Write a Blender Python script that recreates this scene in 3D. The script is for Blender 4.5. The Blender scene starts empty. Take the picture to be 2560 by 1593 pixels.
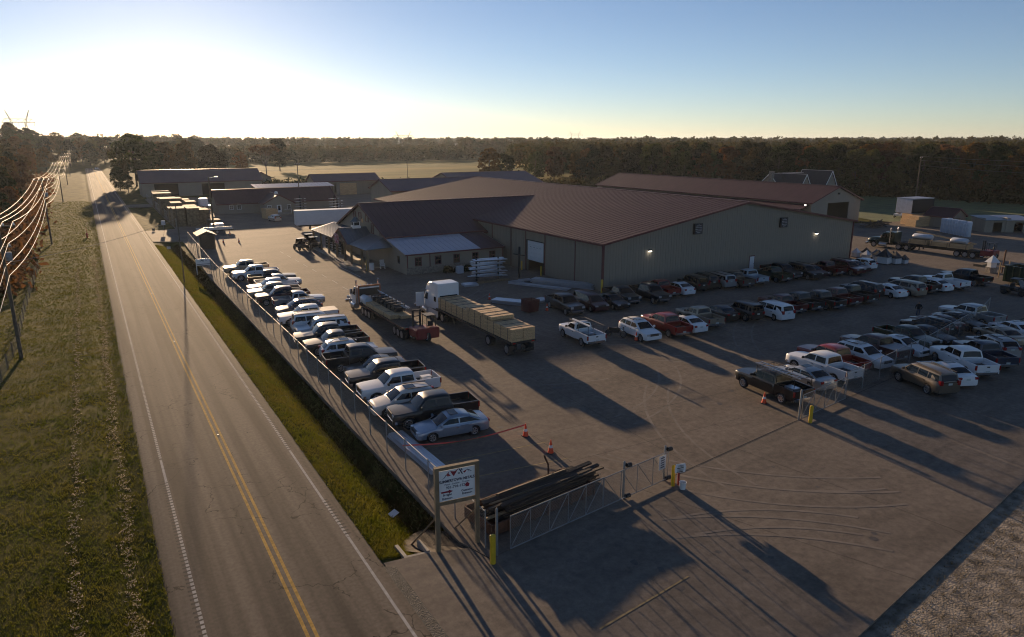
import bpy, bmesh, math, random
import numpy as np
from mathutils import Vector, Matrix
R = math.radians
rnd = random.Random(11)
nr = np.random.RandomState(5)
sc = bpy.context.scene
col = sc.collection

# ---------------------------------------------------------------- camera, sky, sun, exposure
cam = bpy.data.cameras.new('camera')
cam.sensor_fit = 'HORIZONTAL'; cam.sensor_width = 36.0; cam.lens = 36.0 * 1750 / 2560
cam.clip_start = 0.5; cam.clip_end = 20000
camo = bpy.data.objects.new('camera', cam); col.objects.link(camo)
camo.location = (0, 0, 18.0); camo.rotation_euler = (R(90 - 14.3), 0, -R(30.9))
sc.camera = camo

SUN_EL, SUN_AZ = 7.9, 6.2          # degrees; azimuth clockwise from the road direction (+Y)
world = bpy.data.worlds.new('World'); sc.world = world; world.use_nodes = True
wn = world.node_tree.nodes; wl = world.node_tree.links
sky = wn.new('ShaderNodeTexSky'); sky.sky_type = 'NISHITA'; sky.sun_disc = False
sky.sun_elevation = R(SUN_EL); sky.sun_rotation = R(SUN_AZ)
sky.altitude = 0; sky.air_density = 0.7; sky.dust_density = 0.09; sky.ozone_density = 1.5
bg = wn['Background']; bg.inputs['Strength'].default_value = 0.059
wb_ = wn.new('ShaderNodeMixRGB'); wb_.blend_type = 'MULTIPLY'; wb_.inputs[0].default_value = 1.0; wb_.inputs[2].default_value = (1.01, 1.0, 1.13, 1)   # camera white balance, the same over the whole sky
wl.new(sky.outputs['Color'], wb_.inputs[1]); wl.new(wb_.outputs[0], bg.inputs['Color'])
sun = bpy.data.lights.new('sun', 'SUN'); sun.energy = 5.0; sun.angle = R(0.7); sun.color = (1.0, 0.70, 0.42)
suno = bpy.data.objects.new('sun', sun); col.objects.link(suno)
sdir = Vector((math.sin(R(SUN_AZ)) * math.cos(R(SUN_EL)), math.cos(R(SUN_AZ)) * math.cos(R(SUN_EL)), math.sin(R(SUN_EL))))
suno.rotation_euler = (-sdir).to_track_quat('-Z', 'Y').to_euler(); suno.location = (40, 300, 120)
vs = sc.view_settings
vs.view_transform = 'Standard'; vs.look = 'None'; vs.gamma = 1.0; vs.use_curve_mapping = False
vs.exposure = 0.86
cy = sc.cycles
cy.use_denoising = True; cy.use_adaptive_sampling = True; cy.adaptive_threshold = 0.012
cy.max_bounces = 6; cy.diffuse_bounces = 3; cy.glossy_bounces = 3; cy.transmission_bounces = 4
cy.transparent_max_bounces = 24; cy.volume_bounces = 0
cy.filter_width = 1.1; cy.sample_clamp_indirect = 6.0; cy.caustics_reflective = False; cy.caustics_refractive = False

# ---------------------------------------------------------------- helpers
def tag(o, label=None, cat=None, group=None, kind=None):
    if label: o['label'] = label
    if cat: o['category'] = cat
    if group: o['group'] = group
    if kind: o['kind'] = kind
    return o

def thing(name, label, cat, loc=(0, 0, 0), rz=0.0, group=None):
    o = bpy.data.objects.new(name, None); col.objects.link(o)
    o.location = loc; o.rotation_euler = (0, 0, rz); o.empty_display_size = 0.3
    return tag(o, label, cat, group)

def lnk(name, mesh, parent=None, mat=None, loc=None, rot=None):
    o = bpy.data.objects.new(name, mesh); col.objects.link(o)
    if parent is not None: o.parent = parent
    if loc is not None: o.location = loc
    if rot is not None: o.rotation_euler = rot
    if mat is not None:
        if len(mesh.materials) == 0: mesh.materials.append(mat)
        if mesh.materials[0] != mat:
            o.material_slots[0].link = 'OBJECT'; o.material_slots[0].material = mat
    return o

def copy_tree(o, parent=None):
    c = o.copy(); col.objects.link(c); c.parent = parent
    for ch in list(o.children): copy_tree(ch, c)
    return c

class MB:
    def __init__(s): s.v = []; s.f = []
    def add(s, vs_, fs):
        n = len(s.v); s.v += [tuple(p) for p in vs_]; s.f += [tuple(i + n for i in f) for f in fs]; return s
    def box(s, x0, x1, y0, y1, z0, z1):
        return s.add([(x0,y0,z0),(x1,y0,z0),(x1,y1,z0),(x0,y1,z0),(x0,y0,z1),(x1,y0,z1),(x1,y1,z1),(x0,y1,z1)],
                     [(0,3,2,1),(4,5,6,7),(0,1,5,4),(1,2,6,5),(2,3,7,6),(3,0,4,7)])
    def cbox(s, c, d): return s.box(c[0]-d[0]/2, c[0]+d[0]/2, c[1]-d[1]/2, c[1]+d[1]/2, c[2]-d[2]/2, c[2]+d[2]/2)
    def tbox(s, c, d, k=.8):
        "box with a narrower top"
        x, y, z = c; a, b, h = d[0]/2, d[1]/2, d[2]/2
        return s.add([(x-a,y-b,z-h),(x+a,y-b,z-h),(x+a,y+b,z-h),(x-a,y+b,z-h),(x-a*k,y-b*k,z+h),(x+a*k,y-b*k,z+h),(x+a*k,y+b*k,z+h),(x-a*k,y+b*k,z+h)],
                     [(0,3,2,1),(4,5,6,7),(0,1,5,4),(1,2,6,5),(2,3,7,6),(3,0,4,7)])
    def bar(s, p, q, w=.08, h=None, up=(0,0,1)):
        h = w if h is None else h
        p, q = Vector(p), Vector(q); d = (q - p).normalized(); u = Vector(up)
        if abs(d.dot(u)) > .99: u = Vector((0,1,0))
        a = d.cross(u).normalized() * w / 2; b = a.cross(d).normalized() * h / 2
        vs_ = [p-a-b, p+a-b, p+a+b, p-a+b, q-a-b, q+a-b, q+a+b, q-a+b]
        return s.add(vs_, [(0,1,2,3),(7,6,5,4),(0,4,5,1),(1,5,6,2),(2,6,7,3),(3,7,4,0)])
    def cyl(s, p, q, r0, r1=None, n=10):
        r1 = r0 if r1 is None else r1
        p, q = Vector(p), Vector(q); d = (q - p).normalized(); u = Vector((0,0,1)) if abs(d.z) < .9 else Vector((1,0,0))
        a = d.cross(u).normalized(); b = d.cross(a)
        vs_ = []
        for i in range(n):
            t = 2*math.pi*i/n; k = a*math.cos(t) + b*math.sin(t); vs_ += [p + k*r0, q + k*r1]
        fs = [(2*i, 2*((i+1) % n), 2*((i+1) % n)+1, 2*i+1) for i in range(n)]
        fs += [tuple(2*i for i in range(n))[::-1], tuple(2*i+1 for i in range(n))]
        return s.add(vs_, fs)
    def tube(s, pts, r, n=6):
        pts = [Vector(p) for p in pts]; m = len(pts); vs_ = []
        for i, p in enumerate(pts):
            d = (pts[min(i+1, m-1)] - pts[max(i-1, 0)]).normalized(); u = Vector((0,0,1)) if abs(d.z) < .95 else Vector((1,0,0))
            a = d.cross(u).normalized(); b = d.cross(a)
            rr = r[i] if isinstance(r, (list, tuple)) else r
            vs_ += [p + (a*math.cos(2*math.pi*j/n) + b*math.sin(2*math.pi*j/n))*rr for j in range(n)]
        fs = [(i*n+j, i*n+(j+1) % n, (i+1)*n+(j+1) % n, (i+1)*n+j) for i in range(m-1) for j in range(n)]
        fs += [tuple(range(n))[::-1], tuple((m-1)*n+j for j in range(n))]
        return s.add(vs_, fs)
    def lathe(s, prof, n=16, axis='z', c=(0,0,0)):
        vs_ = []; m = len(prof)
        for i in range(n):
            t = 2*math.pi*i/n
            for r, h in prof:
                x, y = r*math.cos(t), r*math.sin(t)
                p = (x, y, h) if axis == 'z' else ((x, h, y) if axis == 'y' else (h, x, y))
                vs_.append((p[0]+c[0], p[1]+c[1], p[2]+c[2]))
        fs = [(i*m+j, ((i+1) % n)*m+j, ((i+1) % n)*m+j+1, i*m+j+1) for i in range(n) for j in range(m-1)]
        return s.add(vs_, fs)
    def ext(s, poly, vec):
        n = len(poly); vec = Vector(vec); a = [Vector(p) for p in poly]
        return s.add(a + [p + vec for p in a], [tuple(range(n))[::-1], tuple(range(n, 2*n))] + [(i, (i+1) % n, n+(i+1) % n, n+i) for i in range(n)])
    def quad(s, *p): return s.add(p, [tuple(range(len(p)))])
    def mesh(s, name, smooth=None, bevel=0, recalc=True):
        me = bpy.data.meshes.new(name); me.from_pydata(s.v, [], s.f)
        if recalc or bevel:
            bm = bmesh.new(); bm.from_mesh(me)
            bmesh.ops.remove_doubles(bm, verts=bm.verts, dist=1e-4)
            bmesh.ops.recalc_face_normals(bm, faces=bm.faces)
            if bevel: bmesh.ops.bevel(bm, geom=bm.edges[:], offset=bevel, segments=1, affect='EDGES', clamp_overlap=True)
            bm.to_mesh(me); bm.free()
        if smooth:
            me.shade_smooth(); me.set_sharp_from_angle(angle=R(smooth))
        me.update(); return me
    def build(s, name, mat, parent=None, loc=None, rot=None, smooth=None, bevel=0, recalc=True):
        return lnk(name, s.mesh(name, smooth, bevel, recalc), parent, mat, loc, rot)

def soup(name, P, mat, k):
    "P: (n,k,3) array -> one mesh of n k-gons"
    n = P.shape[0]; me = bpy.data.meshes.new(name)
    me.vertices.add(n*k); me.vertices.foreach_set('co', P.astype(np.float32).reshape(-1))
    me.loops.add(n*k); me.loops.foreach_set('vertex_index', np.arange(n*k, dtype=np.int32))
    me.polygons.add(n); me.polygons.foreach_set('loop_start', np.arange(0, n*k, k, dtype=np.int32))
    me.update(calc_edges=True); me.materials.append(mat); return me

# ---------------------------------------------------------------- materials
MATS = {}
def pm(name, c, rough=.6, metal=0.0, var=.15, scale=1.5, bump=0.0, bscale=None, spec=.5, coat=0.0, emit=None, detail=4, c2=None, stretch=None, dirt=None):
    if name in MATS: return MATS[name]
    m = bpy.data.materials.new(name); m.use_nodes = True; nt = m.node_tree; n = nt.nodes; l = nt.links; b = n['Principled BSDF']
    b.inputs['Roughness'].default_value = rough; b.inputs['Metallic'].default_value = metal
    b.inputs['Specular IOR Level'].default_value = spec; b.inputs['Coat Weight'].default_value = coat; b.inputs['Coat Roughness'].default_value = .06
    tc = n.new('ShaderNodeTexCoord'); src = tc.outputs['Object']
    if stretch:
        mp = n.new('ShaderNodeMapping'); mp.inputs['Scale'].default_value = stretch; l.new(src, mp.inputs['Vector']); src = mp.outputs['Vector']
    nz = n.new('ShaderNodeTexNoise'); nz.inputs['Scale'].default_value = scale; nz.inputs['Detail'].default_value = detail; l.new(src, nz.inputs['Vector'])
    rp = n.new('ShaderNodeValToRGB'); e = rp.color_ramp.elements; e[0].position = .3; e[1].position = .7
    a = [max(0, x*(1-var)) for x in c]; z = [min(1, x*(1+var)) for x in (c2 or c)]
    e[0].color = (*a, 1); e[1].color = (*z, 1)
    l.new(nz.outputs['Fac'], rp.inputs['Fac']); l.new(rp.outputs['Color'], b.inputs['Base Color'])
    if bump:
        bn = n.new('ShaderNodeTexNoise'); bn.inputs['Scale'].default_value = bscale or scale*8; bn.inputs['Detail'].default_value = 5; l.new(src, bn.inputs['Vector'])
        bp = n.new('ShaderNodeBump'); bp.inputs['Strength'].default_value = bump; bp.inputs['Distance'].default_value = .05
        l.new(bn.outputs['Fac'], bp.inputs['Height']); l.new(bp.outputs['Normal'], b.inputs['Normal'])
    if emit:
        b.inputs['Emission Color'].default_value = (*emit[:3], 1); b.inputs['Emission Strength'].default_value = emit[3]
    MATS[name] = m; return m

def nodes_of(m): return m.node_tree.nodes, m.node_tree.links, m.node_tree.nodes['Principled BSDF']

def leaf_mat(name, cols, trans=.35, spread=.8, scale=.45):
    m = bpy.data.materials.new(name); m.use_nodes = True; nt = m.node_tree; n = nt.nodes; l = nt.links
    n.remove(n['Principled BSDF']); out = n['Material Output']
    oi = n.new('ShaderNodeObjectInfo'); tc = n.new('ShaderNodeTexCoord')
    nz = n.new('ShaderNodeTexNoise'); nz.inputs['Scale'].default_value = scale; nz.inputs['Detail'].default_value = 6; l.new(tc.outputs['Object'], nz.inputs['Vector'])
    ad = n.new('ShaderNodeMath'); ad.operation = 'MULTIPLY_ADD'; ad.inputs[1].default_value = .9; l.new(nz.outputs['Fac'], ad.inputs[0])
    sb = n.new('ShaderNodeMath'); sb.operation = 'MULTIPLY_ADD'; sb.inputs[1].default_value = spread; sb.inputs[2].default_value = .05 - spread/2; l.new(oi.outputs['Random'], sb.inputs[0]); l.new(sb.outputs[0], ad.inputs[2])
    rp = n.new('ShaderNodeValToRGB'); e = rp.color_ramp.elements
    while len(e) < len(cols): e.new(.5)
    for i, c in enumerate(cols): e[i].position = .15 + .7*i/(len(cols)-1); e[i].color = (*c, 1)
    l.new(ad.outputs[0], rp.inputs['Fac'])
    d = n.new('ShaderNodeBsdfDiffuse'); t = n.new('ShaderNodeBsdfTranslucent'); mx = n.new('ShaderNodeMixShader'); mx.inputs['Fac'].default_value = trans
    l.new(rp.outputs['Color'], d.inputs['Color']); l.new(rp.outputs['Color'], t.inputs['Color'])
    l.new(d.outputs[0], mx.inputs[1]); l.new(t.outputs[0], mx.inputs[2]); l.new(mx.outputs[0], out.inputs['Surface'])
    MATS[name] = m; return m

def chain_mat(name='chain_link'):
    m = bpy.data.materials.new(name); m.use_nodes = True; nt = m.node_tree; n = nt.nodes; l = nt.links; b = n['Principled BSDF']; out = n['Material Output']
    b.inputs['Base Color'].default_value = (.34, .34, .33, 1); b.inputs['Metallic'].default_value = .6; b.inputs['Roughness'].default_value = .45
    tc = n.new('ShaderNodeTexCoord'); sp = n.new('ShaderNodeSeparateXYZ'); l.new(tc.outputs['Object'], sp.inputs[0])
    def mth(op, a, b_=None, v=None):
        x = n.new('ShaderNodeMath'); x.operation = op; l.new(a, x.inputs[0])
        if b_ is not None: l.new(b_, x.inputs[1])
        if v is not None: x.inputs[1].default_value = v
        return x.outputs[0]
    u = mth('ADD', sp.outputs['X'], sp.outputs['Y'])
    fs = []
    for op in ('ADD', 'SUBTRACT'):
        q = mth(op, u, sp.outputs['Z']); q = mth('DIVIDE', q, v=.075); q = mth('FRACT', q); fs.append(mth('LESS_THAN', q, v=.135))
    f = mth('MAXIMUM', fs[0], fs[1])
    tr = n.new('ShaderNodeBsdfTransparent'); mx = n.new('ShaderNodeMixShader'); l.new(f, mx.inputs['Fac']); l.new(tr.outputs[0], mx.inputs[1]); l.new(b.outputs[0], mx.inputs[2]); l.new(mx.outputs[0], out.inputs['Surface'])
    MATS[name] = m; return m

M_chain = chain_mat()
M_galv = pm('galvanised', (.24,.245,.25), .5, .4, .15, 6)
M_conc = pm('old_concrete', (.30,.275,.235), .85, 0, .18, 1.2, .25, 30)
M_wall = pm('tan_metal_siding', (.245,.215,.17), .6, .0, .09, .5, spec=.3, stretch=(2.2,2.2,.12))
M_wall2 = pm('beige_siding', (.265,.235,.19), .65, 0, .06, .5, spec=.3)
M_roof = pm('burgundy_roof', (.058,.024,.032), .65, .05, .14, 1.0, spec=.18, stretch=(.10,1.3,1))
M_roofx = pm('burgundy_roof_cross', (.066,.030,.040), .6, .1, .14, 1.0, spec=.25, stretch=(1.3,.10,1))
M_roofp = pm('faded_maroon_roof', (.12,.075,.085), .55, .1, .1, .35, spec=.35)
M_roofg = pm('pale_grey_roof', (.33,.32,.36), .4, .4, .06, .5)
M_blue = pm('slate_blue_roof', (.105,.135,.16), .38, .35, .08, .6)
M_trim = pm('burgundy_trim', (.115,.03,.028), .45, 0, .1, 2)
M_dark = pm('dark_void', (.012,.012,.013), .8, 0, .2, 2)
M_black = pm('black_plastic', (.016,.016,.017), .5, 0, .2, 5)
M_white = pm('white_paint', (.74,.74,.73), .45, 0, .05, 2)
M_offw = pm('white_door', (.62,.63,.64), .45, 0, .04, 2)
M_glass = pm('window_glass', (.012,.016,.02), .06, 0, .1, 1, spec=.6)
M_wood = pm('fresh_lumber', (.46,.30,.15), .75, 0, .2, 3, stretch=(.4,3,6), c2=(.54,.36,.19))
M_wood2 = pm('treated_post', (.20,.145,.085), .8, 0, .22, 2, stretch=(3,3,.6), bump=.2, bscale=20)
M_woodold = pm('weathered_timber', (.055,.042,.032), .9, 0, .4, 2.5, stretch=(1,4,4), bump=.4)
M_yel = pm('safety_yellow', (.62,.40,.02), .5, 0, .12, 3)
M_orange = pm('cone_orange', (.80,.075,.018), .5, 0, .05, 3)
M_stone = pm('ledge_stone', (.23,.20,.165), .85, 0, .35, 3.5, .6, 7)
M_lilac = M_roofg
M_red = pm('red_machine', (.22,.022,.022), .5, 0, .15, 2)
M_rust = pm('rusty_steel', (.10,.045,.025), .85, .1, .4, 3, .2)
M_chrome = pm('chrome', (.62,.62,.64), .16, 1, .05, 3)
M_rim = pm('alloy_rim', (.45,.45,.47), .3, .85, .08, 6)
M_tyre = pm('tyre_rubber', (.022,.022,.023), .85, 0, .2, 8)
M_headl = pm('headlight_lens', (.50,.52,.54), .12, .3, .05, 9)
M_tail = pm('tail_light', (.26,.012,.012), .18, 0, .1, 9)
M_plate = pm('number_plate', (.45,.5,.5), .5, 0, .05, 9)
M_alu = pm('bare_aluminium', (.55,.56,.58), .35, .8, .06, 4)
M_sheet = pm('bright_sheet_metal', (.50,.53,.58), .35, .55, .08, 1.5)
M_wrap = pm('plastic_wrap', (.46,.50,.56), .35, 0, .12, 1.8, .3, 6)
M_pole = pm('utility_pole_wood', (.11,.085,.06), .9, 0, .25, 2, .3)
M_wire = pm('bare_wire', (.22,.21,.2), .55, .5, .05, 2)
M_lamp = pm('lit_lamp', (1,.95,.85), .4, emit=(1,.93,.8,11))
# ---------------------------------------------------------------- setting: terrain, road, lot
def sstep(a, b, x):
    t = max(0.0, min(1.0, (x - a) / (b - a))); return t*t*(3 - 2*t)
def lerp_tab(tab, x):
    if x <= tab[0][0]: return tab[0][1]
    for (a, va), (b, vb) in zip(tab, tab[1:]):
        if x <= b: return va + (vb - va)*(x - a)/(b - a)
    return tab[-1][1]
SWALE = [(8.9,-.06),(9.4,-.09),(10.2,-.34),(11.0,-.78),(11.55,-1.05),(11.8,-1.08),(12.2,-.75),(12.55,-.38),(12.75,-.25),(12.86,-.25),(13.6,-.3),(14.2,-.12)]
LEFTV = [(-60,.3),(-14,.05),(-7,.0),(-3.2,-.02),(-1.4,-.03),(-.55,-.2),(-.1,-.32),(.3,-.22),(.7,-.07),(.9,-.06)]
def terr(x, y):
    if x < .9: h = lerp_tab(LEFTV, x)
    elif x < 8.9: h = -.06
    else:
        k = sstep(25.2, 27.2, y) * (1 - sstep(138, 142.5, y)) + .75*sstep(161, 164, y)*(1 - sstep(215, 235, y))
        h = -.12 + (lerp_tab(SWALE, x) + .12)*k
    h += 9*sstep(300, 640, y)*sstep(-8, -60, x) + 9*sstep(560, 800, y)*sstep(160, 0, x)
    if y < 24 and x > 8.9: h = -.20
    return h
def verge_mat():
    m = pm('verge_and_fields', (.055,.068,.012), .95, 0, .5, .35, .9, 14, c2=(.10,.085,.025), detail=8, spec=.03)
    n, l, b = nodes_of(m); old = b.inputs['Base Color'].links[0].from_socket
    geo = n.new('ShaderNodeNewGeometry'); sp = n.new('ShaderNodeSeparateXYZ'); l.new(geo.outputs['Position'], sp.inputs[0])
    def ramp(sock, a, b_):
        r_ = n.new('ShaderNodeMapRange'); r_.inputs['From Min'].default_value = a; r_.inputs['From Max'].default_value = b_; l.new(sock, r_.inputs['Value']); return r_.outputs[0]
    def mul(a, b_):
        r_ = n.new('ShaderNodeMath'); r_.operation = 'MULTIPLY'; l.new(a, r_.inputs[0]); l.new(b_, r_.inputs[1]); return r_.outputs[0]
    fm = mul(mul(ramp(sp.outputs['Y'], 255, 300), ramp(sp.outputs['Y'], 620, 575)), mul(ramp(sp.outputs['X'], 40, 62), ramp(sp.outputs['X'], 420, 300)))
    nz = n.new('ShaderNodeTexNoise'); nz.inputs['Scale'].default_value = .012; nz.inputs['Detail'].default_value = 6
    mp = n.new('ShaderNodeMapping'); mp.inputs['Scale'].default_value = (.35, 1.6, 1); l.new(geo.outputs['Position'], mp.inputs[0]); l.new(mp.outputs[0], nz.inputs['Vector'])
    rp = n.new('ShaderNodeValToRGB'); e = rp.color_ramp.elements; e[0].position = .36; e[0].color = (.065,.075,.024,1); e[1].position = .6; e[1].color = (.24,.19,.06,1)
    x = e.new(.5); x.color = (.15,.14,.042,1); l.new(nz.outputs['Fac'], rp.inputs['Fac'])
    mx = n.new('ShaderNodeMixRGB'); l.new(fm, mx.inputs['Fac']); l.new(old, mx.inputs[1]); l.new(rp.outputs['Color'], mx.inputs[2]); l.new(mx.outputs[0], b.inputs['Base Color'])
    return m
M_verge = verge_mat()
xs = [-6000,-2500,-1000,-500,-250,-140,-90,-60,-40,-26,-18,-14,-11,-9,-7,-5,-3.2,-2.3,-1.4,-.9,-.55,-.3,-.1,.1,.3,.5,.7,.9,4,8.9,9.15,9.4,9.8,10.3,10.8,11.4,11.8,12.2,12.5,12.7,12.86,13.2,13.6,14.2,20,40,80,160,240,340,500,800,1500,3000,6000]
ys = [-600,-100,0,10,16,20,22] + [24 + 1.5*i for i in range(96)] + [172,180,190,200,215,235,260,290,320,350,400,450,500,545,580,620,660,720,800,1000,1400,2000,3500,6500]
nx = len(xs); V = []; Fc = []
for j, y in enumerate(ys):
    for i, x in enumerate(xs):
        jz = rnd.uniform(-.025, .025) if (x < .8 and x > -30 or 9.2 < x < 12.8) and y < 170 else 0
        V.append((x, y, terr(x, y) + jz))
for j in range(len(ys)-1):
    for i in range(nx-1): Fc.append((j*nx+i, j*nx+i+1, (j+1)*nx+i+1, (j+1)*nx+i))
g_ = MB(); g_.add(V, Fc)
tag(g_.build('ground', M_verge, recalc=False, smooth=60), 'grass verges, swale and autumn fields around the yard', kind='structure')

# asphalt
M_asph = pm('asphalt', (.098,.085,.075), .9, 0, .22, 6, .35, 220, spec=.15)
n, l, b = nodes_of(M_asph); old = b.inputs['Base Color'].links[0].from_socket
geo = n.new('ShaderNodeNewGeometry'); mp = n.new('ShaderNodeMapping'); mp.inputs['Scale'].default_value = (.62, .010, 1); l.new(geo.outputs['Position'], mp.inputs[0])
nz = n.new('ShaderNodeTexNoise'); nz.inputs['Scale'].default_value = 1.6; nz.inputs['Detail'].default_value = 5; l.new(mp.outputs[0], nz.inputs['Vector'])
rp = n.new('ShaderNodeValToRGB'); e = rp.color_ramp.elements; e[0].position = .40; e[0].color = (.56,.55,.56,1); e[1].position = .59; e[1].color = (1.5,1.46,1.36,1); l.new(nz.outputs['Fac'], rp.inputs['Fac'])
mu = n.new('ShaderNodeMixRGB'); mu.blend_type = 'MULTIPLY'; mu.inputs['Fac'].default_value = 1; l.new(old, mu.inputs[1]); l.new(rp.outputs['Color'], mu.inputs[2])
vo = n.new('ShaderNodeTexVoronoi'); vo.feature = 'DISTANCE_TO_EDGE'; vo.inputs['Scale'].default_value = .42; vo.inputs['Randomness'].default_value = 1
ws = n.new('ShaderNodeTexNoise'); ws.inputs['Scale'].default_value = 1.4; ws.inputs['Detail'].default_value = 6; l.new(geo.outputs['Position'], ws.inputs['Vector'])
va = n.new('ShaderNodeMixRGB'); va.blend_type = 'LINEAR_LIGHT'; va.inputs['Fac'].default_value = .55; l.new(geo.outputs['Position'], va.inputs[1]); l.new(ws.outputs['Color'], va.inputs[2]); l.new(va.outputs[0], vo.inputs['Vector'])
lt = n.new('ShaderNodeMath'); lt.operation = 'LESS_THAN'; lt.inputs[1].default_value = .009; l.new(vo.outputs['Distance'], lt.inputs[0])
big = n.new('ShaderNodeTexNoise'); big.inputs['Scale'].default_value = .16; l.new(geo.outputs['Position'], big.inputs['Vector'])
gt = n.new('ShaderNodeMath'); gt.operation = 'GREATER_THAN'; gt.inputs[1].default_value = .53; l.new(big.outputs['Fac'], gt.inputs[0])
mm = n.new('ShaderNodeMath'); mm.operation = 'MULTIPLY'; l.new(lt.outputs[0], mm.inputs[0]); l.new(gt.outputs[0], mm.inputs[1])
ck = n.new('ShaderNodeMixRGB'); ck.inputs[2].default_value = (.018,.016,.015,1); l.new(mm.outputs[0], ck.inputs['Fac']); l.new(mu.outputs[0], ck.inputs[1]); l.new(ck.outputs[0], b.inputs['Base Color'])
road = MB()
ry = [-60, 0, 15, 25, 40, 60, 90, 130, 200, 300, 420, 545, 560]
def rz_(y): return .03 if y < 545 else -.4
pr = [(.62,-.10),(.8,.0),(1.7,.012),(5.05,.055),(8.4,.012),(9.0,.0),(9.12,-.10)]
for k, y in enumerate(ry):
    dz = -.6 if y > 550 else 0
    road.v += [(x + (rnd.uniform(-.04,.04) if abs(x-5) > 4.2 else 0), y, z + dz) for x, z in pr]
for k in range(len(ry)-1):
    for i in range(len(pr)-1): road.f.append((k*7+i, k*7+i+1, (k+1)*7+i+1, (k+1)*7+i))
tag(road.build('road', M_asph, recalc=False, smooth=50), 'two lane asphalt road running past the yard', kind='structure')
def rzx(x): return lerp_tab(pr, x)
M_lw = pm('worn_white_line', (.40,.39,.37), .9, 0, .25, 5, detail=6, spec=.1)
M_ly = pm('worn_yellow_line', (.44,.28,.075), .9, 0, .3, 5, detail=6, spec=.1)
M_groove = pm('rumble_groove', (.022,.02,.019), .9, 0, .2, 6)
def strip(mb, x, w, y0, y1, dz=.005, seg=30):
    y = y0
    while y < y1 - .01:
        e_ = min(y1, y + seg); a, c = x - w/2, x + w/2
        mb.quad((a, y, rzx(a)+dz), (c, y, rzx(c)+dz), (c, e_, rzx(c)+dz), (a, e_, rzx(a)+dz)); y = e_
mk = MB(); strip(mk, 4.96, .13, -20, 545); strip(mk, 5.26, .13, -20, 545)
tag(mk.build('yellow_centre_line', M_ly, recalc=False), 'double yellow centre line of the road', kind='structure')
for nm, x, s in (('white_edge_line', 1.68, -1), ('white_edge_line', 8.42, 1)):
    mk = MB(); gr = MB()
    smooth = [(-20, 12), (39.5, 42.5), (70, 545)] if s < 0 else [(-20, 29), (33, 40), (95, 545)]
    def insmooth(y): return any(a <= y < b_ for a, b_ in smooth)
    for a, b_ in smooth: strip(mk, x, .12, a, b_)
    y = 12.0
    while y < 95:
        if not insmooth(y):
            mk.quad((x-.07, y, rzx(x)+.005), (x+.07, y, rzx(x)+.005), (x+.07, y+.20, rzx(x)+.005), (x-.07, y+.20, rzx(x)+.005))
            xa, xb = (x-.22, x+.05) if s < 0 else (x-.05, x+.22)
            gr.quad((xa, y+.2, rzx(xa)+.004), (xb, y+.2, rzx(xb)+.004), (xb, y+.31, rzx(xb)+.004), (xa, y+.31, rzx(xa)+.004))
        y += .31
    side = 'far' if s < 0 else 'near yard'
    tag(mk.build(nm, M_lw, recalc=False), 'white edge line on the %s side of the road' % side, kind='structure')
    tag(gr.build('rumble_strip', M_groove, recalc=False), 'milled rumble grooves on the %s side of the road' % side, kind='structure')
for i, y in enumerate((44.5, 69, 93, 117)):
    q = MB(); q.tbox((5.11, y, .075), (.1, .1, .03), .7)
    tag(q.build('road_reflector', M_white), 'raised white reflector on the centre line, number %s from the viewer' % ('one','two','three','four')[i], 'reflector', 'raised reflectors on the centre line')

# lot and apron
def conc_mat(name, c, var, tyre=.0):
    m = pm(name, c, .9, 0, var, .22, .22, 60, detail=9, spec=.16)
    n, l, b = nodes_of(m); old = b.inputs['Base Color'].links[0].from_socket
    geo = n.new('ShaderNodeNewGeometry')
    nz = n.new('ShaderNodeTexNoise'); nz.inputs['Scale'].default_value = 2.2; nz.inputs['Detail'].default_value = 12; nz.inputs['Roughness'].default_value = .78
    l.new(geo.outputs['Position'], nz.inputs['Vector'])
    rp = n.new('ShaderNodeValToRGB'); e = rp.color_ramp.elements; e[0].position = .34; e[0].color = (.66,.66,.67,1); e[1].position = .64; e[1].color = (1.22,1.2,1.16,1); l.new(nz.outputs['Fac'], rp.inputs['Fac'])
    mu = n.new('ShaderNodeMixRGB'); mu.blend_type = 'MULTIPLY'; mu.inputs['Fac'].default_value = 1; l.new(old, mu.inputs[1]); l.new(rp.outputs['Color'], mu.inputs[2])
    sw = n.new('ShaderNodeTexNoise'); sw.inputs['Scale'].default_value = .35; sw.inputs['Detail'].default_value = 4; sw.inputs['Distortion'].default_value = 1.2
    mp = n.new('ShaderNodeMapping'); mp.inputs['Rotation'].default_value = (0,0,R(28)); mp.inputs['Scale'].default_value = (.4, 1.5, 1); l.new(geo.outputs['Position'], mp.inputs[0]); l.new(mp.outputs[0], sw.inputs['Vector'])
    r2 = n.new('ShaderNodeValToRGB'); e = r2.color_ramp.elements; e[0].position = .38; e[0].color = (1-tyre,1-tyre,1-tyre,1); e[1].position = .56; e[1].color = (1,1,1,1); l.new(sw.outputs['Fac'], r2.inputs['Fac'])
    m2 = n.new('ShaderNodeMixRGB'); m2.blend_type = 'MULTIPLY'; m2.inputs['Fac'].default_value = 1; l.new(mu.outputs[0], m2.inputs[1]); l.new(r2.outputs['Color'], m2.inputs[2])
    l.new(m2.outputs[0], b.inputs['Base Color']); return m
M_lot = conc_mat('yard_concrete', (.18,.150,.122), .16, .12)
M_apron = conc_mat('apron_concrete', (.182,.155,.128), .12, .16)
lot = MB()
def GL(x): return 24.1 + (x - 13.3) * (27.9 - 24.1) / (42 - 13.3)      # gate line
def SE(x): return 12.6 + (x - 22.6) * (15.55 - 12.6) / (41.9 - 22.6)   # outer slab edge
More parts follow.
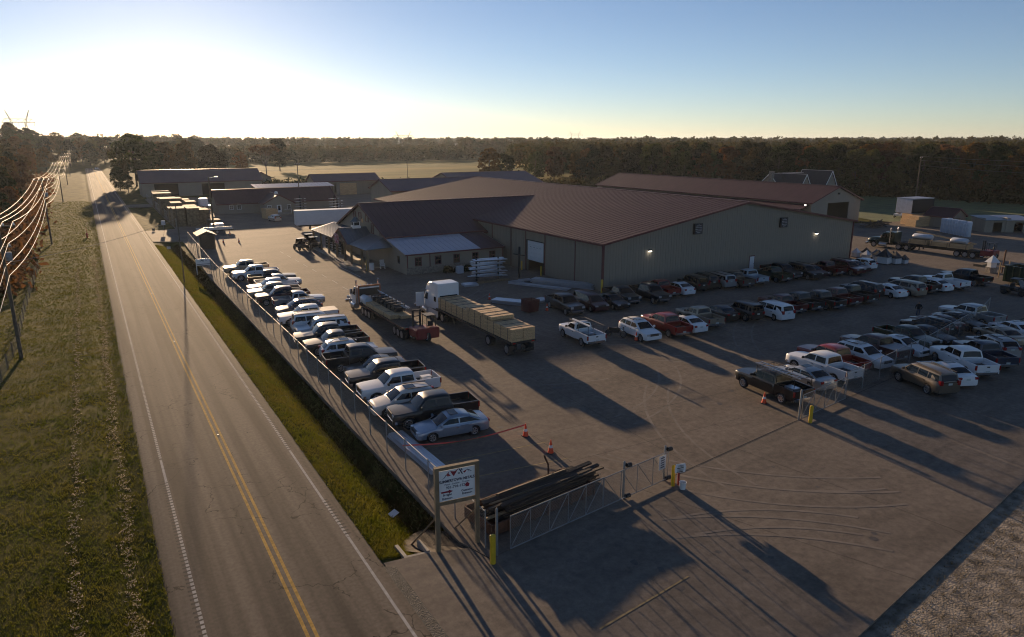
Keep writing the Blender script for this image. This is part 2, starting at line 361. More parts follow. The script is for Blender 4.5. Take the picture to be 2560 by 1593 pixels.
poly = [(12.72,26.0),(13.3,GL(13.3)+.02),(42,GL(42)+.02),(75,GL(75)+.02),(140,42),(166,58),(160,92),(130,99),(128,178),(104,205),(96,250),(15.2,250),(14.9,164),(13.9,140),(12.75,100),(12.68,60)]
lot.ext([(x, y, -.3) for x, y in poly], (0, 0, .3))
tag(lot.build('yard_pavement', M_lot), 'wide pale concrete yard inside the fence', kind='structure')
ap = bpy.data.objects.new('concrete_apron', None); col.objects.link(ap); tag(ap, 'concrete entrance apron outside the gate', kind='structure')
J1a, J1b, J2a, J2b = (23.3,GL(23.3)), (28.0,SE(28)), (31.6,GL(31.6)), (33.5,SE(33.5))
g = .012
slabs = [[(9.1,26.2),(11.2,25.9),(12.86,25.3),(13.25,GL(13.25)-g),(J1a[0]-g,J1a[1]-g),(J1b[0]-g,J1b[1]),(15,SE(15)),(9.1,SE(9.1))],
         [(J1a[0]+g,J1a[1]-g),(J2a[0]-g,J2a[1]-g),(J2b[0]-g,J2b[1]),(J1b[0]+g,J1b[1])],
         [(J2a[0]+g,J2a[1]-g),(42,GL(42)-g),(50,GL(50)-g),(50,SE(50)),(J2b[0]+g,J2b[1])],
         [(50+2*g,GL(50)-g),(100,GL(100)),(100,SE(100)),(50+2*g,SE(50))]]
for s in slabs:
    q = MB(); q.ext([(x, y, -.28) for x, y in s], (0,0,.276)); q.build('concrete_slab', M_apron, ap)
dw = MB(); dw.ext([(x,y,-.2) for x,y in [(9.1,143.2),(14.3,140.6),(15.0,156),(14.9,162),(9.1,161.2)]], (0,0,.192))
tag(dw.build('concrete_driveway', M_apron), 'concrete driveway crossing from the road to the freight entrance', kind='structure')
dw = MB(); dw.ext([(x,y,-.2) for x,y in [(9.1,222),(15.0,220),(15.0,230),(9.1,231)]], (0,0,.192))
tag(dw.build('concrete_driveway', M_apron), 'second concrete driveway farther along the road', kind='structure')
# painted marks on the yard
def ystrip(mb, p, q, w, z=.004):
    p, q = Vector((*p, z)), Vector((*q, z)); d = (q-p).normalized(); a = Vector((-d.y, d.x, 0))*w/2
    mb.quad(p-a, q-a, q+a, p+a)
mk = MB()
for i in range(7):
    y0 = 119.3 - i*4.82; ystrip(mk, (26.35, y0), (26.3, y0-2.4), .12)
for y0 in (85.6, 81.0): ystrip(mk, (26.2, y0), (26.2, y0-2.3), .12)
ystrip(mk, (30.33,102.2), (30.32, 90.6), .12)
tag(mk.build('white_lane_mark', M_lw, recalc=False), 'dashed white lane marks across the sunlit yard', kind='structure')
M_ly2 = pm('faded_yellow_paint', (.24,.18,.085), .85, 0, .4, 3, detail=7)
mk = MB()
for a, b_ in (((15.3,33.8),(22.4,33.1)),((15.3,31.4),(22.1,30.6)),((15.2,36.1),(20,35.6))): ystrip(mk, a, b_, .1)
for x in [41.3 + 2.75*i for i in range(12)]: ystrip(mk, (x, 51.8), (x+.35, 46.2), .1)
for x in [44.6 + 3.1*i for i in range(9)]: ystrip(mk, (x+.3, 36.2), (x, 30.4), .1)
for i in range(24): ystrip(mk, (15.0, 38.6 + 2.72*i), (20.4, 38.2 + 2.72*i), .09)
ystrip(mk, (14.6,17.9), (19.9,18.6), .09)
tag(mk.build('yellow_parking_line', M_ly2, recalc=False), 'faded yellow parking lines on the concrete', kind='structure')
M_crack = pm('joint_filler', (.028,.026,.024), .9, 0, .3, 4)
mk = MB()
ystrip(mk, (24.9, GL(24.9)), (38.6, GL(38.6)), .07)
pts = [(38.6,GL(38.6)),(45,GL(45)),(75,GL(75))]
for a, b_ in zip(pts, pts[1:]): ystrip(mk, a, b_, .04)
for x in (22.0,): ystrip(mk, (x, 30), (x+1.2, 88), .03)
for y in (30.2, 34.3, 38.5, 44.2, 50.0, 56.0, 65.0, 74.0): ystrip(mk, (20.6, y), (53, y-1.2), .022)
for x in (27.6, 33.2, 38.8, 44.4, 50): ystrip(mk, (x, GL(x)+.1), (x+1.0, 66), .02)
for x in (58, 66, 74, 82): ystrip(mk, (x, GL(x)+.1), (x+.8, 58), .02)
for y in (40.5, 54.5): ystrip(mk, (53, y), (100, y-1.8), .02)
tag(mk.build('expansion_joint', M_crack, recalc=False), 'dark expansion joints in the yard concrete', kind='structure')
M_dry = pm('dry_gravel_verge', (.17,.135,.092), .95, 0, .55, 1.6, .9, 12, c2=(.23,.195,.15), detail=9)
gv = MB(); gv.quad((8.95,-30,-.17),(140,-30,-.17),(140,SE(100)+1,-.10),(100,SE(100)+.3,-.10),(8.95,SE(8.95)+.3,-.10))
tag(gv.build('gravel_verge', M_dry, recalc=False), 'brown stony verge with dry grass below the apron edge', kind='structure')
M_lawn = pm('mown_lawn', (.07,.095,.022), .95, 0, .35, .3, .5, 9)
lw = MB(); lw.quad((155,96,-.02),(168,60,-.02),(235,60,-.02),(240,140,-.02),(180,150,-.02))
tag(lw.build('lawn', M_lawn, recalc=False), 'strip of mown lawn in front of the dark woodland', kind='structure')
M_edge = pm('asphalt_rubble', (.075,.07,.062), .95, 0, .5, 3, 1.0, 14)
ed = MB(); ed.quad((8.95,10,-.0),(9.55,10,.004),(9.45,25.6,.004),(8.95,26.0,.0))
tag(ed.build('broken_asphalt_edge', M_edge, recalc=False), 'broken asphalt edge between the road and the apron', kind='structure')
M_mud = pm('bare_soil', (.045,.032,.022), .95, 0, .5, 2.2, .9, 12)
md = MB(); md.add([(11.1,26.0,-.10),(12.9,25.35,-.05),(12.7,27.4,-.2),(12.2,28.9,-.68),(11.6,29.2,-1.0),(10.7,28.2,-.62),(10.5,27.2,-.42),(11.8,27.0,-.45)],[(0,1,7),(1,2,7),(2,3,7),(3,4,7),(4,5,7),(5,6,7),(6,0,7)])
tag(md.build('bare_soil_patch', M_mud, recalc=False), 'bare reddish soil around the sign posts', kind='structure')

# tyre marks and oil drips on the concrete
M_tyrem = pm('tyre_mark', (.164,.138,.113), .88, 0, .25, 1.2, detail=8)
M_oil = pm('oil_drip', (.075,.062,.05), .6, 0, .4, 3, detail=6)
mk = MB(); tr_ = random.Random(3)
def arc(cx, cy, r, a0, a1, w=.17):
    n_ = 16; z = .0022 + tr_.random()*.001
    for k in range(n_):
        for off in (0, 1.65):
            q_ = []
            for t_, rr_ in ((k, r+off), (k, r+off+w), (k+1, r+off+w), (k+1, r+off)): a = R(a0 + (a1-a0)*t_/n_); q_.append((cx + rr_*math.cos(a), cy + rr_*math.sin(a), z))
            mk.quad(*q_)
for cx, cy, r, a0, a1 in ((20,9,12,40,78),(40,34,16,195,250),(44,38,20,200,245),(16,6,16,35,70),(48,22,19,130,178),(26,48,14,-80,-30),(36,62,20,215,262),(60,66,24,200,240),(24,90,22,-60,-25),(70,24,26,120,150),(46,56,9,180,260),(33,33,11,-10,60)): arc(cx, cy, r, a0, a1)
tag(mk.build('tyre_mark', M_tyrem, recalc=False), 'faint curved tyre marks on the concrete', kind='structure')
mk = MB()
for k in range(150):
    if k % 2: x, y = tr_.uniform(18,52), tr_.uniform(27,64)
    else: x, y = tr_.choice([(20.2+tr_.uniform(-1,1), tr_.uniform(36,104)), (tr_.uniform(42,95), 44.5+tr_.uniform(-1,1)), (tr_.uniform(44,95), 56.5+tr_.uniform(-1,1)), (tr_.uniform(14,40), tr_.uniform(15,24))])
    if y < 24 and y > GL(x)-.5: continue
    r_ = tr_.uniform(.05,.24); mk.quad(*[(x + r_*tr_.uniform(.6,1.3)*math.cos(6.283*j/9), y + r_*tr_.uniform(.6,1.3)*math.sin(6.283*j/9), .0035 if y > 28 else -.0005) for j in range(9)])
tag(mk.build('oil_drip', M_oil, recalc=False), 'scattered oil drips on the concrete', kind='structure')

# grass
def blades(name, n, sampler, hgt, wid, mat, lab, lean=.5, zf=terr):
    P = np.zeros((n, 3, 3)); k = 0
    while k < n:
        x, y = sampler()
        z = zf(x, y) - .02
        for _ in range(3):
            if k >= n: break
            a = rnd.uniform(0, 6.283); h = hgt*rnd.uniform(.5, 1.5); w = wid*rnd.uniform(.6, 1.4)*(1 + max(0, y-40)/60); ox, oy = rnd.gauss(0, .05), rnd.gauss(0, .05)
            c, s = math.cos(a)*w/2, math.sin(a)*w/2; lx, ly = rnd.gauss(0, lean*h), rnd.gauss(0, lean*h)
            P[k] = ((x+ox-c, y+oy-s, z), (x+ox+c, y+oy+s, z), (x+ox+lx, y+oy+ly, z+h)); k += 1
    o = bpy.data.objects.new(name, soup(name, P, mat, 3)); col.objects.link(o)
    return tag(o, lab, kind='stuff')
M_grass = leaf_mat('verge_grass', [(.06,.085,.010),(.11,.125,.014),(.17,.155,.022),(.18,.125,.04)], .4, 0)
M_grassd = leaf_mat('swale_grass', [(.085,.105,.010),(.14,.15,.014),(.18,.155,.022),(.16,.105,.03)], .4, 0)
M_clip = leaf_mat('dry_clippings', [(.2,.175,.12),(.33,.29,.21),(.25,.2,.13)], .5, 0)
def s_left():
    while True:
        u = rnd.random(); y = 22 + 230*u**2.3; x = rnd.uniform(-.085*y - 3, .72)
        if rnd.random() < .85 or x > -5: return x, y
def s_swale():
    u = rnd.random(); y = 26.6 + 112*u**1.7; return rnd.uniform(9.1, 11.75), y
blades('verge_grass', 190000, s_left, .10, .035, M_grass, 'green and yellowing grass on the verge left of the road')
blades('swale_grass', 85000, s_swale, .13, .035, M_grassd, 'rough grass in the drainage swale beside the fence')
def s_clip():
    if rnd.random() < .62: y = 22 + 105*rnd.random()**1.6; return -.42 + rnd.gauss(0, .16) + .12*math.sin(y*.35), y
    y = 22 + 95*rnd.random()**1.6; return -2.55 + rnd.gauss(0, .12) + .1*math.sin(y*.5), y
M_bank = leaf_mat('bank_weeds', [(.028,.022,.010),(.05,.038,.014),(.075,.05,.02)], .2, 0)
blades('bank_weeds', 34000, lambda: (rnd.uniform(11.6, 12.74), 26.8 + 112*rnd.random()**1.7), .15, .04, M_bank, 'dark brown unmown weeds on the bank under the fence')
blades('dry_clippings', 6500, s_clip, .06, .07, M_clip, 'windrows of pale dry clippings left along the verge', .9, lambda x, y: terr(x, y) + .06)
def s_dry():
    while True:
        x = rnd.uniform(20, 75); y = SE(x) - rnd.random()**1.5*9 - .25
        return x, y
M_dryg = leaf_mat('dry_grass', [(.10,.085,.04),(.20,.16,.09),(.09,.09,.03)], .3)
blades('dry_grass', 22000, s_dry, .07, .05, M_dryg, 'dry grass and litter on the stony verge by the apron', .8, lambda x, y: -.11)
# ---------------------------------------------------------------- road vehicles
def paint(name, c, rough=.28, metal=.0):
    return pm('paint_' + name, c, rough, metal, .05, .8, coat=.25, spec=.4)
PAINT = dict(white=paint('white', (.68,.69,.70)), pearl=paint('pearl', (.60,.57,.52)), silver=paint('silver', (.36,.37,.38), .3, .55), bluesil=paint('blue_silver', (.24,.30,.38), .3, .5),
    black=paint('black', (.012,.012,.013)), charcoal=paint('charcoal', (.017,.018,.019), .3, .1), red=paint('red', (.20,.018,.014)), darkred=paint('dark_red', (.075,.01,.01)),
    tan=paint('tan', (.28,.235,.18), .32, .35), brown=paint('brown', (.13,.105,.08), .32, .3), green=paint('dark_green', (.012,.028,.018)), blue=paint('dark_blue', (.02,.03,.055)),
    navy=paint('navy', (.022,.035,.075)), maroon=paint('maroon', (.05,.012,.014)), gold=paint('dull_gold', (.16,.125,.075), .35, .3), skyb=paint('pale_blue', (.36,.42,.47), .35, .1))
def tyre_mesh(r, w):
    h = w/2
    m = MB(); m.lathe([(.02,-h*.55),(r*.6,-h*.6),(r*.66,-h*.95),(r*.9,-h),(r*.99,-h*.75),(r,-h*.3),(r,h*.3),(r*.99,h*.75),(r*.9,h),(r*.66,h*.95),(r*.6,h*.6),(.02,h*.55)], 18, 'y')
    return m.mesh('wheel', 35)
def rim_mesh(r, w, sp=6):
    m = MB(); h = w/2
    for s in (-1, 1):
        m.lathe([(r*.66,s*h*.93),(r*.62,s*h*.98),(r*.56,s*h*.9),(r*.54,s*h*.6)], 18, 'y')
        m.lathe([(.01,s*h*.86),(r*.13,s*h*.86),(r*.15,s*h*.6)], 10, 'y')
        for k in range(sp):
            a = 2*math.pi*k/sp; d = Vector((math.cos(a),0,math.sin(a))); m.bar(d*r*.08+Vector((0,s*h*.74,0)), d*r*.58+Vector((0,s*h*.82,0)), r*.17, r*.12, (0,1,0))
    return m.mesh('rim', 35)
WHEELS = {}
def wheel_parts(r, w, sp=6):
    k = (round(r,2), round(w,2), sp)
    if k not in WHEELS: WHEELS[k] = (tyre_mesh(r, w), rim_mesh(r, w, sp))
    return WHEELS[k]

def ptab(tab, x):   # descending x
    if x >= tab[0][0]: return tab[0][1]
    for (a, va), (b, vb) in zip(tab, tab[1:]):
        if x >= b: return va + (vb-va)*(a-x)/(a-b) if a > b else vb
    return tab[-1][1]

def vehicle_proto(S):
    L, W, wr, zb = S['L'], S['W'], S['wr'], S['zb']; wx = S['wx']; deck = S['deck']; gh = S['gh']
    x_end = S['bed'][0] + .03 if S.get('bed') else -L/2
    ra = wr + S.get('gap', .07)
    def hw(x):
        t = max(0, (abs(x) - (L/2 - .55))/.55); return W/2*(1 - .13*t*t)
    def zbot(x):
        z = zb
        for c in wx:
            d = abs(x - c)
            if d < ra: z = max(z, min(wr + math.sqrt(ra*ra - d*d)*.96, ptab(deck, x) - .12))
        if abs(x) > L/2 - .12: z += .06
        return z
    X = {L/2, x_end, L/2-.12, L/2-.3, L/2-.55}
    for c in wx:
        for k in (-1, -.97, -.82, -.5, 0, .5, .82, .97, 1): X.add(round(c + k*ra, 4))
    for x, z in deck: X.add(x)
    if not S.get('bed'): X |= {-L/2+.12, -L/2+.3, -L/2+.55}
    X = sorted([x for x in X if x_end - 1e-6 <= x <= L/2 + 1e-6], reverse=True)
    def sect(x):
        w, zd, b = hw(x), ptab(deck, x), zbot(x)
        hm = max(b + .03, zb + (zd-zb)*.5)
        if hm > zd - .1: hm = zd - .1
        return [(w*.90, b), (w*.985, b+.05 if b+.05 < hm else b), (w, hm), (w*.985, zd-.09), (w*.93, zd-.018), (w*.5, zd+.02), (0, zd+.03)]
    B = MB(); ns = 13
    for x in X:
        h = sect(x); ring = [(x, y, z) for y, z in h] + [(x, -y, z) for y, z in h[-2::-1]]
        B.v += ring
    for i in range(len(X)-1):
        for j in range(ns-1): B.f.append((i*ns+j, i*ns+j+1, (i+1)*ns+j+1, (i+1)*ns+j))
    B.f.append(tuple(range(ns))); B.f.append(tuple((len(X)-1)*ns + j for j in range(ns))[::-1])
    # greenhouse
    tilt = S.get('tilt', .30)
    def wb(x): return hw(x)*.925
    def yside(x, z): return wb(x) - (z - ptab(deck, x))*tilt
    n0 = len(B.v); m_ = len(gh)
    for i, (x, z) in enumerate(gh):
        zd = ptab(deck, x) - .02; end = i in (0, m_-1)
        zt = z - (.0 if end else .07); zt2 = z if not end else z + .012
        yt = yside(x, max(zt, zd)); y2 = yt - (.10 if not end else .10)
        half = [(yside(x, zd), zd), (yt, max(zt, zd)), (y2, zt2), (y2*.5, zt2+.025), (0, zt2+.035)]
        B.v += [(x, y, q) for y, q in half] + [(x, -y, q) for y, q in half[-2::-1]]
    for i in range(m_-1):
        for j in range(8): B.f.append((n0+i*9+j, n0+i*9+j+1, n0+(i+1)*9+j+1, n0+(i+1)*9+j))
    parts = [('body', B.mesh('body', 38), 'paint', None)]
    def pane(i0, i1, k0, k1, name):
        (xa, za), (xb, zb_) = gh[i0], gh[i1]; m = MB(); rows = []
        dirx = Vector((xb-xa, 0, zb_-za)).normalized(); nrm = Vector((-dirx.z, 0, dirx.x)) ; nrm = nrm if nrm.z > 0 or abs(nrm.z) < .02 and True else -nrm
        if abs(nrm.z) < .25: nrm = Vector((1 if i0 == 0 else -1, 0, .15)).normalized()
        for k in (k0, k1):
            x = xa + (xb-xa)*k; z = za + (zb_-za)*k; a = yside(x, z) - .13
            o_ = nrm*.022
            rows.append([(x+o_.x, -a, z+o_.z), (x+o_.x, -a*.5, z+.022+o_.z), (x+o_.x, 0, z+.032+o_.z), (x+o_.x, a*.5, z+.022+o_.z), (x+o_.x, a, z+o_.z)])
        m.add(rows[0]+rows[1], [(j, j+1, 6+j, 5+j) for j in range(4)])
        return (name, m.mesh(name, 60, recalc=False), 'glass', None)
    parts.append(pane(0, 1, .07, .93, 'windshield')); parts.append(pane(m_-1, m_-2, *S.get('rw', (.12, .90)), 'rear_window'))
    for pl in S['win']:
        for s in (1, -1):
            m = MB(); m.quad(*[(x, s*(yside(x, z) + .012), z) for x, z in (pl if s < 0 else pl[::-1])]); parts.append(('side_window', m.mesh('side_window', recalc=False), 'glass', None))
    for x0, x1 in S['doors']:
        for s in (1, -1):
            m = MB(); rows = []
            zs = [zb+.09, zb+(ptab(deck,x0)-zb)*.5, ptab(deck, x0)-.085]
            for z, k in zip(zs, (.988, 1.0, .985)): rows.append([(x0-.012, s*(hw(x0)*k+.007), z), (x1+.012, s*(hw(x1)*k+.007), z)])
            for a, b_ in zip(rows, rows[1:]): m.quad(a[0], a[1], b_[1], b_[0])
            hd = MB(); hd.cbox((x1+.16, s*(hw(x1)*.99+.022), zs[2]-.08), (.17,.03,.035))
            parts.append(('door', m.mesh('door', recalc=False), 'paint', ('door_handle', hd.mesh('door_handle'), S.get('handle', 'black'))))
    u = MB(); u.box(x_end+.12 if not S.get('bed') else -L/2+.2, L/2-.2, -W/2*.80, W/2*.80, zb-.06, zb+.22)
    for c in wx: u.box(c-ra*.98, c+ra*.98, -W/2*.80, W/2*.80, zb+.2, min(wr+ra, ptab(deck, c)-.14))
    parts.append(('underbody', u.mesh('underbody'), 'black', None))
    # lights, grille, bumpers, plate, mirrors
    zf = ptab(deck, L/2); zh = S.get('zh', zf-.10)
    for s in (1, -1):
        m = MB(); m.tbox((L/2-.10, s*(hw(L/2)-.19), zh), (.22, .36, S.get('hh', .15)), .92); parts.append(('headlight', m.mesh('headlight', 40), 'headl', None))
    m = MB(); m.tbox((L/2-.05, 0, zh-.02), (.14, W*.5, S.get('gh_', .2)), .96); parts.append(('grille', m.mesh('grille'), S.get('grille', 'black'), None))
    zt = S.get('zt', ptab(deck, -L/2) - .12)
    if not S.get('bed'):
        for s in (1, -1):
            m = MB(); m.cbox((-L/2+.09, s*(hw(L/2)-.13), zt), (.24, .27, S.get('th', .18))); parts.append(('tail_light', m.mesh('tail_light', bevel=.02), 'tail', None))
        m = MB(); m.cbox((-L/2-.005, 0, zt-.08), (.03, .32, .15)); parts.append(('number_plate', m.mesh('number_plate'), 'plate', None))
    for e, nm in ((1, 'front'), (-1, 'rear')):
        m = MB(); zc = S.get('zbump', zb+.16); a = L/2 + (.03 if S.get('bed') else .015)
        ring = [(a-.28, -W/2*.99), (a-.1, -W/2*.90), (a, -W/2*.6), (a, W/2*.6), (a-.1, W/2*.90), (a-.28, W/2*.99), (a-.28, W/2*.7), (a-.28, -W/2*.7)]
        m.ext([(e*x, y, zc-.11) for x, y in ring], (0, 0, .22)); parts.append(('bumper', m.mesh('bumper', bevel=.02), S.get('bump', 'paint'), None))
    xm = gh[0][0] - .28
    for s in (1, -1):
        m = MB(); m.tbox((xm, s*(W/2+.07), ptab(deck, xm)+.12), (.14, .22, .17), .85); parts.append(('side_mirror', m.mesh('side_mirror', bevel=.015), S.get('mirror', 'paint'), None))
    if S.get('rack'):
        m = MB()
        for s in (1, -1): m.bar((gh[2][0], s*(wb(0)-.28), S['H']+.05), (gh[-2][0], s*(wb(0)-.28), S['H']+.03), .05, .05)
        parts.append(('roof_rack', m.mesh('roof_rack'), 'black', None))
    if S.get('sunroof'):
        m = MB(); a, b_ = S['sunroof']; z = S['H']+.033; m.cbox(((a+b_)/2, 0, z), (abs(a-b_), .8, .012)); parts.append(('sunroof', m.mesh('sunroof'), 'glass', None))
    if S.get('bed'):
        x0, x1, bz = S['bed']; c = wx[1]; yo = W/2*.985
        m = MB()
        pl = [(x0, zb+.1)] + [(c + ra*math.cos(t), max(zb+.1, wr + ra*.96*math.sin(t))) for t in [math.pi*k/8 for k in range(9)]] + [(x1+.06, zb+.1), (x1+.06, bz), (x0, bz)]
        for s in (1, -1): m.ext([(x, s*(yo-.09), z) for x, z in pl], (0, s*.09, 0))
        m.box(x1+.06, x0, -yo+.09, yo-.09, .70, .75); m.box(x0-.06, x0, -yo+.09, yo-.09, .75, bz-.02)
        for s in (1, -1): m.box(c-.42, c+.42, min(s*(yo-.09), s*(yo-.34)), max(s*(yo-.09), s*(yo-.34)), .75, .95)
        parts.append(('truck_bed', m.mesh('truck_bed'), 'paint', None))
        ln = MB(); ln.box(x1+.08, x0-.08, -yo+.36, yo-.36, .755, .765); parts.append(('bed_liner', ln.mesh('bed_liner'), 'black', None))
        t = MB(); t.box(x1-.01, x1+.055, -yo+.1, yo-.1, .66, bz-.01); parts.append(('tailgate', t.mesh('tailgate', bevel=.012), 'paint', ('tailgate_handle', MB().cbox((x1-.02, 0, bz-.16), (.03,.22,.09)).mesh('tailgate_handle'), 'black')))
        for s in (1, -1):
            q = MB(); q.cbox((x1+.04, s*(yo-.05), bz-.24), (.12, .13, .38)); parts.append(('tail_light', q.mesh('tail_light', bevel=.015), 'tail', None))
        q = MB(); q.cbox((x1-.05, .0, zb+.32), (.03,.32,.15)); parts.append(('number_plate', q.mesh('number_plate'), 'plate', None))
        if S.get('cover'):
            q = MB(); q.box(x1+.05, x0-.02, -yo+.03, yo-.03, bz+.003, bz+.05); parts.append(('bed_cover', q.mesh('bed_cover', bevel=.015), S['cover'], None))
    S['parts'] = parts; S['rc'] = (gh[1][0] + gh[-2][0])/2
    return S

def win2(gh, zl, zh, splits, fr=.10, bk=.10):
    "side windows between the pillars of a greenhouse polyline"
    def xat(seg, z):
        (xa, za), (xb, zb_) = seg; k = (z-za)/(zb_-za) if zb_ != za else 0; return xa + (xb-xa)*k
    f0, f1 = xat((gh[0], gh[1]), zl) - fr*1.4, xat((gh[0], gh[1]), zh) - fr
    b0, b1 = xat((gh[-1], gh[-2]), zl) + bk*1.2, xat((gh[-1], gh[-2]), zh) + bk
    out = []; e = [None] + splits + [None]
    for a, b in zip(e, e[1:]):
        x0, x1 = (f0, f1) if a is None else (a-.045, a-.045)
        y0, y1 = (b0, b1) if b is None else (b+.045, b+.045)
        out.append([(x0, zl), (x1, zh), (y1, zh), (y0, zl)])
    return out
SP = {}
def spec(k, **S): S['win'] = win2(S['gh'], S['wz'][0], S['wz'][1], S['split'], S.get('fr', .10), S.get('bk', .12)); SP[k] = vehicle_proto(S)
spec('sedan', L=4.72, W=1.8, H=1.44, wr=.325, zb=.25, wx=(1.42,-1.33), deck=[(2.36,.66),(2.2,.74),(1.5,.86),(1.0,.93),(-1.5,.98),(-1.9,1.03),(-2.25,1.0),(-2.36,.86)],
     gh=[(1.12,.92),(.28,1.36),(-.15,1.43),(-.6,1.43),(-1.05,1.34),(-1.85,1.02)], wz=(1.01,1.30), split=[-.35], doors=[(.78,-.33),(-.37,-1.18)], sunroof=(.12,-.42), zh=.66, zt=.86, handle='chrome')
spec('coupe', L=4.6, W=1.78, H=1.38, wr=.32, zb=.24, wx=(1.38,-1.28), deck=[(2.3,.64),(2.1,.72),(1.4,.84),(.9,.9),(-1.5,.95),(-2.2,.96),(-2.3,.84)],
     gh=[(1.0,.9),(.15,1.32),(-.25,1.38),(-.65,1.36),(-1.1,1.24),(-1.9,.97)], wz=(.98,1.25), split=[-.5], doors=[(.7,-.55)], zt=.84)
spec('crossover', L=4.7, W=1.86, H=1.68, wr=.36, zb=.28, wx=(1.42,-1.32), deck=[(2.35,.78),(2.2,.9),(1.5,1.0),(1.0,1.06),(-2.1,1.12),(-2.35,1.02)],
     gh=[(1.15,1.05),(.35,1.56),(-.1,1.67),(-1.0,1.66),(-1.75,1.56),(-2.25,1.10)], wz=(1.14,1.50), split=[-.28,-1.15], doors=[(.8,-.26),(-.30,-1.18)], zt=1.05, th=.26, rw=(.15,.88), zh=.80, sunroof=(.0,-.75), rack=True)
spec('suv', L=4.95, W=1.95, H=1.85, wr=.39, zb=.36, wx=(1.5,-1.42), deck=[(2.47,.92),(2.4,1.04),(1.3,1.12),(1.1,1.15),(-2.3,1.17),(-2.47,1.1)],
     gh=[(1.25,1.14),(.62,1.72),(.2,1.84),(-1.6,1.84),(-2.2,1.78),(-2.42,1.16)], wz=(1.23,1.66), split=[-.25,-1.2], doors=[(.9,-.23),(-.27,-1.15)], zt=1.15, th=.34, rw=(.15,.85), zh=.92, rack=True, bump='paint')
spec('boxsuv', L=4.3, W=1.85, H=1.85, wr=.40, zb=.42, gap=.1, wx=(1.3,-1.2), deck=[(2.12,.98),(2.08,1.1),(1.1,1.14),(-2.05,1.16),(-2.12,1.1)],
     gh=[(.95,1.14),(.62,1.78),(.3,1.83),(-1.6,1.84),(-1.98,1.80),(-2.06,1.16)], wz=(1.22,1.68), split=[-.3,-1.15], doors=[(.75,-.28),(-.32,-1.1)], zt=1.0, th=.24, rw=(.12,.9), zh=.95, tilt=.14, bump='black', mirror='black')
spec('minivan', L=5.05, W=1.98, H=1.74, wr=.34, zb=.24, wx=(1.62,-1.42), deck=[(2.52,.72),(2.35,.86),(1.75,1.0),(1.5,1.04),(-2.4,1.08),(-2.52,.98)],
     gh=[(1.72,1.02),(.75,1.58),(.3,1.71),(-1.6,1.72),(-2.25,1.65),(-2.48,1.06)], wz=(1.12,1.58), split=[-.15,-1.25], doors=[(1.1,-.13),(-.17,-1.25)], zt=1.02, th=.34, rw=(.12,.88), zh=.78)
spec('hatch', L=4.1, W=1.75, H=1.52, wr=.31, zb=.23, wx=(1.28,-1.25), deck=[(2.05,.66),(1.9,.78),(1.4,.9),(1.0,.96),(-1.95,1.0),(-2.05,.9)],
     gh=[(1.25,.94),(.35,1.42),(-.1,1.51),(-.9,1.5),(-1.6,1.40),(-1.98,.98)], wz=(1.05,1.38), split=[-.35], doors=[(.8,-.33),(-.37,-1.1)], zt=.96, th=.26, rw=(.15,.85), zh=.72)
PK = dict(W=2.0, wr=.40, zb=.42, gap=.08, zh=.96, hh=.22, gh_=.34, bump='chrome', zbump=.56, mirror='black', tilt=.27)
spec('crew', L=5.85, H=1.9, wx=(1.93,-1.78), deck=[(2.92,1.02),(2.86,1.12),(1.4,1.2),(1.2,1.22),(-1.2,1.22)], gh=[(1.34,1.2),(.72,1.78),(.35,1.88),(-.55,1.89),(-.92,1.84),(-1.06,1.22)],
     wz=(1.30,1.72), split=[.05], doors=[(1.05,.07),(.03,-.92)], bed=(-1.1,-2.92,1.26), rw=(.15,.85), **PK)
spec('crewcover', L=5.85, H=1.9, wx=(1.93,-1.78), deck=[(2.92,1.02),(2.86,1.12),(1.4,1.2),(1.2,1.22),(-1.2,1.22)], gh=[(1.34,1.2),(.72,1.78),(.35,1.88),(-.55,1.89),(-.92,1.84),(-1.06,1.22)],
     wz=(1.30,1.72), split=[.05], doors=[(1.05,.07),(.03,-.92)], bed=(-1.1,-2.92,1.26), cover='grey', rw=(.15,.85), **PK)
spec('extcab', L=5.5, H=1.82, wx=(1.8,-1.65), deck=[(2.75,.98),(2.68,1.08),(1.35,1.16),(1.2,1.18),(-1.2,1.18)], gh=[(1.2,1.17),(.62,1.70),(.3,1.80),(-.25,1.81),(-.62,1.76),(-.78,1.18)],
     wz=(1.26,1.65), split=[-.05], doors=[(.95,-.03)], bed=(-.82,-2.75,1.2), rw=(.15,.85), **PK)
spec('regcab', L=5.4, H=1.82, wx=(1.75,-1.6), deck=[(2.7,.98),(2.62,1.1),(1.3,1.18),(1.1,1.2),(-1.2,1.2)], gh=[(1.2,1.19),(.6,1.72),(.3,1.81),(-.0,1.81),(-.26,1.77),(-.38,1.2)],
     wz=(1.28,1.66), split=[], doors=[(.95,-.28)], bed=(-.42,-2.7,1.22), rw=(.15,.85), **PK)
M_grey = pm('grey_vinyl', (.30,.30,.31), .6, 0, .08, 2)
VM = dict(glass=pm('car_glass', (.004,.005,.007), .05, 0, .1, 1, spec=.28), black=M_black, headl=M_headl, tail=M_tail, plate=M_plate, chrome=M_chrome, grey=M_grey)
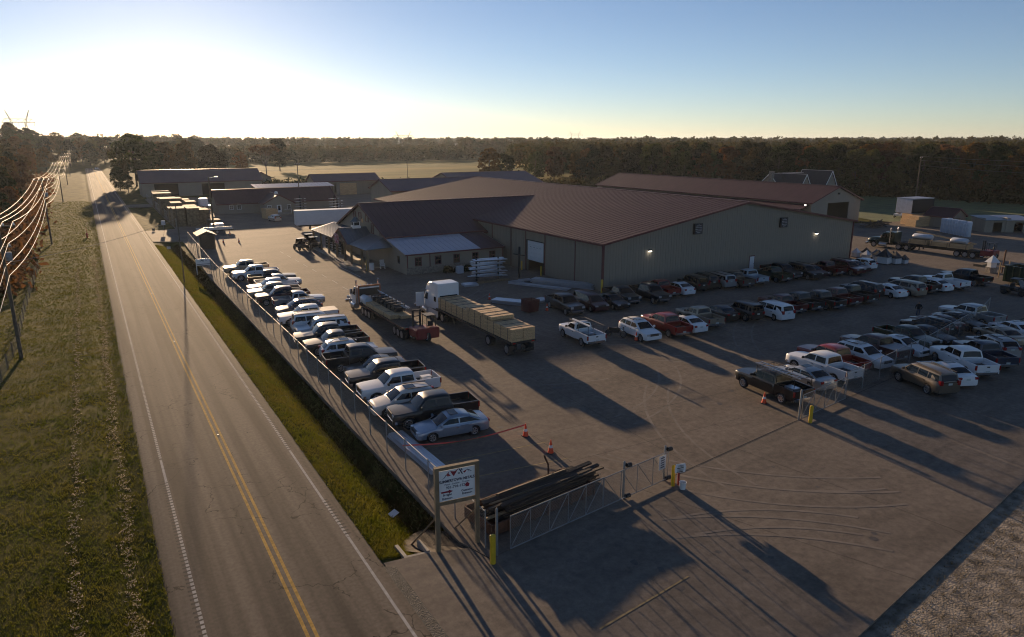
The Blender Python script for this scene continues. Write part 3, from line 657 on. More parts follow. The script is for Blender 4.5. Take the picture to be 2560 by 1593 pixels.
def vehicle(kind, colr, x, y, head, label, cat, group, roof=True, z=0.0, bump=None):
    S = SP[kind]; h = R(head)
    if roof: x, y = x - math.cos(h)*S['rc'], y - math.sin(h)*S['rc']
    nm = {'crew':'pickup_truck','crewcover':'pickup_truck','extcab':'pickup_truck','regcab':'pickup_truck','suv':'suv','boxsuv':'suv','crossover':'suv','minivan':'minivan','hatch':'hatchback_car','sedan':'sedan_car','coupe':'coupe_car'}[kind]
    t = thing(nm, label, cat, (x, y, z), h, group); P = PAINT[colr]
    def mt(k): return P if k == 'paint' else VM[k]
    for name, me, k, ch in S['parts']:
        if name == 'bumper' and bump: k = bump
        o = lnk(name, me, t, mt(k))
        if ch: lnk(ch[0], ch[1], o, mt(ch[2]))
    ty, ri = wheel_parts(S['wr'], .23 if S['wr'] < .38 else .27)
    for cx in S['wx']:
        for s in (1, -1):
            w = lnk('wheel', ty, t, M_tyre, (cx, s*(S['W']/2*.985 - .13), S['wr'])); lnk('rim', ri, w, M_rim)
    return t
ORD = ['first','second','third','fourth','fifth','sixth','seventh','eighth','ninth','tenth','eleventh','twelfth','thirteenth','fourteenth','fifteenth','sixteenth','seventeenth','eighteenth','nineteenth','twentieth','twenty-first','twenty-second']
KW = dict(crew='crew cab pickup', crewcover='covered-bed crew cab pickup', extcab='extended cab pickup', regcab='single cab pickup', suv='large boxy SUV', boxsuv='upright boxy off-roader', crossover='crossover', minivan='minivan', hatch='hatchback', sedan='sedan', coupe='low coupe')
CW = dict(skyb='pale blue', bluesil='blue-silver', darkred='dark red', green='dark green', blue='dark blue', gold='dull gold', navy='navy blue', pearl='pearl white')
CAT = dict(crew='pickup', crewcover='pickup', extcab='pickup', regcab='pickup', suv='SUV', boxsuv='SUV', crossover='SUV', minivan='minivan', hatch='car', sedan='car', coupe='car')
# kind, colour, x, y of the roof centre, nose towards the fence / out
rowA = [('sedan','bluesil',18.12,37.2,1),('crew','charcoal',17.9,39.9,1),('crossover','pearl',17.5,42.4,1),('crew','white',17.7,45.4,1),('crew','black',17.8,48.3,1),('sedan','charcoal',18.2,50.8,1),('crew','charcoal',17.3,53.3,0),
 ('crossover','white',16.7,56.2,0),('extcab','charcoal',17.1,58.7,1),('crew','black',17.2,61.3,1),('suv','white',18.2,64.0,1),('suv','white',16.9,66.6,0),('crewcover','white',17.7,69.6,1),('crossover','navy',18.4,73.6,1),
 ('extcab','silver',18.6,77.3,0),('crew','maroon',17.7,80.3,1),('crew','tan',17.4,83.2,1),('crew','white',17.9,86.0,1),('extcab','silver',19.0,88.7,0),('crew','charcoal',18.9,92.0,0),('crew','white',18.0,96.6,1),('crew','tan',17.7,101.4,1)]
for i, (k, c, x, y, f) in enumerate(rowA):
    vehicle(k, c, x, y, (175 if f else -5) + rnd.uniform(-2, 2), '%s %s %s along the road fence, %s from near end' % (CW.get(c, c), KW[k], 'nose-in' if f else 'backed-in', ORD[i]), CAT[k], 'vehicles parked in a row along the road fence')
rowB = [('crew','black',42.97,60.7,0),('minivan','maroon',46.15,60.9,0),('sedan','black',48.8,60.0,0),('extcab','charcoal',51.2,61.0,0),('crew','black',54.6,60.1,0),('extcab','red',57.6,61.6,1),('sedan','white',60.0,60.7,1),('boxsuv','black',63.0,61.0,1),('suv','charcoal',65.0,61.4,1),
 ('suv','silver',67.2,60.7,1),('extcab','brown',69.5,60.9,1),('extcab','skyb',72.4,61.1,1),('extcab','green',76.5,60.7,1),('crew','black',79.3,61.6,0),('suv','charcoal',81.6,60.3,0),('sedan','maroon',84.0,60.6,0),('extcab','darkred',86.6,59.9,1),('suv','darkred',89.4,59.4,0),('sedan','maroon',92.2,59.7,0),('hatch','white',94.9,59.4,1)]
for i, (k, c, x, y, f) in enumerate(rowB):
    vehicle(k, c, x, y, (84 if f else -96) + rnd.uniform(-2, 2), '%s %s, %s from left in the row below the warehouse gable' % (CW.get(c, c), KW[k], ORD[i]), CAT[k], 'vehicles parked below the warehouse gable')
rowC = [('crossover','white',43.0,49.06,0),('crew','red',46.3,48.4,1),('sedan','white',48.7,47.85,1),('extcab','tan',51.4,49.1,1),('coupe','black',55.0,49.4,1),('boxsuv','black',57.0,47.7,1),('minivan','white',59.9,46.6,1),('extcab','darkred',63.3,48.6,1),('extcab','charcoal',65.9,48.4,1),('extcab','black',68.6,47.7,1),
 ('extcab','darkred',71.6,47.8,1),('regcab','black',74.4,47.8,1),('suv','black',77.4,47.8,1),('sedan','white',80.3,46.9,1),('minivan','tan',83.0,46.1,1),('crew','black',86.0,47.1,1),('sedan','white',88.4,46.0,1),('regcab','white',91.2,46.4,1),('crew','black',96.3,46.3,1)]
for i, (k, c, x, y, f) in enumerate(rowC):
    vehicle(k, c, x, y, (84 if f else -96) + rnd.uniform(-2, 2), '%s %s, %s from left in the middle row of the yard' % (CW.get(c, c), KW[k], ORD[i]), CAT[k], 'vehicles parked in the middle row of the yard')
rowD = [('crew','black',41.1,31.6,1),('sedan','silver',45.0,31.6,1),('crew','white',48.0,32.4,1),('crew','red',50.4,33.3,1),('crossover','white',53.5,33.4,0),('crewcover','maroon',56.4,33.4,1),('sedan','white',59.3,33.3,0),('extcab','green',61.8,33.9,0),('coupe','charcoal',65.0,34.2,0),('crossover','black',67.5,34.5,1),('sedan','maroon',70.1,35.4,1),('sedan','charcoal',72.5,35.3,0),('crew','silver',75.7,35.3,1)]
for i, (k, c, x, y, f) in enumerate(rowD):
    vehicle(k, c, x, y, (84 if f else -96) + rnd.uniform(-2, 2), '%s %s, %s from the gate just inside the right-hand fence' % (CW.get(c, c), KW[k], ORD[i]), CAT[k], 'vehicles parked inside the right-hand fence')
rowE = [('suv','brown',51.8,26.1,70),('sedan','white',55.1,26.6,66),('crew','white',59.0,27.6,62),('extcab','blue',62.6,27.8,62),('crossover','silver',65.6,28.1,62),('sedan','tan',70.2,29.9,64),('sedan','white',73.6,30.2,64)]
for i, (k, c, x, y, hd_) in enumerate(rowE):
    vehicle(k, c, x, y, hd_, '%s %s, %s from gate in the angled row outside the fence' % (CW.get(c, c), KW[k], ORD[i]), CAT[k], 'vehicles parked outside the right-hand fence')
wp = vehicle('regcab', 'white', 37.5, 50.2, 84.7, 'white single cab work pickup with a rack and pipe, standing alone in the yard', 'pickup', None, roof=False)
vehicle('sedan', 'white', 6.9, 520, -90, 'tiny white car far off on the road crest', 'car', None, roof=False)
vehicle('hatch', 'silver', 36.0, 166, 100, 'silver car parked in the shade by the porch of the red-roofed office', 'car', None, roof=False)
# racks and ladder
def rack(t, x0, x1, zt):
    m = MB()
    for x in (x0, (x0+x1)/2, x1):
        for s in (1, -1): m.cyl((x, s*.82, 1.2 if x < .2 else 1.5), (x, s*.82, zt), .025, n=6)
        m.cyl((x, -.86, zt), (x, .86, zt), .025, n=6)
    for s in (1, -1): m.cyl((x0, s*.82, zt), (x1, s*.82, zt), .025, n=6)
    m.build('ladder_rack', M_black, t)
rack(wp, -2.5, .9, 1.98)
m = MB(); m.cyl((-2.7,.75,2.08), (.3,.75,2.08), .09, n=8)
tag(m.build('pipe', M_white, loc=wp.location, rot=wp.rotation_euler), 'long white plastic pipe lying on the rack of the white work pickup', 'pipe')
m = MB(); m.box(-1.5,-.6,-.5,.3,.78,1.05)
tag(m.build('tool_box', M_alu, loc=wp.location, rot=wp.rotation_euler, bevel=.03), 'grey tool box in the bed of the white work pickup', 'box')
d1 = [o for o in col.objects if o.get('label', '').startswith('black crew cab pickup, first from the gate')][0]
rack(d1, -2.7, .8, 2.06)
lad = thing('ladder', 'aluminium ladder lying on the roof rack of the black pickup by the gate', 'ladder', d1.location, d1.rotation_euler.z)
for s in (.1, .62):
    q = MB(); q.bar((-3.0, s, 2.14), (1.2, s, 2.14), .05, .08); q.build('rail', M_alu, lad)
q = MB(); q.cyl((0,.1,0), (0,.62,0), .018, n=6); rung = q.mesh('rung')
for i in range(13): lnk('rung', rung, lad, M_alu, (-2.8 + .32*i, 0, 2.14))
m = MB(); m.box(-2.3,-1.4,-.3,.35,.78,1.15)
tag(m.build('tool_box', M_alu, loc=d1.location, rot=d1.rotation_euler, bevel=.03), 'aluminium tool box in the bed of the black pickup by the gate', 'box')
# cooler in the bed of the white crew cab in the fence row
m = MB(); m.tbox((0,0,.24), (.75,.45,.46), .94); m.box(-.39,.39,-.24,.24,.47,.52)
tag(m.build('cooler', M_white, loc=(19.55,45.0,.78), bevel=.02), 'white cooler in the bed of the white pickup by the road fence', 'cooler')
# ---------------------------------------------------------------- heavy trucks
def put_wheels(t, xs_, y, r=.50, w=.28, dual=False):
    ty, ri = wheel_parts(r, w, 10)
    for x in xs_:
        for s in (1, -1):
            for k in ((0, -.31) if dual else (0,)):
                o = lnk('wheel', ty, t, M_tyre, (x, s*(y + k), r)); lnk('rim', ri, o, M_rim)
def tractor(label, loc, head, cabm, stripe, sleeper, conv=True, wx=(5.0, .65, -.65), tall=True):
    "nose towards +x; origin under the rear axles"
    t = thing('semi_tractor', label, 'truck', loc, R(head))
    f = MB(); 
    for s in (1, -1): f.box(-1.4, 5.4, s*.42-.06, s*.42+.06, .62, .86)
    f.build('frame', M_black, t)
    put_wheels(t, wx[:1], 1.02); put_wheels(t, wx[1:], 1.05, dual=True)
    h = MB(); nose = 6.2
    prof = [(3.85,1.0,1.75),(4.6,.98,1.72),(5.6,.88,1.60),(nose-.12,.80,1.45),(nose,.76,1.25)]
    for x, y, z in prof: h.v += [(x, y, .75), (x, y, z-.25), (x, y*.8, z-.03), (x, 0, z+.04), (x, -y*.8, z-.03), (x, -y, z-.25), (x, -y, .75)]
    for i in range(4): h.f += [(i*7+j, i*7+j+1, (i+1)*7+j+1, (i+1)*7+j) for j in range(6)]
    h.f += [tuple(range(7)), tuple(28+j for j in range(7))[::-1]]
    h.build('hood', cabm, t, smooth=40)
    for s in (1, -1):
        q = MB(); pl = [(wx[0] + .72*math.cos(a), .52 + .68*math.sin(a)) for a in [math.pi*k/8 for k in range(9)]]
        q.ext([(x, s*.78, z) for x, z in pl] + [(wx[0] + .62*math.cos(a), s*.78, .52 + .58*math.sin(a)) for a in [math.pi*k/8 for k in range(8, -1, -1)]], (0, s*.42, 0))
        q.build('fender', cabm, t)
        q = MB(); q.tbox((nose-.1, s*.92, .98), (.22,.26,.26), .9); q.build('headlight', M_headl, t, bevel=.02)
    q = MB(); q.box(nose-.05, nose+.22, -1.18, 1.18, .38, .68); q.build('bumper', M_chrome, t, bevel=.04)
    q = MB(); q.box(nose-.02, nose+.04, -.6, .6, .75, 1.42)
    gr = q.build('grille', M_chrome, t)
    q = MB()
    for k in range(7): q.box(nose+.042, nose+.05, -.52+.16*k, -.44+.16*k, .8, 1.38)
    q.build('grille_slot', M_black, gr)
    # cab
    x0, x1, zr = 2.35, 3.9, 2.72
    c = MB(); sec = [(x1, 1.12, 1.74), (x1-.45, 1.08, zr-.1), (x1-.75, 1.06, zr), (x0, 1.08, zr+.02)]
    for x, y, z in sec:
        c.v += [(x if z > 1.8 else x, 1.18, .95), (x if z > 1.8 else x, 1.18, 1.72), (x, y, z-.06 if z > 1.8 else 1.73), (x, y*.85, z), (x, -y*.85, z), (x, -y, z-.06 if z > 1.8 else 1.73), (x, -1.18, 1.72), (x, -1.18, .95)]
    for i in range(3): c.f += [(i*8+j, i*8+j+1, (i+1)*8+j+1, (i+1)*8+j) for j in range(7)]
    c.f += [tuple(range(8)), tuple(24+j for j in range(8))[::-1]]
    cab = c.build('cab', cabm, t, smooth=35)
    q = MB(); q.quad((x1-.02,-1.0,1.80),(x1-.02,1.0,1.80),(x1-.42,.95,zr-.16),(x1-.42,-.95,zr-.16)); q2 = q.mesh('windshield', recalc=False); lnk('windshield', q2, t, VM['glass'], (.03,0,.02))
    for s in (1, -1):
        q = MB(); q.quad(*[(x, s*(1.195-(z-1.7)*.10), z) for x, z in [(x1-.25,1.78),(x1-.62,2.45),(x0+.45,2.45),(x0+.45,1.78)]]); q.build('side_window', VM['glass'], t, recalc=False)
        q = MB(); q.box(x1-.35, x1-.2, s*1.35-.14, s*1.35+.14, 1.75, 2.35); q.bar((x1-.28, s*1.15, 2.05), (x1-.28, s*1.3, 2.05), .04); q.build('side_mirror', M_chrome if not tall else cabm, t, bevel=.02)
        q = MB(); q.cyl((2.7, s*1.12, .62), (3.9, s*1.12, .62), .32, n=14); q.build('fuel_tank', M_alu, t, smooth=40)
        q = MB(); q.box(2.5, 3.9, s*1.14-.12, s*1.14+.12, .96, 1.02); q.build('step', M_alu, t)
    sl = 2.35
    if sleeper:
        sl = 2.35 - sleeper; zt = 3.85 if tall else 2.82
        q = MB()
        if tall:
            pl = [(2.36,1.0),(2.36,2.7),(3.35,2.78),(2.95,3.35),(2.3,3.78),(1.6,zt),(sl,zt-.03),(sl,1.0)]
        else: pl = [(2.36,1.0),(2.36,2.76),(2.3,zt),(sl,zt),(sl,1.0)]
        q.ext([(x, -1.2, z) for x, z in pl], (0, 2.4, 0)); so = q.build('sleeper', cabm, t, bevel=.07, smooth=35)
        for s in (1, -1):
            q = MB(); q.quad(*[(x, s*1.212, z) for x, z in [(sl+.5,1.9),(sl+1.0,1.9),(sl+1.0,2.4),(sl+.5,2.4)]]); q.build('side_window', VM['glass'], so, recalc=False)
        if stripe:
            q = MB(); q.box(sl-.02, sl-.008, -1.0, 1.0, 1.15, 2.6); q.build('back_panel', stripe, so)
        if tall:
            for s in (1, -1):
                q = MB(); q.box(-.2, sl-.03, s*1.0-.02, s*1.0+.02, .9, 1.0); q.ext([(4.4, s*1.17, .35), (-.9+1.2, s*1.17, .35), (.3, s*1.17, 1.0), (2.3, s*1.17, 1.0)], (0, s*.05, 0)); q.build('side_skirt', cabm, t)
    if not tall:
        for s in (1, -1):
            q = MB(); q.cyl((2.2 if sleeper else 2.25, s*1.22, .9), (2.2, s*1.22, 3.25), .085, n=10); q.cyl((2.2, s*1.22, 3.25), (2.08, s*1.22, 3.5), .085, .08, n=10); q.build('exhaust_stack', M_chrome, t, smooth=40)
        q = MB()
        for k in range(5): q.tbox((x1-.75, -.8+.4*k, zr+.06), (.12,.1,.09), .6)
        q.build('roof_marker_lights', M_headl, t)
    q = MB(); q.cyl((-.0,0,.9), (.0,0,1.08), .5, n=14); q.build('fifth_wheel', M_black, t)
    for s in (1, -1):
        q = MB(); q.box(-1.3, 1.3, s*1.05-.33, s*1.05+.33, 1.09, 1.12); q.build('mud_guard', M_black, t)
    return t
def flatbed(label, loc, head, L, axles, deckm=M_woodold, z=1.32, side=M_black):
    "front end at x = 0, trailer runs to x = -L"
    t = thing('flatbed_trailer', label, 'trailer', loc, R(head))
    for k in range(6):
        q = MB(); y0 = -1.25 + k*2.5/6; q.box(-L, 0, y0+.006, y0+2.5/6-.006, z-.05, z); q.build('deck_plank', deckm, t)
    for s in (1, -1):
        q = MB(); q.box(-L, 0, s*1.29-.035, s*1.29+.035, z-.16, z+.01); q.build('side_rail', side, t)
        q = MB(); q.box(-L+.3, -.4, s*.5-.07, s*.5+.07, z-.55, z-.06); q.build('main_beam', M_black, t)
        q = MB(); q.box(-3.2, -3.05, s*.75-.07, s*.75+.07, .35, z-.06); q.cbox((-3.12, s*.75, .33), (.3,.25,.05)); q.build('landing_leg', M_black, t)
    q = MB(); q.box(-L-.06, -L+.04, -1.2, 1.2, z-.2, z+.01); q.box(-L-.05, -L+.05, -1.1, 1.1, .5, .62)
    for s in (1, -1): q.box(-L-.03, -L+.03, s*.7-.05, s*.7+.05, .6, z-.15)
    q.build('rear_bumper', M_black, t)
    for s in (1, -1):
        q = MB(); q.cbox((-L-.07, s*.95, z-.1), (.03,.28,.12)); q.build('tail_light', M_tail, t)
        q = MB(); q.box(-L+.25, -L+.27, s*.95-.3, s*.95+.3, .25, .95); q.build('mud_flap', M_black, t)
    put_wheels(t, axles, 1.02, dual=True)
    return t
def bundle(name, label, cat, loc, rz, dims, layers, mat, group=None, straps=(), loc_z=True):
    "a pack of boards: one part per layer, plus strapping bands"
    t = thing(name, label, cat, loc, rz, group); lx, ly, lz = dims; h = lz/layers
    for k in range(layers):
        q = MB(); e = rnd.uniform(-.02, .02); q.box(-lx/2+e, lx/2+e, -ly/2+rnd.uniform(0,.015), ly/2-rnd.uniform(0,.015), k*h+.014, (k+1)*h-.014); q.build('board_layer', mat, t)
    for s in straps:
        q = MB(); q.box(s-.025, s+.025, -ly/2-.008, ly/2+.008, .0, lz+.012); q.build('strap', M_black, t)
    return t
def forklift(label, loc, head, body=M_red):
    t = thing('truck_mounted_forklift', label, 'forklift', loc, R(head))
    q = MB(); q.box(-.9,.9,-1.15,1.15,.45,1.15); q.box(-.95,-.45,-1.1,1.1,.25,1.25); q.box(.2,.95,-1.1,-.55,.3,1.0); q.box(.2,.95,.55,1.1,.3,1.0); q.build('body', body, t, bevel=.06)
    for s in (-.85, .85):
        ty, ri = wheel_parts(.42, .3, 5); o = lnk('wheel', ty, t, M_tyre, (.65, s*1.05, .45)); lnk('rim', ri, o, M_white)
    ty, ri = wheel_parts(.42, .3, 5); o = lnk('wheel', ty, t, M_tyre, (-.85, 0, .42)); lnk('rim', ri, o, M_white)
    q = MB()
    for x in (-.45, .55):
        for y in (-.95, -.1): q.bar((x, y, 1.1), (x, y, 2.25), .06)
    q.box(-.5,.62,-1.0,-.05,2.25,2.31); q.build('overhead_guard', M_black, t)
    q = MB()
    for y in (.05, .75): q.bar((.75, y, .6), (.75, y, 2.7), .13, .16)
    for z in (.8, 1.5, 2.1, 2.65): q.bar((.75, .05, z), (.75, .75, z), .09)
    q.build('mast', M_black, t)
    q = MB()
    for y in (.1, .7): q.bar((.9, y, 1.0), (2.1, y, 1.0), .12, .06)
    q.build('fork', M_black, t)
    q = MB(); q.cbox((-.1,-.5,1.3), (.45,.5,.12)); q.cbox((-.33,-.5,1.55), (.1,.5,.45)); q.build('seat', M_black, t, bevel=.03)
    return t
M_org = pm('orange_headache_rack', (.33,.10,.035), .5, 0, .15, 2)
# truck one: orange rack, mixed load, forklift at the tail
tractor('white long-nose tractor with chrome stacks and an orange rack, left of the two trucks', (24.55,69.2,0), 90, PAINT['white'], None, .0, tall=False, wx=(4.2,.65,-.65))
h1 = thing('headache_rack', 'orange steel cab guard behind the long-nose tractor', 'cab guard', (24.55,70.75,0), R(90))
q = MB(); q.box(-.06,.06,-1.25,-1.13,.9,2.9); q.box(-.06,.06,1.13,1.25,.9,2.9); q.box(-.06,.06,-1.25,1.25,2.9,3.05); q.build('frame', M_org, h1)
q = MB(); q.box(-.02,.02,-1.13,1.13,1.9,2.9); q.build('mesh_plate', M_black, h1)
q = MB(); q.box(-.09,-.06,-1.1,1.1,2.7,2.84); q.build('light_bar', M_offw, h1)
flatbed('dark flatbed trailer with mixed steel and lumber and a red forklift behind', (24.5,70.4,0), 90, 12.2, (-9.6,-10.5,-11.4,-1.6,-2.6), side=M_rust)
bundle('lumber_pack', 'long pale lumber pack along the road side of the trailer that carries the forklift', 'lumber', (23.75,65.5,1.33), R(90), (7.6,.9,.42), 3, M_wood, straps=(-2.2,.8))
bundle('lumber_pack', 'lower lumber pack beside dark steel on the forklift trailer', 'lumber', (24.85,65.3,1.33), R(90), (8.0,1.1,.3), 2, M_wood)
for k in range(6):
    q = MB(); y0 = 68.6 - k*1.05
    for a in (-.55, .55):
        q.bar((a, -.5, 0), (a, -.5, .75+.08*(k % 2)), .07); q.bar((a, .45, 0), (a, .45, .62), .07)
    q.bar((-.6,-.5,.78), (.6,-.5,.78), .1); q.bar((-.6,.45,.6), (.6,.45,.6), .1); q.bar((-.5,-.5,.5), (.5,.45,.2), .09); q.box(-.5,.5,-.4,.4,.04,.42)
    tag(q.build('steel_frame', M_black, loc=(24.75, y0, 1.64)), 'dark welded steel frame in the load, %s behind the orange rack' % ORD[k], 'steel frame', 'steel frames on the forklift trailer')
q = MB(); q.lathe([(.0,-.75),(.42,-.75),(.45,-.7),(.45,.7),(.42,.75),(0,.75)], 14, 'x')
tag(q.build('wrapped_roll', M_wrap, loc=(23.6,69.2,1.62+.18), smooth=40, rot=(0,0,R(90))), 'white wrapped roll right behind the long-nose tractor', 'roll')
q = MB(); 
for k in range(9): q.bar((.04*math.sin(k*2), .07*k, .02*k), (.2*math.cos(k), -7.5 + .3*math.sin(k*3), -.25+.02*k), .05)
tag(q.build('sheet_trim_bundle', M_sheet, loc=(25.35,69.8,2.3)), 'loose shiny trim lengths sloping along the yard side of the forklift trailer', 'metal trim')
forklift('red truck-mounted forklift hanging off the tail of the left trailer', (24.9,57.3,.25), 90)

# truck two: white sleeper with a full lumber load
tractor('white high-roof sleeper tractor with its door open, pulling the lumber load', (30.45,63.4,0), 90, PAINT['white'], M_dark, 2.2, wx=(4.6,.65,-.65))
q = MB(); q.box(0,.9,0,.07,.95,2.45)
dr = tag(q.build('open_cab_door', PAINT['white'], loc=(29.25,67.0,0), rot=(0,0,R(165)), bevel=.02), 'white cab door swung open on the sleeper tractor', 'truck door')
flatbed('long flatbed trailer loaded with pale lumber packs in the middle of the yard', (30.45,63.9,0), 90, 14.9, (-10.7,-14.0))
yy = 63.6
for i, ln in enumerate((2.44,2.44,2.44,2.44,2.44,2.44)):
    for j, x in enumerate((29.85, 31.05)):
        bundle('lumber_pack', 'pale lumber pack on the %s side of the long flatbed, %s from the cab' % (('road','warehouse')[j], ORD[i]), 'lumber', (x, yy-ln/2, 1.335), R(90), (ln-.05,1.17,1.15 if i < 4 else 1.12), 4, M_wood, 'lumber packs on the long flatbed', straps=(-.55,.62))
    yy -= ln
for i, y0 in enumerate((56.1, 53.65)):
    for j, x in enumerate((29.85, 31.05)):
        bundle('lumber_pack', 'top-tier lumber pack on the %s side of the long flatbed, %s of the raised pair' % (('road','warehouse')[j], ('front','rear')[i]), 'lumber', (x, y0, 2.49), R(90), (2.38,1.17,.32), 1, M_wood, 'lumber packs on the long flatbed', straps=(-.5,.5))
# truck three: far right, green cab
tractor('dark green tractor with chrome stacks on the far right side of the yard', (117.9,67.0,0), 95, PAINT['green'], None, .9, tall=False, wx=(4.9,.65,-.65))
flatbed('flatbed trailer with lumber and wrapped bundles behind the dark green tractor', (117.85,67.6,0), 95, 12.3, (-9.0,-10.2,-11.3), z=1.3)
for i, y0 in enumerate((64.6, 61.2, 58.4)):
    bundle('lumber_pack', 'lumber pack on the dark green truck, %s from its cab' % ORD[i], 'lumber', (117.75-.09*(66-y0)*-.5, y0, 1.32), R(95), (2.9,2.1,.75), 4, M_wood, 'lumber packs on the dark green truck', straps=(-1.2,1.2))
for i, (y0, lx) in enumerate(((64.4,3.0),(58.6,2.4))):
    q = MB(); q.lathe([(.0,-.5),(.4,-.48),(.5,-.4),(.5,.4),(.4,.48),(0,.5)], 12, 'x'); 
    for v_i, v_ in enumerate(q.v): q.v[v_i] = (v_[0]*lx, v_[1]*1.6 + .05*math.sin(v_i*3), v_[2]*.9 + .05*math.sin(v_i*5))
    tag(q.build('wrapped_bale', M_wrap, loc=(118.0, y0, 2.5), rot=(0,0,R(95)), smooth=50), 'white plastic wrapped bale on the dark green truck, %s' % ('nearer its cab' if i == 0 else 'nearer its tail'), 'bale', 'wrapped bales on the dark green truck')
q = MB(); q.bar((0,0,0), (0,-9.5,-1.0), .12); q.bar((.5,0,.05), (.5,-9.5,-.95), .1)
tag(q.build('long_beam', M_wood, loc=(118.6,66.0,3.1)), 'long pale beam lying over the load of the dark green truck', 'beam')
forklift('red truck-mounted forklift on the tail of the dark green truck', (118.9,54.4,.25), 95)

# box trailer by the store and utility vehicles
t = thing('box_trailer', 'white box trailer standing behind the store porch', 'trailer', (43.0,146.6,0), R(-6))
q = MB(); q.box(-7,7,-1.25,1.25,1.0,3.9); q.build('box', M_offw, t, bevel=.04)
q = MB(); q.box(-7.03,7.03,-1.28,1.28,3.9,3.98); q.build('roof_cap', M_white, t)
q = MB(); q.box(-6.5,6.5,-.8,.8,.7,.99); q.build('chassis', M_black, t)
put_wheels(t, (4.6,5.8), 1.0); q = MB(); q.box(-4.2,-4.0,-.9,-.7,0,1.0); q.box(-4.2,-4.0,.7,.9,0,1.0); q.build('landing_leg', M_black, t)
def utv(label, loc, head, roofm):
    t = thing('utility_vehicle', label, 'utility vehicle', loc, R(head))
    q = MB(); q.ext([(x, -.72, z) for x, z in [(-1.4,.45),(-1.4,.95),(-.3,.95),(-.3,.6),(.5,.6),(.55,1.05),(1.3,.9),(1.45,.6),(1.4,.45)]], (0,1.44,0)); q.build('body', M_black, t, bevel=.03)
    q = MB()
    for s in (1, -1): q.tube([(.75,s*.66,1.0),(.3,s*.62,1.85),(-.45,s*.62,1.88),(-.6,s*.66,.95)], .03)
    q.bar((.3,-.62,1.85),(.3,.62,1.85),.05); q.bar((-.45,-.62,1.88),(-.45,.62,1.88),.05); q.build('roll_cage', M_black, t)
    q = MB(); q.box(-.55,.42,-.7,.7,1.9,1.96); q.build('roof', roofm, t, bevel=.02)
    q = MB(); q.quad((.72,-.6,1.08),(.72,.6,1.08),(.36,.58,1.8),(.36,-.58,1.8)); q.build('windshield', VM['glass'], t, recalc=False)
    q = MB(); q.cbox((-.15,0,.8), (.5,1.2,.12)); q.cbox((-.38,0,1.1), (.1,1.2,.5)); q.build('seat', M_black, t, bevel=.02)
    for s in (1, -1):
        q = MB(); q.cbox((1.36, s*.5, .82), (.08,.24,.1)); q.build('headlight', M_headl, t)
    ty, ri = wheel_parts(.34, .26, 5)
    for x in (1.0, -.95):
        for s in (1, -1): o = lnk('wheel', ty, t, M_tyre, (x, s*.72, .34)); lnk('rim', ri, o, M_black)
    return t
utv('dark utility vehicle in the sun left of the store porch', (29.9,119.6,0), 100, M_offw)
utv('utility vehicle with a pale roof next to the store porch', (32.2,120.2,0), 95, M_white)
utv('utility vehicle standing behind two others by the store porch', (32.6,124.5,0), 92, M_offw)
utv('black utility vehicle near the right edge between the yard rows', (94.2,39.6,0), -88, M_black)
# motorcycle
t = thing('motorcycle', 'dark motorcycle leaning beside the white work pickup', 'motorcycle', (41.1,49.6,0), R(-60))
ty, ri = wheel_parts(.33, .14, 8)
for x in (.75, -.72): o = lnk('wheel', ty, t, M_tyre, (x, 0, .33)); lnk('rim', ri, o, M_chrome)
q = MB(); q.ext([(-.6,-.13,.45),(-.2,-.13,.35),(.3,-.13,.4),(.45,-.13,.8),(.1,-.13,.98),(-.2,-.13,.78),(-.75,-.13,.8)], (0,.26,0)); q.build('body', M_black, t, bevel=.04)
q = MB(); q.tube([(.75,0,.33),(.48,0,1.0)], .04); q.tube([(.45,-.38,1.12),(.5,-.1,1.02),(.5,.1,1.02),(.45,.38,1.12)], .02); q.build('fork_and_handlebar', M_chrome, t)
q = MB(); q.cbox((-.35,0,.84), (.7,.28,.1)); q.build('seat', M_black, t, bevel=.03)
q = MB(); q.tube([(.2,.17,.35),(-.9,.19,.32)], .05); q.build('exhaust', M_chrome, t)
q = MB(); q.lathe([(0,-.08),(.1,-.06),(.1,.05),(0,.07)], 10, 'x'); q.build('headlight', M_headl, t, (.62,0,.92))
# ---------------------------------------------------------------- buildings
def wallx(mb, x0, x1, y, th, z0, z1, ops=()):
    "wall along X at y (outer face at y, thickness th inward) with rectangular openings (a0,a1,b0,b1)"
    c = x0
    lo, hi = min(y, y+th), max(y, y+th)
    for a0, a1, b0, b1 in sorted(ops):
        mb.box(c, a0, lo, hi, z0, z1)
        if b0 > z0 + .01: mb.box(a0, a1, lo, hi, z0, b0)
        if b1 < z1 - .01: mb.box(a0, a1, lo, hi, b1, z1)
        c = a1
    mb.box(c, x1, lo, hi, z0, z1)
def wally(mb, y0, y1, x, th, z0, z1, ops=()):
    c = y0; lo, hi = min(x, x+th), max(x, x+th)
    for a0, a1, b0, b1 in sorted(ops):
        mb.box(lo, hi, c, a0, z0, z1)
        if b0 > z0 + .01: mb.box(lo, hi, a0, a1, z0, b0)
        if b1 < z1 - .01: mb.box(lo, hi, a0, a1, b1, z1)
        c = a1
    mb.box(lo, hi, c, y1, z0, z1)
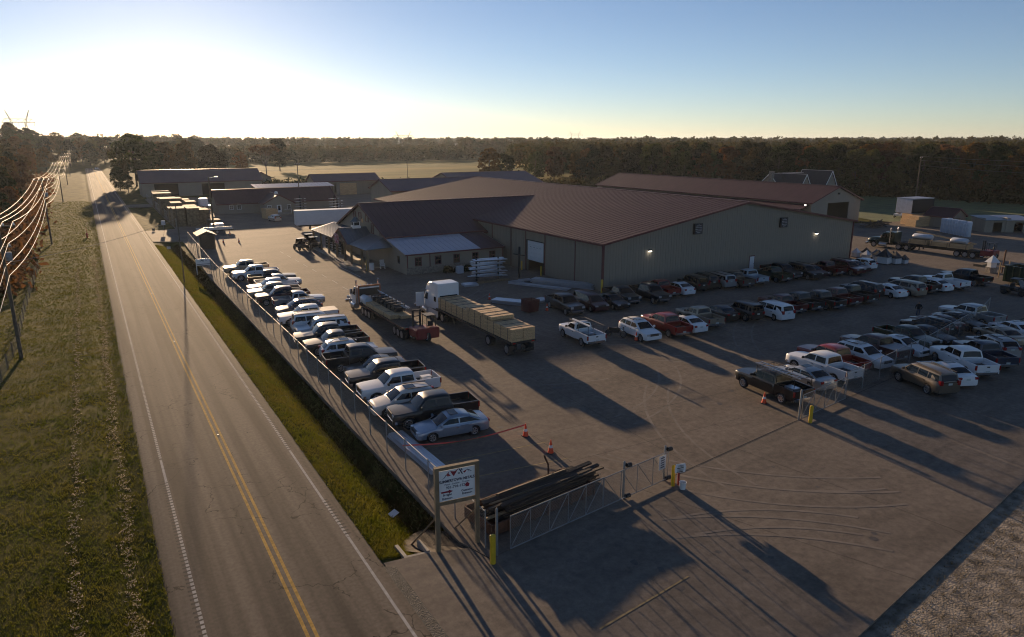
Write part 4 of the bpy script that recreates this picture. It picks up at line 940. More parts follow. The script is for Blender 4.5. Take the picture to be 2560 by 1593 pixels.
def window(parent, axis, c, a0, a1, z0, z1, out=-1, trim=M_trim, mull=True):
    "framed window standing in a wall; out: outward direction sign"
    f = MB(); w = .09; y0, y1 = c + out*.05, c - out*.08
    def bx(p0, p1, q0, q1, d0, d1, mb=f):
        if axis == 'x': mb.box(p0, p1, min(d0,d1), max(d0,d1), q0, q1)
        else: mb.box(min(d0,d1), max(d0,d1), p0, p1, q0, q1)
    bx(a0-w, a0, z0-w, z1+w, y0, y1); bx(a1, a1+w, z0-w, z1+w, y0, y1); bx(a0, a1, z1, z1+w, y0, y1); bx(a0, a1, z0-w, z0, y0, y1)
    if mull: bx((a0+a1)/2-.02, (a0+a1)/2+.02, z0, z1, c-out*.0, c-out*.05); bx(a0, a1, (z0+z1)/2-.02, (z0+z1)/2+.02, c-out*.004, c-out*.046)
    o = f.build('window', trim, parent)
    g_ = MB(); bx(a0, a1, z0, z1, c-out*.05, c-out*.06, g_); g_.build('pane', M_glass, o)
    return o
def slope_panels(parent, name, p0, along, n, sp, top, mat, rib=.03):
    "n sheet panels of width sp laid side by side along 'along' from p0; 'top' = vector up the slope"
    a = Vector(along).normalized(); u = Vector(top); nn = a.cross(u).normalized()
    if nn.z < 0: nn = -nn
    m = MB(); w = sp - .008
    P = lambda s, t, h: Vector((0,0,0)) + a*s + u*t + nn*h
    for t in (0, 1): m.v += [P(0,t,0), P(0,t,rib), P(.06,t,rib), P(.11,t,.008), P(w,t,.008), P(w,t,0)]
    m.f += [(j, j+1, 7+j, 6+j) for j in range(5)] + [(0,1,2,3,4,5), (6,7,8,9,10,11)]
    me = m.mesh(name, recalc=False)
    for i in range(n): lnk(name, me, parent, mat, Vector(p0) + a*sp*i)
def wall_panel_x(parent, y, x0, x1, sp, zt, mat, z0=.15):
    "vertical siding sheets on a wall facing -Y; zt(x) = top height"
    x = x0
    while x < x1 - .05:
        e_ = min(x + sp, x1); m = MB()
        m.ext([(0,0,z0), (e_-x-.01,0,z0), (e_-x-.01,0,zt(e_)), (0,0,zt(x))], (0,-.012,0))
        for k in (0.02, (e_-x)/2): m.box(k, k+.05, -.027, -.012, z0, min(zt(x+k), zt(x+k+.06))-.01)
        m.build('wall_panel', mat, parent, (x, y, 0)); x = e_
def wall_panel_y(parent, x, y0, y1, sp, zt, mat, z0=.15, ops=()):
    m = MB(); m.box(-.012,0,0,sp-.01,z0,zt); 
    for k in (.02, sp/2): m.box(-.027,-.012,k,k+.05,z0,zt-.01)
    me = m.mesh('wall_panel'); y = y0
    while y < y1 - sp*.5:
        if not any(a < y+sp and b > y for a, b in ops): lnk('wall_panel', me, parent, mat, (x, y, 0))
        y += sp
def gable(t, x0, x1, y0, y1, ze, zr, axis, wm, rm, tm=M_trim, over=.5, ops={}, ze2=None, rpos=.5, panels=None):
    """walls, two roof slopes, trims. ops: dict side -> openings; sides: 's' (y0), 'n' (y1), 'w' (x0), 'e' (x1)"""
    th = .2; ze2 = ze if ze2 is None else ze2
    if axis == 'x' and rm is M_roof: rm = M_roofx
    if axis == 'y':
        xr = x0 + (x1-x0)*rpos
        for y, sgn, sd in ((y0, 1, 's'), (y1, -1, 'n')):
            m = MB(); zl = min(ze, ze2); wallx(m, x0, x1, y, sgn*th, 0, zl, ops.get(sd, ()))
            m.ext([(x0, y, zl+.001), (x1, y, zl+.001), (x1, y, ze2+.002), (xr, y, zr-.12), (x0, y, ze+.002)], (0, sgn*th, 0)); m.build('wall', wm, t)
        for x, sgn, sd, z in ((x0, 1, 'w', ze), (x1, -1, 'e', ze2)):
            m = MB(); wally(m, y0+th+.002, y1-th-.002, x, sgn*th, 0, z-.05, ops.get(sd, ())); m.build('wall', wm, t)
        roofs = []
        for xe, z, s in ((x0, ze, -1), (x1, ze2, 1)):
            k = (zr-z)/(xr-xe); xo = xe + s*over; zo = zr + (xo-xr)*k
            m = MB(); m.ext([(xo, y0-over, zo), (xr, y0-over, zr), (xr, y0-over, zr+.10), (xo, y0-over, zo+.10)], (0, y1-y0+2*over, 0)); roofs.append((m.build('roof', rm, t), xo, zo, s))
            q = MB(); q.box(xo-.06 if s < 0 else xo, xo if s < 0 else xo+.06, y0-over, y1+over, zo-.14, zo+.08); q.build('eave_trim', tm, t)
            for y in (y0-over-.03, y1+over+.03):
                q = MB(); q.bar((xo, y, zo+.02), (xr, y, zr+.02), .05, .26); q.build('rake_trim', tm, t)
        q = MB(); q.bar((xr, y0-over, zr+.14), (xr, y1+over, zr+.14), .4, .05); q.build('ridge_cap', tm, t)
        return roofs, xr
    else:
        yr = y0 + (y1-y0)*rpos
        for x, sgn, sd in ((x0, 1, 'w'), (x1, -1, 'e')):
            m = MB(); zl = min(ze, ze2); wally(m, y0, y1, x, sgn*th, 0, zl, ops.get(sd, ()))
            m.ext([(x, y0, zl+.001), (x, y1, zl+.001), (x, y1, ze2+.002), (x, yr, zr-.12), (x, y0, ze+.002)], (sgn*th, 0, 0)); m.build('wall', wm, t)
        for y, sgn, sd, z in ((y0, 1, 's', ze), (y1, -1, 'n', ze2)):
            m = MB(); wallx(m, x0+th+.002, x1-th-.002, y, sgn*th, 0, z-.05, ops.get(sd, ())); m.build('wall', wm, t)
        roofs = []
        for ye, z, s in ((y0, ze, -1), (y1, ze2, 1)):
            k = (zr-z)/(yr-ye); yo = ye + s*over; zo = zr + (yo-yr)*k
            m = MB(); m.ext([(x0-over, yo, zo), (x0-over, yr, zr), (x0-over, yr, zr+.10), (x0-over, yo, zo+.10)], (x1-x0+2*over, 0, 0)); roofs.append((m.build('roof', rm, t), yo, zo, s))
            q = MB(); q.box(x0-over, x1+over, yo-.06 if s < 0 else yo, yo if s < 0 else yo+.06, zo-.14, zo+.08); q.build('eave_trim', tm, t)
            for x in (x0-over-.03, x1+over+.03):
                q = MB(); q.bar((x, yo, zo+.02), (x, yr, zr+.02), .05, .26); q.build('rake_trim', tm, t)
        q = MB(); q.bar((x0-over, yr, zr+.14), (x1+over, yr, zr+.14), .4, .05); q.build('ridge_cap', tm, t)
        return roofs, yr
def overhead_door(parent, axis, c, a0, a1, z0, z1, out, mat=M_offw, glaz=True, sections=5):
    d = None
    for k in range(sections):
        m = MB(); h = (z1-z0)/sections; p, q = z0+k*h+.01, z0+(k+1)*h-.01
        if axis == 'y': m.box(min(c, c+out*.06), max(c, c+out*.06), a0, a1, p, q)
        else: m.box(a0, a1, min(c, c+out*.06), max(c, c+out*.06), p, q)
        o = m.build('door_section', mat, parent)
        if glaz and k == sections-2:
            for j in range(4):
                a = a0 + (a1-a0)*(.2+.2*j); m = MB()
                if axis == 'y': m.box(c+out*.06, c+out*.075, a-.22, a+.22, p+.28, q-.28)
                m.build('door_pane', M_glass, o)
def wall_lamp(parent, loc, out=(0,-1,0), lit=True):
    m = MB(); o = Vector(out)*.16; m.cbox((loc[0]+o.x, loc[1]+o.y, loc[2]+.1), (.34,.3,.16)); h = m.build('wall_lamp', M_black, parent)
    m = MB(); m.cbox((loc[0]+o.x*1.3, loc[1]+o.y*1.3, loc[2]-.02), (.24,.22,.08)); m.build('bulb', M_lamp if lit else M_headl, h)

# --- main warehouse
t = thing('warehouse', 'huge tan metal warehouse with a wide burgundy roof in the middle of the yard', 'warehouse')
WX0, WX1, WY0, WY1, WZ, WR = 52.6, 101.6, 66.4, 144.0, 5.85, 9.75
dops = [(79.4, 83.6, 0, 4.3)]
roofs, xr = gable(t, WX0, WX1, WY0, WY1, WZ, WR, 'y', M_wall, M_roof, over=.45, ops={'w': dops})
rl, xo, zo, s_ = roofs[0]
slope_panels(rl, 'roof_panel', (xo, WY0-.45, zo+.102), (0,1,0), 86, .9137, (xr-xo-.05, 0, WR-zo), M_roof)
rr_, xo2, zo2, s2 = roofs[1]
slope_panels(rr_, 'roof_panel', (xo2, WY0-.45, zo2+.102), (0,1,0), 86, .9137, (xr-xo2+.05, 0, WR-zo2), M_roof)
walls = [o for o in t.children if o.name.startswith('wall')]
def ztop(x): return WZ + (WR-WZ)*(x-WX0)/(xr-WX0) - .2 if x < xr else WZ + (WR-WZ)*(WX1-x)/(WX1-xr) - .2
wall_panel_x(walls[0], WY0-.004, WX0+.15, WX1-.15, .905, ztop, M_wall)
wall_panel_y(walls[2], WX0-.004, WY0+.2, 98.5, .905, WZ-.25, M_wall, ops=dops and [(79.2,83.8)])
for x, y in ((WX0, WY0), (WX1, WY0)):
    q = MB(); q.box(x-.12, x+.12, y-.12, y+.12, 0, WZ-.1); q.build('corner_trim', M_trim, t)
for y in (72.0, 79.0, 83.95, 88.0, 93.6):
    q = MB(); q.box(WX0-.10, WX0-.045, y, y+.14, 0, WZ-.2); q.build('downspout', M_trim, t)
overhead_door(t, 'y', WX0+.06, 79.45, 83.55, 1.55, 4.28, -1)
q = MB(); q.box(WX0-.07, WX0-.045, 79.2, 79.38, 0, 4.45); q.box(WX0-.07, WX0-.045, 83.62, 83.8, 0, 4.45); q.box(WX0-.07, WX0-.045, 79.2, 83.8, 4.32, 4.45); q.build('door_trim', M_black, t)
q = MB(); q.box(78.62, 79.5, WY0-.09, WY0-.03, .12, 2.15); d_ = q.build('door', M_offw, t); q = MB(); q.box(78.5,79.62,WY0-.07,WY0-.045,.12,2.3); q.build('door_frame', M_trim, t)
q = MB(); q.cbox((79.4, WY0-.12, 1.1), (.06,.08,.12)); q.build('door_handle', M_chrome, d_)
for xf, zf in ((68.0, 6.75), (84.9, 6.6)):
    q = MB(); q.box(xf-.72, xf+.72, WY0-.34, WY0-.03, zf-.7, zf+.7); fo = q.build('exhaust_fan', M_black, t)
    q = MB()
    for k in range(6): q.bar((xf-.66, WY0-.37, zf-.58+.22*k), (xf+.66, WY0-.37, zf-.58+.22*k), .02, .17, (0,.5,1))
    q.build('louvre', M_black, fo)
    q = MB(); q.lathe([(.05,0),(.58,-.02),(.6,0)], 16, 'y', (xf, WY0-.345, zf)); q.build('fan_ring', M_grey, fo)
for xl, zl in ((59.9, 4.45), (92.6, 4.5)): wall_lamp(t, (xl, WY0-.03, zl))
q = MB(); q.tbox((82.0, WY0-.15, 2.6), (.3,.22,.18), .7)
for yb in (79.0, 84.0):
    b_ = thing('bollard', 'yellow bollard at the %s side of the white overhead door' % ('near' if yb < 80 else 'far'), 'bollard', (51.9, yb, 0), 0, 'bollards at the overhead door'); q = MB(); q.lathe([(.09,0),(.09,1.25),(.05,1.32),(0,1.33)], 10); q.build('post', M_yel, b_, smooth=40)
b_ = thing('bollard', 'yellow bollard at the near corner of the warehouse', 'bollard', (52.2, 65.95, 0)); q = MB(); q.lathe([(.14,0),(.14,1.5),(.08,1.6),(0,1.62)], 10); q.build('post', M_yel, b_, smooth=40)

# --- store with lean-to and porch
t = thing('store_building', 'store with a steep burgundy roof and gable windows beside the warehouse', 'store')
SX0, SX1 = 36.3, 69.0
gops = [(106.6,107.6,5.75,6.95),(103.4,104.5,5.9,6.95),(101.2,102.1,4.35,5.75)]
roofs, yr = gable(t, SX0, SX1, 95.5, 117.9, 4.3, 8.35, 'x', M_wall2, M_roof, over=.4, ops={'w': []})
rf, yo, zo, s_ = roofs[0]
slope_panels(rf, 'roof_panel', (SX0-.4, yo, zo+.102), (1,0,0), 36, .905, (0, yr-yo-.05, 8.35-zo), M_roofx)
for a0, a1, b0, b1 in gops + [(97.3,98.5,4.05,4.75),(109.2,110.1,5.8,6.9)]: window(t, 'y', SX0-.03, a0, a1, b0, b1)
q = MB(); q.lathe([(0,0),(.28,0),(.34,.1),(.1,.22)], 12, 'x', (SX0-.3,105.6,5.9)); q.build('wall_ornament', M_wood, t)
for k in range(18):
    pass
# lean-to
wops = [(37.6,38.4,1.2,2.25),(40.6,41.4,1.2,2.25),(43.5,44.3,1.2,2.25),(46.5,47.3,1.2,2.25),(49.3,50.1,1.2,2.25)]
m = MB(); wallx(m, SX0, 51.4, 88.7, .2, 0, 2.78, wops); lw_ = m.build('wall', M_wall2, t)
m = MB(); m.ext([(SX0,88.905,0),(SX0,95.48,0),(SX0,95.48,4.1),(SX0,88.905,2.78)], (.2,0,0)); m.build('wall', M_wall2, t)
m = MB(); m.ext([(51.2,88.905,0),(51.2,95.48,0),(51.2,95.48,4.1),(51.2,88.905,2.78)], (.2,0,0)); m.build('wall', M_wall2, t)
for a0, a1, b0, b1 in wops: window(t, 'x', 88.67, a0, a1, b0, b1)
wdw = MB(); wdw.box(SX0-.035, SX0-.02, 91.2, 92.0, 1.2, 2.25); wdw.build('side_pane', M_glass, t)
# stone wainscot, stone by stone
st = bpy.data.objects.new('stone_wainscot', None); col.objects.link(st); st.parent = t
z = .0
for row in range(4):
    x = SX0-.05 + (row % 2)*-.12
    while x < 51.3:
        w = rnd.uniform(.35, .75); e_ = min(x+w-.02, 51.4); q = MB(); q.box(max(x, SX0-.05), e_, 88.7-rnd.uniform(.06,.11), 88.698, z+.01, z+.235); q.build('stone', M_stone, st, bevel=.012); x += w
    z += .25
lt = MB(); lt.ext([(SX0-.4,88.2,2.82),(SX0-.4,95.44,4.22),(SX0-.4,95.44,4.3),(SX0-.4,88.2,2.9)], (15.7,0,0)); lr = lt.build('lean_to_roof', M_roofg, t)
slope_panels(lr, 'roof_panel', (SX0-.4, 88.2, 2.902), (1,0,0), 13, .9, (0,7.2,1.395), M_roofg)  # pale lilac-grey panels, burgundy ones at the right end
slope_panels(lr, 'roof_panel', (SX0-.4+11.7, 88.2, 2.902), (1,0,0), 4, .98, (0,7.2,1.395), M_roofx)
q = MB(); q.box(SX0-.4, 51.6, 88.12, 88.19, 2.72, 2.9); q.build('eave_trim', M_trim, t)
q = MB(); q.box(SX0-.4, 52.4, 95.0, 95.06, 4.33, 4.5); q.build('eave_trim', M_trim, t)
for x in (SX0+.05, 39.3+.4, 51.35):
    q = MB(); q.box(x-.06, x+.06, 88.52, 88.585, .95, 2.75); q.build('corner_trim', M_trim, t)
# porch
p = thing('porch', 'blue-grey metal roofed porch with timber posts along the store front', 'porch')
def slab(parent, pts, th, mat, name='roof'):
    m = MB(); m.ext(pts, (0,0,th)); return m.build(name, mat, parent)
slab(p, [(32.2,93.6,3.05),(36.25,97.2,4.15),(36.25,102.2,4.15),(32.2,101.0,3.05)], .07, M_blue)
slab(p, [(32.2,93.6,3.048),(36.25,93.7,3.2),(36.25,97.2,4.148)], .07, M_blue)
slab(p, [(32.2,107.6,3.05),(36.25,107.0,4.15),(36.25,121.0,4.15),(32.2,121.4,3.05)], .07, M_blue)
slab(p, [(31.9,100.6,3.06),(36.26,100.6,3.06),(36.26,104.4,5.0),(31.9,104.4,5.0)], .07, M_blue)
slab(p, [(31.9,108.2,3.06),(36.26,108.2,3.06),(36.26,104.41,5.0),(31.9,104.41,5.0)], .07, M_blue)
for y0, y1, z0, z1 in ((100.6,104.4,3.06,5.0),(104.4,108.2,5.0,3.06)):
    q = MB(); q.bar((31.86,y0,z0+.02),(31.86,y1,z1+.02),.07,.22); q.build('rake_trim', M_trim, p)
for k in range(16):
    q = MB(); y = 108.6 + k*.78; q.bar((32.22,y,3.14),(36.2,y,4.23),.03,.05); q.build('roof_seam', M_blue, p)
for k in range(9):
    x = 32.1 + k*.5
    for ya, yb in ((100.6,104.3),(108.2,104.5)):
        q = MB(); q.bar((x,ya,3.15),(x,yb,5.07),.03,.05); q.build('roof_seam', M_blue, p)
q = MB(); q.bar((31.9,104.4,5.1),(36.2,104.4,5.1),.3,.05); q.build('ridge_cap', M_blue, p)
post = MB(); post.box(-.14,.14,-.14,.14,0,3.05); pme = post.mesh('post')
for y in (93.9,96.2,100.9,104.0,108.0,112.3,116.6,121.0): lnk('post', pme, p, M_wood2, (32.55, y, 0))
q = MB(); q.box(32.4,32.7,93.8,121.2,2.86,3.04); q.build('beam', M_wood2, p)
q = MB(); q.box(31.8,36.25,96.0,121.2,.004,.12); q.build('porch_floor', M_conc, p)
cu = thing('cupola', 'small metal cupola on the porch ridge', 'cupola', (34.6,104.4,4.95))
q = MB(); q.box(-.6,.6,-.6,.6,0,.35); q.box(-.5,.5,-.5,.5,.35,1.0); q.build('base', M_white, cu)
q = MB(); 
for s in (-1,1): q.box(s*.505-.01 if s>0 else -.515, .515 if s>0 else -.505+.01, -.4,.4,.45,.92); q.box(-.4,.4, .505 if s>0 else -.515, .515 if s>0 else -.505, .45,.92)
q.build('louvre', M_black, cu)
q = MB(); q.lathe([(.86,1.0),(.5,1.3),(.3,1.6),(0,1.75)], 4); q.build('roof', M_blue, cu)
fl = thing('flag', 'red and white flag hanging at the porch gable', 'flag', (31.7,104.4,2.9))
q = MB(); q.cyl((0,0,0),(-.5,0,1.6),.02,n=6); q.build('flag_pole', M_white, fl)
M_flag = pm('flag_cloth', (.42,.03,.05), .8, 0, .1, 3, c2=(.62,.5,.5))
q = MB(); q.v = []
for i in range(6):
    for j in range(6): q.v.append((-.5+.12*j+.03*math.sin(i*2+j), .09*math.sin(j*1.8+i*.6), 1.5-.3*i-.12*j*.3))
q.f = [(i*6+j,i*6+j+1,(i+1)*6+j+1,(i+1)*6+j) for i in range(5) for j in range(5)]; q.build('cloth', M_flag, fl, smooth=60, recalc=False)
# porch goods
chair = thing('rocking_chair', 'white rocking chair against the wall under the porch corner', 'chair', (35.2,95.2,.0), R(-100))
q = MB(); q.box(-.3,.3,-.3,.3,.42,.47); q.build('seat', M_white, chair)
for k in range(6): q = MB(); q.bar((-.3,-.27+.108*k,.47),(-.45,-.27+.108*k,1.25),.06,.02,(1,0,0)); q.build('back_slat', M_white, chair)
for s in (-1,1):
    q = MB(); q.tube([(.5,s*.3,.1),(.2,s*.3,.03),(-.2,s*.3,.03),(-.55,s*.3,.12)],.03); q.bar((.28,s*.3,.05),(.28,s*.3,.7),.05); q.bar((-.28,s*.3,.05),(-.28,s*.3,.7),.05); q.bar((-.35,s*.32,.7),(.35,s*.32,.7),.09,.03); q.build('side_frame', M_white, chair)
q = MB(); q.lathe([(.34,0),(.36,.5),(.33,1.0),(.3,1.02),(0,1.03)],14)
tag(q.build('water_barrel', M_white, loc=(33.5,95.0,.005), smooth=40), 'white barrel standing at the near end of the porch', 'barrel')
q = MB(); q.lathe([(.07,0),(.07,1.6),(0,1.63)],8)
tag(q.build('porch_bollard', M_yel, loc=(32.6,94.6,.0), smooth=40), 'thin yellow bollard at the near end of the porch', 'bollard')
q = MB(); q.ext([(0,-1.9,.0),(0,1.9,.0),(0,1.3,.55),(0,-1.1,.62)],(.9,0,0))
tag(q.build('swing_seat', M_wood, loc=(33.1,100.9,.12), bevel=.06), 'pale wooden glider seat between the porch posts', 'seat')
for i, (y, hgt_) in enumerate(((111.0,1.7),(113.2,1.9),(115.4,1.5),(118.0,1.8))):
    r_ = thing('display_rack', 'white display shelf under the porch, %s from the gable' % ORD[i], 'shelf', (34.3,y,.12), 0, 'display shelves under the porch')
    for k in range(4): q = MB(); q.box(-.4,.4,-.7,.7,.1+k*hgt_/4,.14+k*hgt_/4); q.build('shelf_board', M_white, r_)
    for s in (-1,1): q = MB(); q.box(-.4,.4,s*.72-.02,s*.72+.02,0,hgt_); q.build('side_frame', M_black, r_)
for i,(x,y,l_) in enumerate(((31.2,99.8,3.0),(31.5,97.3,4.2))):
    bundle('board_stack', 'low stack of grey boards on the ground before the porch, %s' % ('farther' if i==0 else 'nearer'), 'boards', (x,y,.004), R(90), (l_,1.0,.28), 3, M_conc, 'board stacks before the porch')

# --- other buildings of the yard
t = thing('office_house', 'low red-roofed office with a front gable and white door', 'house')
gable(t, 27.5, 57.0, 188.5, 199.0, 2.7, 5.6, 'x', M_wall2, M_roof, over=.5)
gable(t, 37.4, 44.6, 182.6, 192.5, 2.7, 4.7, 'y', M_wall2, M_roof, over=.35)
window(t, 'x', 182.55, 38.2, 39.0, 1.1, 2.1, trim=M_white); window(t, 'x', 182.55, 43.0, 43.8, 1.1, 2.1, trim=M_white)
window(t, 'x', 188.45, 32.0, 32.9, 1.1, 2.1, trim=M_white); window(t, 'x', 188.45, 30.2, 31.0, 1.1, 2.1, trim=M_white)
q = MB(); q.box(40.4,41.5,182.48,182.57,.1,2.2); q.build('door', M_white, t); q = MB(); q.box(40.65,41.25,182.45,182.47,.9,2.05); q.build('door_pane', M_glass, t)
q = MB(); q.box(38.5,43.5,180.4,182.4,.0,.35); q.box(39.3,42.5,179.8,180.39,0,.18); q.build('porch_step', M_conc, t)
q = MB(); 
for x in (38.6,43.4): q.bar((x,180.5,.35),(x,180.5,1.3),.08)
q.bar((38.6,180.5,1.25),(40.2,180.5,1.25),.08); q.bar((41.8,180.5,1.25),(43.4,180.5,1.25),.08); q.build('handrail', M_white, t)
q = MB(); q.lathe([(.45,0),(.42,.5),(0,.7)],8,c=(40.9,184.5,4.85)); q.build('vent_cap', M_white, t)

t = thing('pole_shed', 'open pole shed with a pale galvanised roof behind the office', 'shed')
q = MB(); q.ext([(41.6,213.6,4.55),(64.6,212.9,4.55),(64.6,219.8,5.25),(41.6,219.8,5.25)],(0,0,.08)); rf = q.build('roof', M_roofg, t)
slope_panels(rf, 'roof_panel', (41.6,213.6,4.632), (23,-.7,0), 19, 1.2, (0.0,6.2,.7), M_roofg, .05)
for x in (42,47.5,53,58.5,64.2):
    for y in (213.9,219.5): q = MB(); q.box(x-.12,x+.12,y-.12,y+.12,0,4.55 if y<216 else 5.2); q.build('post', M_wood2, t)
q = MB(); q.box(41.8,64.4,219.62,219.7,0,5.1); q.build('back_wall', M_wall, t)
for i in range(5):
    bundle('lumber_pack', 'lumber stack under the pale pole shed, %s from the left' % ORD[i], 'lumber', (44.5+4.4*i,216.6,.02), 0, (3.8,3.2,rnd.uniform(1.4,2.6)), 4, M_wood, 'lumber stacks under the pale shed')

t = thing('bay_shed', 'three-bay shed with a maroon roof at the edge of the field', 'shed')
gable(t, 65.2, 87.4, 236.0, 246.0, 4.75, 6.75, 'x', M_wall, M_roofp, over=.5, ops={'s': [(66.0,72.2,0,4.0),(73.4,79.4,0,3.9),(80.6,86.4,0,4.0)]})
overhead_door(t, 'x', 236.1, 73.5, 79.3, .0, 3.85, -1, mat=M_wood, glaz=False, sections=7)
for a, b_ in ((66.0,72.2),(80.6,86.4)):
    for k in range(7): q = MB(); q.box(a+.05,b_-.05,237.3,237.4,.05+k*.55,.55+k*.55); q.build('plank', M_wall, t)

t = thing('long_shed', 'long grey-maroon roofed shed with two wide bays beside the road', 'shed')
gable(t, 15.4, 52.6, 258.0, 274.0, 4.7, 8.2, 'x', M_wall2, M_roofp, over=.5, ops={'s': [(18.9,26.0,0,4.1),(33.2,40.4,0,3.9)]})
q = MB(); q.box(18.0,41.5,263.0,263.2,0,4.5); q.build('inner_wall', M_dark, t)  # near-black sheet; the inner shade of the bays is put into its colour

t = thing('rear_shed', 'grey-roofed shed with a gable end behind the warehouse', 'shed')
gable(t, 63.5, 92.0, 163.0, 178.0, 6.0, 8.35, 'x', M_wall, M_roofp, over=.4)
t = thing('far_rear_shed', 'farther maroon shed roof rising behind the warehouse ridge', 'shed')
gable(t, 96.0, 126.0, 192.0, 214.0, 5.0, 8.0, 'x', M_wall2, M_roofp, over=.4)

t = thing('storage_shed', 'long burgundy-roofed shed with an open gable end on the right', 'shed')
gable(t, 133.2, 150.4, 97.2, 172.0, 5.0, 8.1, 'y', M_wall2, M_roof, over=.5, ops={'s': [(138.8,146.2,0,4.6)]})
q = MB(); q.box(133.6,150.0,112.0,112.2,0,5); q.build('inner_wall', M_dark, t)  # near-black sheet behind the doorway, interior shade painted into it
q = MB(); q.ext([(129.6,97.5,3.6),(133.1,97.5,4.4),(133.1,170,4.4),(129.6,170,3.6)],(0,0,.08)); q.build('lean_to_roof', M_roof, t)
for k in range(12): q = MB(); q.box(129.7,129.9,98+6.4*k,98.2+6.4*k,0,3.6); q.build('post', M_wood2, t)
wall_lamp(t, (131.0,97.3,4.6))
q = MB(); q.cbox((142.0,97.0,6.6),(.5,.2,.4)); q.build('gable_vent', M_black, t)
for i,(x,y,h) in enumerate(((131.2,104,1.8),(131.2,112,2.2),(131.4,122,1.6))):
    bundle('lumber_pack', 'lumber stack under the lean-to of the long right shed, %s' % ('nearest','middle','farthest')[i], 'lumber', (x,y,.02), R(90), (5.5,2.2,h), 4, M_wood, 'lumber stacks under the right lean-to')
bundle('lumber_pack','lumber stack by the open end of the long right shed','lumber',(134.5,93.8,.02),R(5),(5.0,2.0,1.2),3,M_wood)

t = thing('house', 'house with two steep front gables behind the long right shed', 'house')
gable(t, 176, 200, 138, 149, 3.2, 8.2, 'x', M_wall2, pm('dark_shingles', (.03,.032,.036), .8, 0, .2, 1), tm=M_white, over=.5)
gable(t, 177.5, 183.5, 134.5, 144, 3.4, 8.2, 'y', M_wall2, MATS['dark_shingles'], tm=M_white, over=.3)
gable(t, 188, 195, 134.0, 144, 3.4, 9.0, 'y', M_wall2, MATS['dark_shingles'], tm=M_white, over=.3)
for a in (179.6, 190.6): window(t, 'x', 134.45 if a < 185 else 133.95, a, a+1.6, 1.0, 2.4, trim=M_white)
q = MB(); q.box(174.8,175.9,142,143.2,0,9.0); q.build('chimney', M_stone, t)

t = thing('field_barn', 'small gabled barn at the edge of the far field', 'barn')
gable(t, 57.5, 65, 300, 309, 3.2, 5.4, 'y', M_wall2, pm('old_barn_roof', (.09,.065,.055), .95, 0, .2, 1, spec=.05), over=.4)
t = thing('far_barn', 'pale-roofed barn far off in the fields', 'barn')
gable(t, 292, 318, 690, 702, 4, 7.5, 'x', M_wall2, M_roofg, over=.5)

# gatehouse by the fence
t = thing('guard_shelter', 'small dark shelter with a gable roof against the road fence', 'shelter')
for x in (15.2, 17.6):
    for y in (128.2, 132.4): q = MB(); q.box(x-.07,x+.07,y-.07,y+.07,0,2.3); q.build('post', M_wood2, t)
q = MB(); q.ext([(14.8,127.8,2.3),(16.4,127.8,3.0),(16.4,127.8,3.08),(14.8,127.8,2.38)],(0,5.0,0)); q.build('roof', M_roofp, t)
q = MB(); q.ext([(18.0,127.8,2.3),(16.42,127.8,3.0),(16.42,127.8,3.08),(18.0,127.8,2.38)],(0,5.0,0)); q.build('roof', M_roofp, t)
q = MB(); q.box(15.28,17.52,128.2,128.28,0,2.25); q.ext([(15.1,128.22,2.26),(17.7,128.22,2.26),(16.4,128.22,2.95)],(0,.08,0)); q.build('wall', M_woodold, t)
# ---------------------------------------------------------------- fences, gates, signs
def fence(label, pts, h, sp=3.05, zf=lambda x, y: 0.0, name='chain_link_fence', mat=M_chain, postm=M_galv, r=.035, rail=True):
    t = thing(name, label, 'fence')
    me = MB().lathe([(r,0),(r,h+.06),(r*.6,h+.1),(0,h+.11)], 8).mesh('post', 40)
    for (xa, ya), (xb, yb) in zip(pts, pts[1:]):
        L = math.dist((xa,ya),(xb,yb)); n = max(1, round(L/sp))
        for i in range(n + (1 if (xb,yb) == pts[-1] else 0)):
            k = i/n; x, y = xa+(xb-xa)*k, ya+(yb-ya)*k; lnk('post', me, t, postm, (x, y, zf(x,y)))
        for i in range(n):
            x0, y0, x1, y1 = xa+(xb-xa)*i/n, ya+(yb-ya)*i/n, xa+(xb-xa)*(i+1)/n, ya+(yb-ya)*(i+1)/n
            q = MB(); q.quad((x0,y0,zf(x0,y0)+.04),(x1,y1,zf(x1,y1)+.04),(x1,y1,zf(x1,y1)+h),(x0,y0,zf(x0,y0)+h)); q.build('mesh_panel', mat, t, recalc=False)
        if rail: q = MB(); q.cyl((xa,ya,zf(xa,ya)+h),(xb,yb,zf(xb,yb)+h),.026,n=8); q.build('top_rail', postm, t, smooth=40)
    return t
fence('long chain-link fence between the swale and the parked vehicles', [(13.5,24.9),(13.4,34),(13.4,60),(13.5,100),(14.65,139.5)], 1.85)
fence('chain-link fence farther along the road beyond the driveway', [(15.3,163.5),(15.5,246)], 1.85)
fence('right-hand chain-link fence between two rows of parked vehicles', [(45.0,28.5),(59.2,30.9),(75.0,34.2),(80.5,36.0)], 1.85)
# weedy old fence on the far-left verge
fence('old wire fence with weathered posts on the left verge', [(-7.6,60),(-7.1,75),(-7.4,90),(-7.4,119.8)], 1.15, sp=4.0, zf=lambda x,y: terr(x,y), name='wire_fence', postm=M_wood2, r=.06, rail=False)
fence('short return of the old wire fence on the left verge', [(-7.4,119.8),(-13,120.5)], 1.15, sp=2.8, zf=lambda x,y: terr(x,y), name='wire_fence', postm=M_wood2, r=.06, rail=False)

